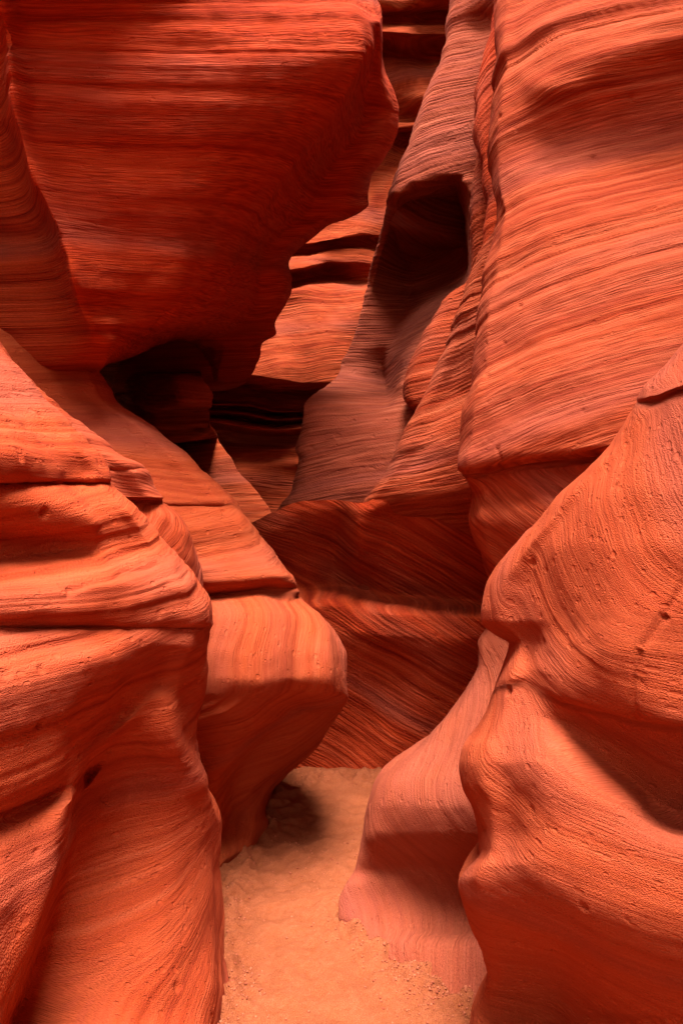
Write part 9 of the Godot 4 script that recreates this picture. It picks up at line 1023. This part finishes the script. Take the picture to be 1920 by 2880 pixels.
		[2.2,0.986,-2.2,1.94, 0.96,0.986,-2.85,0.686, 0.776,0.984,-2.86,0.522, 0.662,0.981,-2.88,0.415, 0.615,0.977,-2.9,0.367, 0.581,0.973,-2.92,0.331, 0.561,0.971,-2.934,0.309, 0.553,0.965,-2.968,0.29, 0.555,0.957,-3.01,0.278, 0.747,0.957,-3.36,0.352, 1.33,0.957,-3.91,0.713],
		[2.2,0.924,-2.2,1.901, 0.937,0.924,-2.78,0.629, 0.76,0.92,-2.8,0.472, 0.648,0.916,-2.82,0.369, 0.607,0.91,-2.85,0.321, 0.576,0.903,-2.88,0.282, 0.559,0.9,-2.897,0.26, 0.554,0.891,-2.938,0.237, 0.559,0.881,-2.99,0.219, 0.751,0.881,-3.34,0.254, 1.334,0.881,-3.89,0.547],
		[2.2,0.87,-2.2,1.858, 0.91,0.87,-2.7,0.594, 0.738,0.865,-2.72,0.444, 0.63,0.861,-2.74,0.345, 0.583,0.849,-2.79,0.281, 0.544,0.837,-2.84,0.224, 0.523,0.833,-2.857,0.198, 0.514,0.824,-2.898,0.169, 0.518,0.812,-2.95,0.146, 0.71,0.812,-3.3,0.153, 1.293,0.812,-3.85,0.393],
		[2.2,0.824,-2.2,1.805, 0.876,0.824,-2.6,0.575, 0.711,0.818,-2.62,0.435, 0.595,0.808,-2.66,0.321, 0.536,0.792,-2.72,0.239, 0.49,0.777,-2.78,0.167, 0.466,0.771,-2.801,0.136, 0.456,0.758,-2.854,0.097, 0.461,0.74,-2.92,0.061, 0.652,0.74,-3.27,0.038, 1.236,0.74,-3.82,0.22],
		[2.2,0.768,-2.2,1.757, 0.842,0.768,-2.5,0.571, 0.684,0.762,-2.52,0.439, 0.56,0.747,-2.57,0.313, 0.483,0.724,-2.65,0.203, 0.424,0.701,-2.73,0.107, 0.392,0.693,-2.754,0.067, 0.377,0.676,-2.815,0.016, 0.378,0.654,-2.89,-0.031, 0.57,0.654,-3.24,-0.074, 1.153,0.654,-3.79,0.072],
		[2.2,0.726,-2.2,1.719, 0.815,0.726,-2.42,0.576, 0.658,0.717,-2.45,0.439, 0.524,0.698,-2.51,0.3, 0.435,0.669,-2.6,0.173, 0.362,0.64,-2.69,0.057, 0.322,0.631,-2.719,0.008, 0.301,0.608,-2.791,-0.057, 0.3,0.579,-2.88,-0.118, 0.492,0.579,-3.23,-0.175, 1.075,0.579,-3.78,-0.057],
		[2.2,0.701,-2.2,1.702, 0.802,0.701,-2.38,0.579, 0.64,0.691,-2.41,0.44, 0.508,0.667,-2.48,0.295, 0.407,0.637,-2.57,0.159, 0.318,0.607,-2.66,0.031, 0.266,0.595,-2.695,-0.031, 0.236,0.566,-2.782,-0.114, 0.232,0.53,-2.89,-0.192, 0.424,0.53,-3.24,-0.252, 1.007,0.53,-3.79,-0.141],
		[2.2,0.682,-2.2,1.697, 0.788,0.682,-2.34,0.586, 0.632,0.668,-2.38,0.444, 0.49,0.644,-2.45,0.291, 0.379,0.613,-2.54,0.148, 0.283,0.581,-2.63,0.015, 0.221,0.567,-2.671,-0.059, 0.184,0.531,-2.773,-0.158, 0.176,0.487,-2.9,-0.252, 0.368,0.487,-3.25,-0.307, 0.951,0.487,-3.8,-0.188],
		[2.2,0.645,-2.2,1.69, 0.778,0.645,-2.31,0.579, 0.617,0.63,-2.35,0.432, 0.468,0.608,-2.41,0.28, 0.342,0.578,-2.49,0.133, 0.232,0.545,-2.58,-0.011, 0.173,0.529,-2.623,-0.083, 0.136,0.49,-2.729,-0.183, 0.128,0.441,-2.86,-0.279, 0.32,0.441,-3.21,-0.323, 0.903,0.441,-3.76,-0.184],
		[2.2,0.57,-2.2,1.664, 0.772,0.57,-2.29,0.548, 0.605,0.554,-2.33,0.396, 0.448,0.534,-2.38,0.244, 0.315,0.505,-2.45,0.098, 0.199,0.465,-2.55,-0.057, 0.14,0.449,-2.588,-0.127, 0.102,0.411,-2.683,-0.219, 0.092,0.363,-2.8,-0.306, 0.284,0.363,-3.15,-0.336, 0.867,0.363,-3.7,-0.172],
		[2.2,0.498,-2.2,1.639, 0.775,0.498,-2.3,0.501, 0.607,0.48,-2.34,0.347, 0.45,0.459,-2.39,0.194, 0.316,0.428,-2.46,0.047, 0.189,0.385,-2.56,-0.115, 0.128,0.371,-2.59,-0.181, 0.089,0.338,-2.666,-0.26, 0.077,0.297,-2.76,-0.33, 0.269,0.297,-3.11,-0.337, 0.852,0.297,-3.66,-0.132],
		[2.2,0.411,-2.2,1.604, 0.788,0.411,-2.34,0.44, 0.623,0.383,-2.4,0.273, 0.465,0.35,-2.47,0.106, 0.328,0.313,-2.55,-0.05, 0.185,0.276,-2.63,-0.211, 0.121,0.267,-2.648,-0.272, 0.079,0.246,-2.694,-0.332, 0.065,0.22,-2.75,-0.377, 0.257,0.22,-3.1,-0.358, 0.84,0.22,-3.65,-0.105],
		[2.2,0.323,-2.2,1.563, 0.809,0.323,-2.4,0.379, 0.641,0.289,-2.47,0.205, 0.48,0.249,-2.55,0.03, 0.338,0.21,-2.63,-0.129, 0.185,0.186,-2.68,-0.28, 0.111,0.182,-2.688,-0.344, 0.062,0.173,-2.707,-0.394, 0.045,0.161,-2.73,-0.421, 0.237,0.161,-3.08,-0.376, 0.821,0.161,-3.63,-0.08],
		[2.2,0.264,-2.2,1.533, 0.815,0.264,-2.42,0.34, 0.649,0.223,-2.5,0.162, 0.485,0.182,-2.58,-0.014, 0.325,0.147,-2.65,-0.182, 0.165,0.141,-2.66,-0.319, 0.082,0.139,-2.665,-0.389, 0.026,0.133,-2.676,-0.44, 0.008,0.126,-2.69,-0.463, 0.2,0.126,-3.04,-0.397, 0.783,0.126,-3.59,-0.064],
		[2.2,0.219,-2.2,1.509, 0.815,0.219,-2.42,0.312, 0.649,0.177,-2.5,0.134, 0.485,0.135,-2.58,-0.041, 0.316,0.103,-2.64,-0.212, 0.159,0.103,-2.64,-0.342, 0.07,0.101,-2.645,-0.418, 0.01,0.095,-2.656,-0.472, -0.01,0.087,-2.67,-0.496, 0.182,0.087,-3.02,-0.418, 0.765,0.087,-3.57,-0.062],
		[2.2,0.173,-2.2,1.482, 0.809,0.173,-2.4,0.287, 0.641,0.134,-2.47,0.112, 0.48,0.09,-2.55,-0.063, 0.311,0.062,-2.6,-0.228, 0.156,0.062,-2.6,-0.355, 0.069,0.059,-2.606,-0.431, 0.01,0.051,-2.621,-0.487, -0.009,0.04,-2.64,-0.513, 0.182,0.04,-2.99,-0.436, 0.766,0.04,-3.54,-0.083],
		[2.2,0.147,-2.2,1.455, 0.798,0.147,-2.37,0.273, 0.631,0.113,-2.43,0.103, 0.47,0.073,-2.5,-0.066, 0.305,0.044,-2.55,-0.228, 0.154,0.039,-2.56,-0.356, 0.083,0.033,-2.571,-0.42, 0.036,0.017,-2.597,-0.473, 0.02,-0.001,-2.63,-0.504, 0.212,-0.001,-2.98,-0.44, 0.795,-0.001,-3.53,-0.112],
		[2.2,0.146,-2.2,1.434, 0.775,0.146,-2.3,0.276, 0.607,0.122,-2.34,0.119, 0.45,0.093,-2.39,-0.037, 0.3,0.058,-2.45,-0.192, 0.158,0.028,-2.5,-0.335, 0.103,0.018,-2.517,-0.389, 0.067,-0.006,-2.558,-0.443, 0.056,-0.036,-2.61,-0.484, 0.248,-0.036,-2.96,-0.437, 0.831,-0.036,-3.51,-0.14],
		[2.2,0.106,-2.2,1.393, 0.734,0.106,-2.18,0.264, 0.576,0.081,-2.22,0.115, 0.429,0.042,-2.28,-0.04, 0.326,0.017,-2.32,-0.146, 0.248,-0.015,-2.37,-0.24, 0.216,-0.025,-2.385,-0.275, 0.197,-0.049,-2.423,-0.316, 0.193,-0.079,-2.47,-0.351, 0.384,-0.079,-2.82,-0.317, 0.968,-0.079,-3.37,-0.046],
		[2.2,0.07,-2.2,1.357, 0.708,0.07,-2.1,0.256, 0.558,0.036,-2.15,0.107, 0.414,0.002,-2.2,-0.039, 0.328,-0.025,-2.24,-0.133, 0.266,-0.053,-2.28,-0.209, 0.239,-0.063,-2.295,-0.241, 0.223,-0.089,-2.333,-0.28, 0.221,-0.121,-2.38,-0.316, 0.413,-0.121,-2.73,-0.292, 0.996,-0.121,-3.28,-0.041],
		[2.2,-0.091,-2.2,1.254, 0.691,-0.091,-2.05,0.175, 0.545,-0.13,-2.1,0.026, 0.403,-0.161,-2.14,-0.113, 0.318,-0.184,-2.17,-0.2, 0.257,-0.208,-2.2,-0.27, 0.23,-0.219,-2.215,-0.302, 0.215,-0.249,-2.253,-0.343, 0.214,-0.285,-2.3,-0.381, 0.405,-0.285,-2.65,-0.364, 0.989,-0.285,-3.2,-0.124],
	]},
	"rear_left": {"res": 0.03, "cols": [1, 1, 1, 1, 1, 1], "centre": [0,1.5,0], "strike": [0.00,0.00,1.00, 0.00,0.00,1.00, 0.00,0.00,1.00, 0.00,0.00,1.00, 0.00,0.00,1.00, 0.00,0.00,1.00, 0.00,0.00,1.00, 0.00,0.00,1.00, 0.00,0.00,1.00, 0.00,0.00,1.00], "net": [
		[-1.046,-0.3,-0.3,-0.33, -0.975,-0.3,0.1,-0.29, -0.86,-0.3,1,-0.2, -0.909,-0.3,2.2,-0.08, -1.095,-0.3,3.6,0.06, -0.246,-0.3,5,0.2, -0.228,-0.3,6.2,0.32],
		[-1.176,0.5,-0.3,0.47, -1.067,0.5,0.1,0.51, -1.015,0.5,1,0.6, -1.1,0.5,2.2,0.72, -1.307,0.5,3.6,0.86, -0.405,0.5,5,1, -0.365,0.5,6.2,1.12],
		[-1.34,1.1,-0.3,1.07, -1.278,1.1,0.1,1.11, -1.28,1.1,1,1.2, -1.397,1.1,2.2,1.32, -1.482,1.1,3.6,1.46, -0.535,1.1,5,1.6, -0.528,1.1,6.2,1.72],
		[-1.345,1.8,-0.3,1.77, -1.23,1.8,0.1,1.81, -1.278,1.8,1,1.9, -1.389,1.8,2.2,2.02, -1.48,1.8,3.6,2.16, -0.603,1.8,5,2.3, -0.541,1.8,6.2,2.42],
		[-1.474,2.5,-0.4,2.46, -1.423,2.5,0.05,2.505, -1.362,2.5,1,2.6, -1.542,2.5,2.2,2.72, -1.589,2.5,3.6,2.86, -0.641,2.5,5,3, -0.753,2.5,6.2,3.12],
		[-1.619,3,-0.5,2.95, -1.618,3,0,3, -1.584,3,1,3.1, -1.776,3,2.2,3.22, -1.7,3,3.6,3.36, -0.842,3,5,3.5, -1,3,6.2,3.62],
		[-1.84,3.6,-0.6,3.54, -1.816,3.6,-0.05,3.595, -1.889,3.6,1,3.7, -2.053,3.6,2.2,3.82, -1.939,3.6,3.6,3.96, -1.07,3.6,5,4.1, -1.259,3.6,6.2,4.22],
		[-1.989,4.5,-0.7,4.43, -1.997,4.5,-0.1,4.49, -2.114,4.5,1,4.6, -2.188,4.5,2.2,4.72, -2.078,4.5,3.6,4.86, -1.31,4.5,5,5, -1.452,4.5,6.2,5.12],
		[-2.174,5.3,-0.8,5.22, -2.232,5.3,-0.15,5.285, -2.285,5.3,1,5.4, -2.463,5.3,2.2,5.52, -2.216,5.3,3.6,5.66, -1.479,5.3,5,5.8, -1.73,5.3,6.2,5.92],
		[-2.355,6.2,-0.9,6.11, -2.418,6.2,-0.2,6.18, -2.564,6.2,1,6.3, -2.646,6.2,2.2,6.42, -2.453,6.2,3.6,6.56, -1.78,6.2,5,6.7, -1.862,6.2,6.2,6.82],
	]},
	"rear_right": {"res": 0.03, "cols": [1, 1, 1, 1, 1, 1], "centre": [0,1.5,0], "strike": [0.00,0.00,1.00, 0.00,0.00,1.00, 0.00,0.00,1.00, 0.00,0.00,1.00, 0.00,0.00,1.00, 0.00,0.00,1.00, 0.00,0.00,1.00, 0.00,0.00,1.00, 0.00,0.00,1.00, 0.00,0.00,1.00, 0.00,0.00,1.00, 0.00,0.00,1.00], "net": [
		[0.938,-0.3,-0.3,-0.33, 0.989,-0.3,0.1,-0.29, 1.075,-0.3,1,-0.2, 1.084,-0.3,2.2,-0.08, 0.832,-0.3,3.6,0.06, 0.312,-0.3,5,0.2, 0.459,-0.3,6.2,0.32],
		[1.085,0.5,-0.3,0.47, 1.194,0.5,0.1,0.51, 1.281,0.5,1,0.6, 1.114,0.5,2.2,0.72, 1.02,0.5,3.6,0.86, 0.519,0.5,5,1, 0.555,0.5,6.2,1.12],
		[1.379,1.1,-0.3,1.07, 1.38,1.1,0.1,1.11, 1.442,1.1,1,1.2, 1.292,1.1,2.2,1.32, 1.24,1.1,3.6,1.46, 0.766,1.1,5,1.6, 0.755,1.1,6.2,1.72],
		[1.416,1.8,-0.3,1.77, 1.429,1.8,0.1,1.81, 1.483,1.8,1,1.9, 1.259,1.8,2.2,2.02, 1.236,1.8,3.6,2.16, 0.764,1.8,5,2.3, 0.745,1.8,6.2,2.42],
		[1.448,2.5,-0.4,2.46, 1.464,2.5,0.05,2.505, 1.466,2.5,1,2.6, 1.292,2.5,2.2,2.72, 1.31,2.5,3.6,2.86, 0.844,2.5,5,3, 0.713,2.5,6.2,3.12],
		[1.458,3,-0.8,2.92, 1.539,3,-0.15,2.985, 1.427,3,1,3.1, 1.293,3,2.2,3.22, 1.352,3,3.6,3.36, 0.771,3,5,3.5, 0.712,3,6.2,3.62],
		[1.367,3.4,-1.2,3.28, 1.406,3.4,-0.35,3.365, 1.415,3.4,1,3.5, 1.206,3.4,2.2,3.62, 1.329,3.4,3.6,3.76, 0.81,3.4,5,3.9, 0.621,3.4,6.2,4.02],
		[1.22,3.9,-1.4,3.76, 1.358,3.9,-0.45,3.855, 1.337,3.9,1,4, 1.137,3.9,2.2,4.12, 1.253,3.9,3.6,4.26, 0.717,3.9,5,4.4, 0.619,3.9,6.2,4.52],
		[1.224,4.5,-1.5,4.35, 1.349,4.5,-0.5,4.45, 1.269,4.5,1,4.6, 1.09,4.5,2.2,4.72, 1.281,4.5,3.6,4.86, 0.626,4.5,5,5, 0.51,4.5,6.2,5.12],
		[1.351,5.3,-1.6,5.14, 1.374,5.3,-0.55,5.245, 1.273,5.3,1,5.4, 1.195,5.3,2.2,5.52, 1.324,5.3,3.6,5.66, 0.663,5.3,5,5.8, 0.567,5.3,6.2,5.92],
		[1.482,6.2,-1.7,6.03, 1.481,6.2,-0.6,6.14, 1.349,6.2,1,6.3, 1.348,6.2,2.2,6.42, 1.466,6.2,3.6,6.56, 0.763,6.2,5,6.7, 0.547,6.2,6.2,6.82],
		[1.66,7.5,-1.8,7.32, 1.718,7.5,-0.65,7.435, 1.499,7.5,1,7.6, 1.578,7.5,2.2,7.72, 1.677,7.5,3.6,7.86, 0.876,7.5,5,8, 0.817,7.5,6.2,8.12],
	]},
}
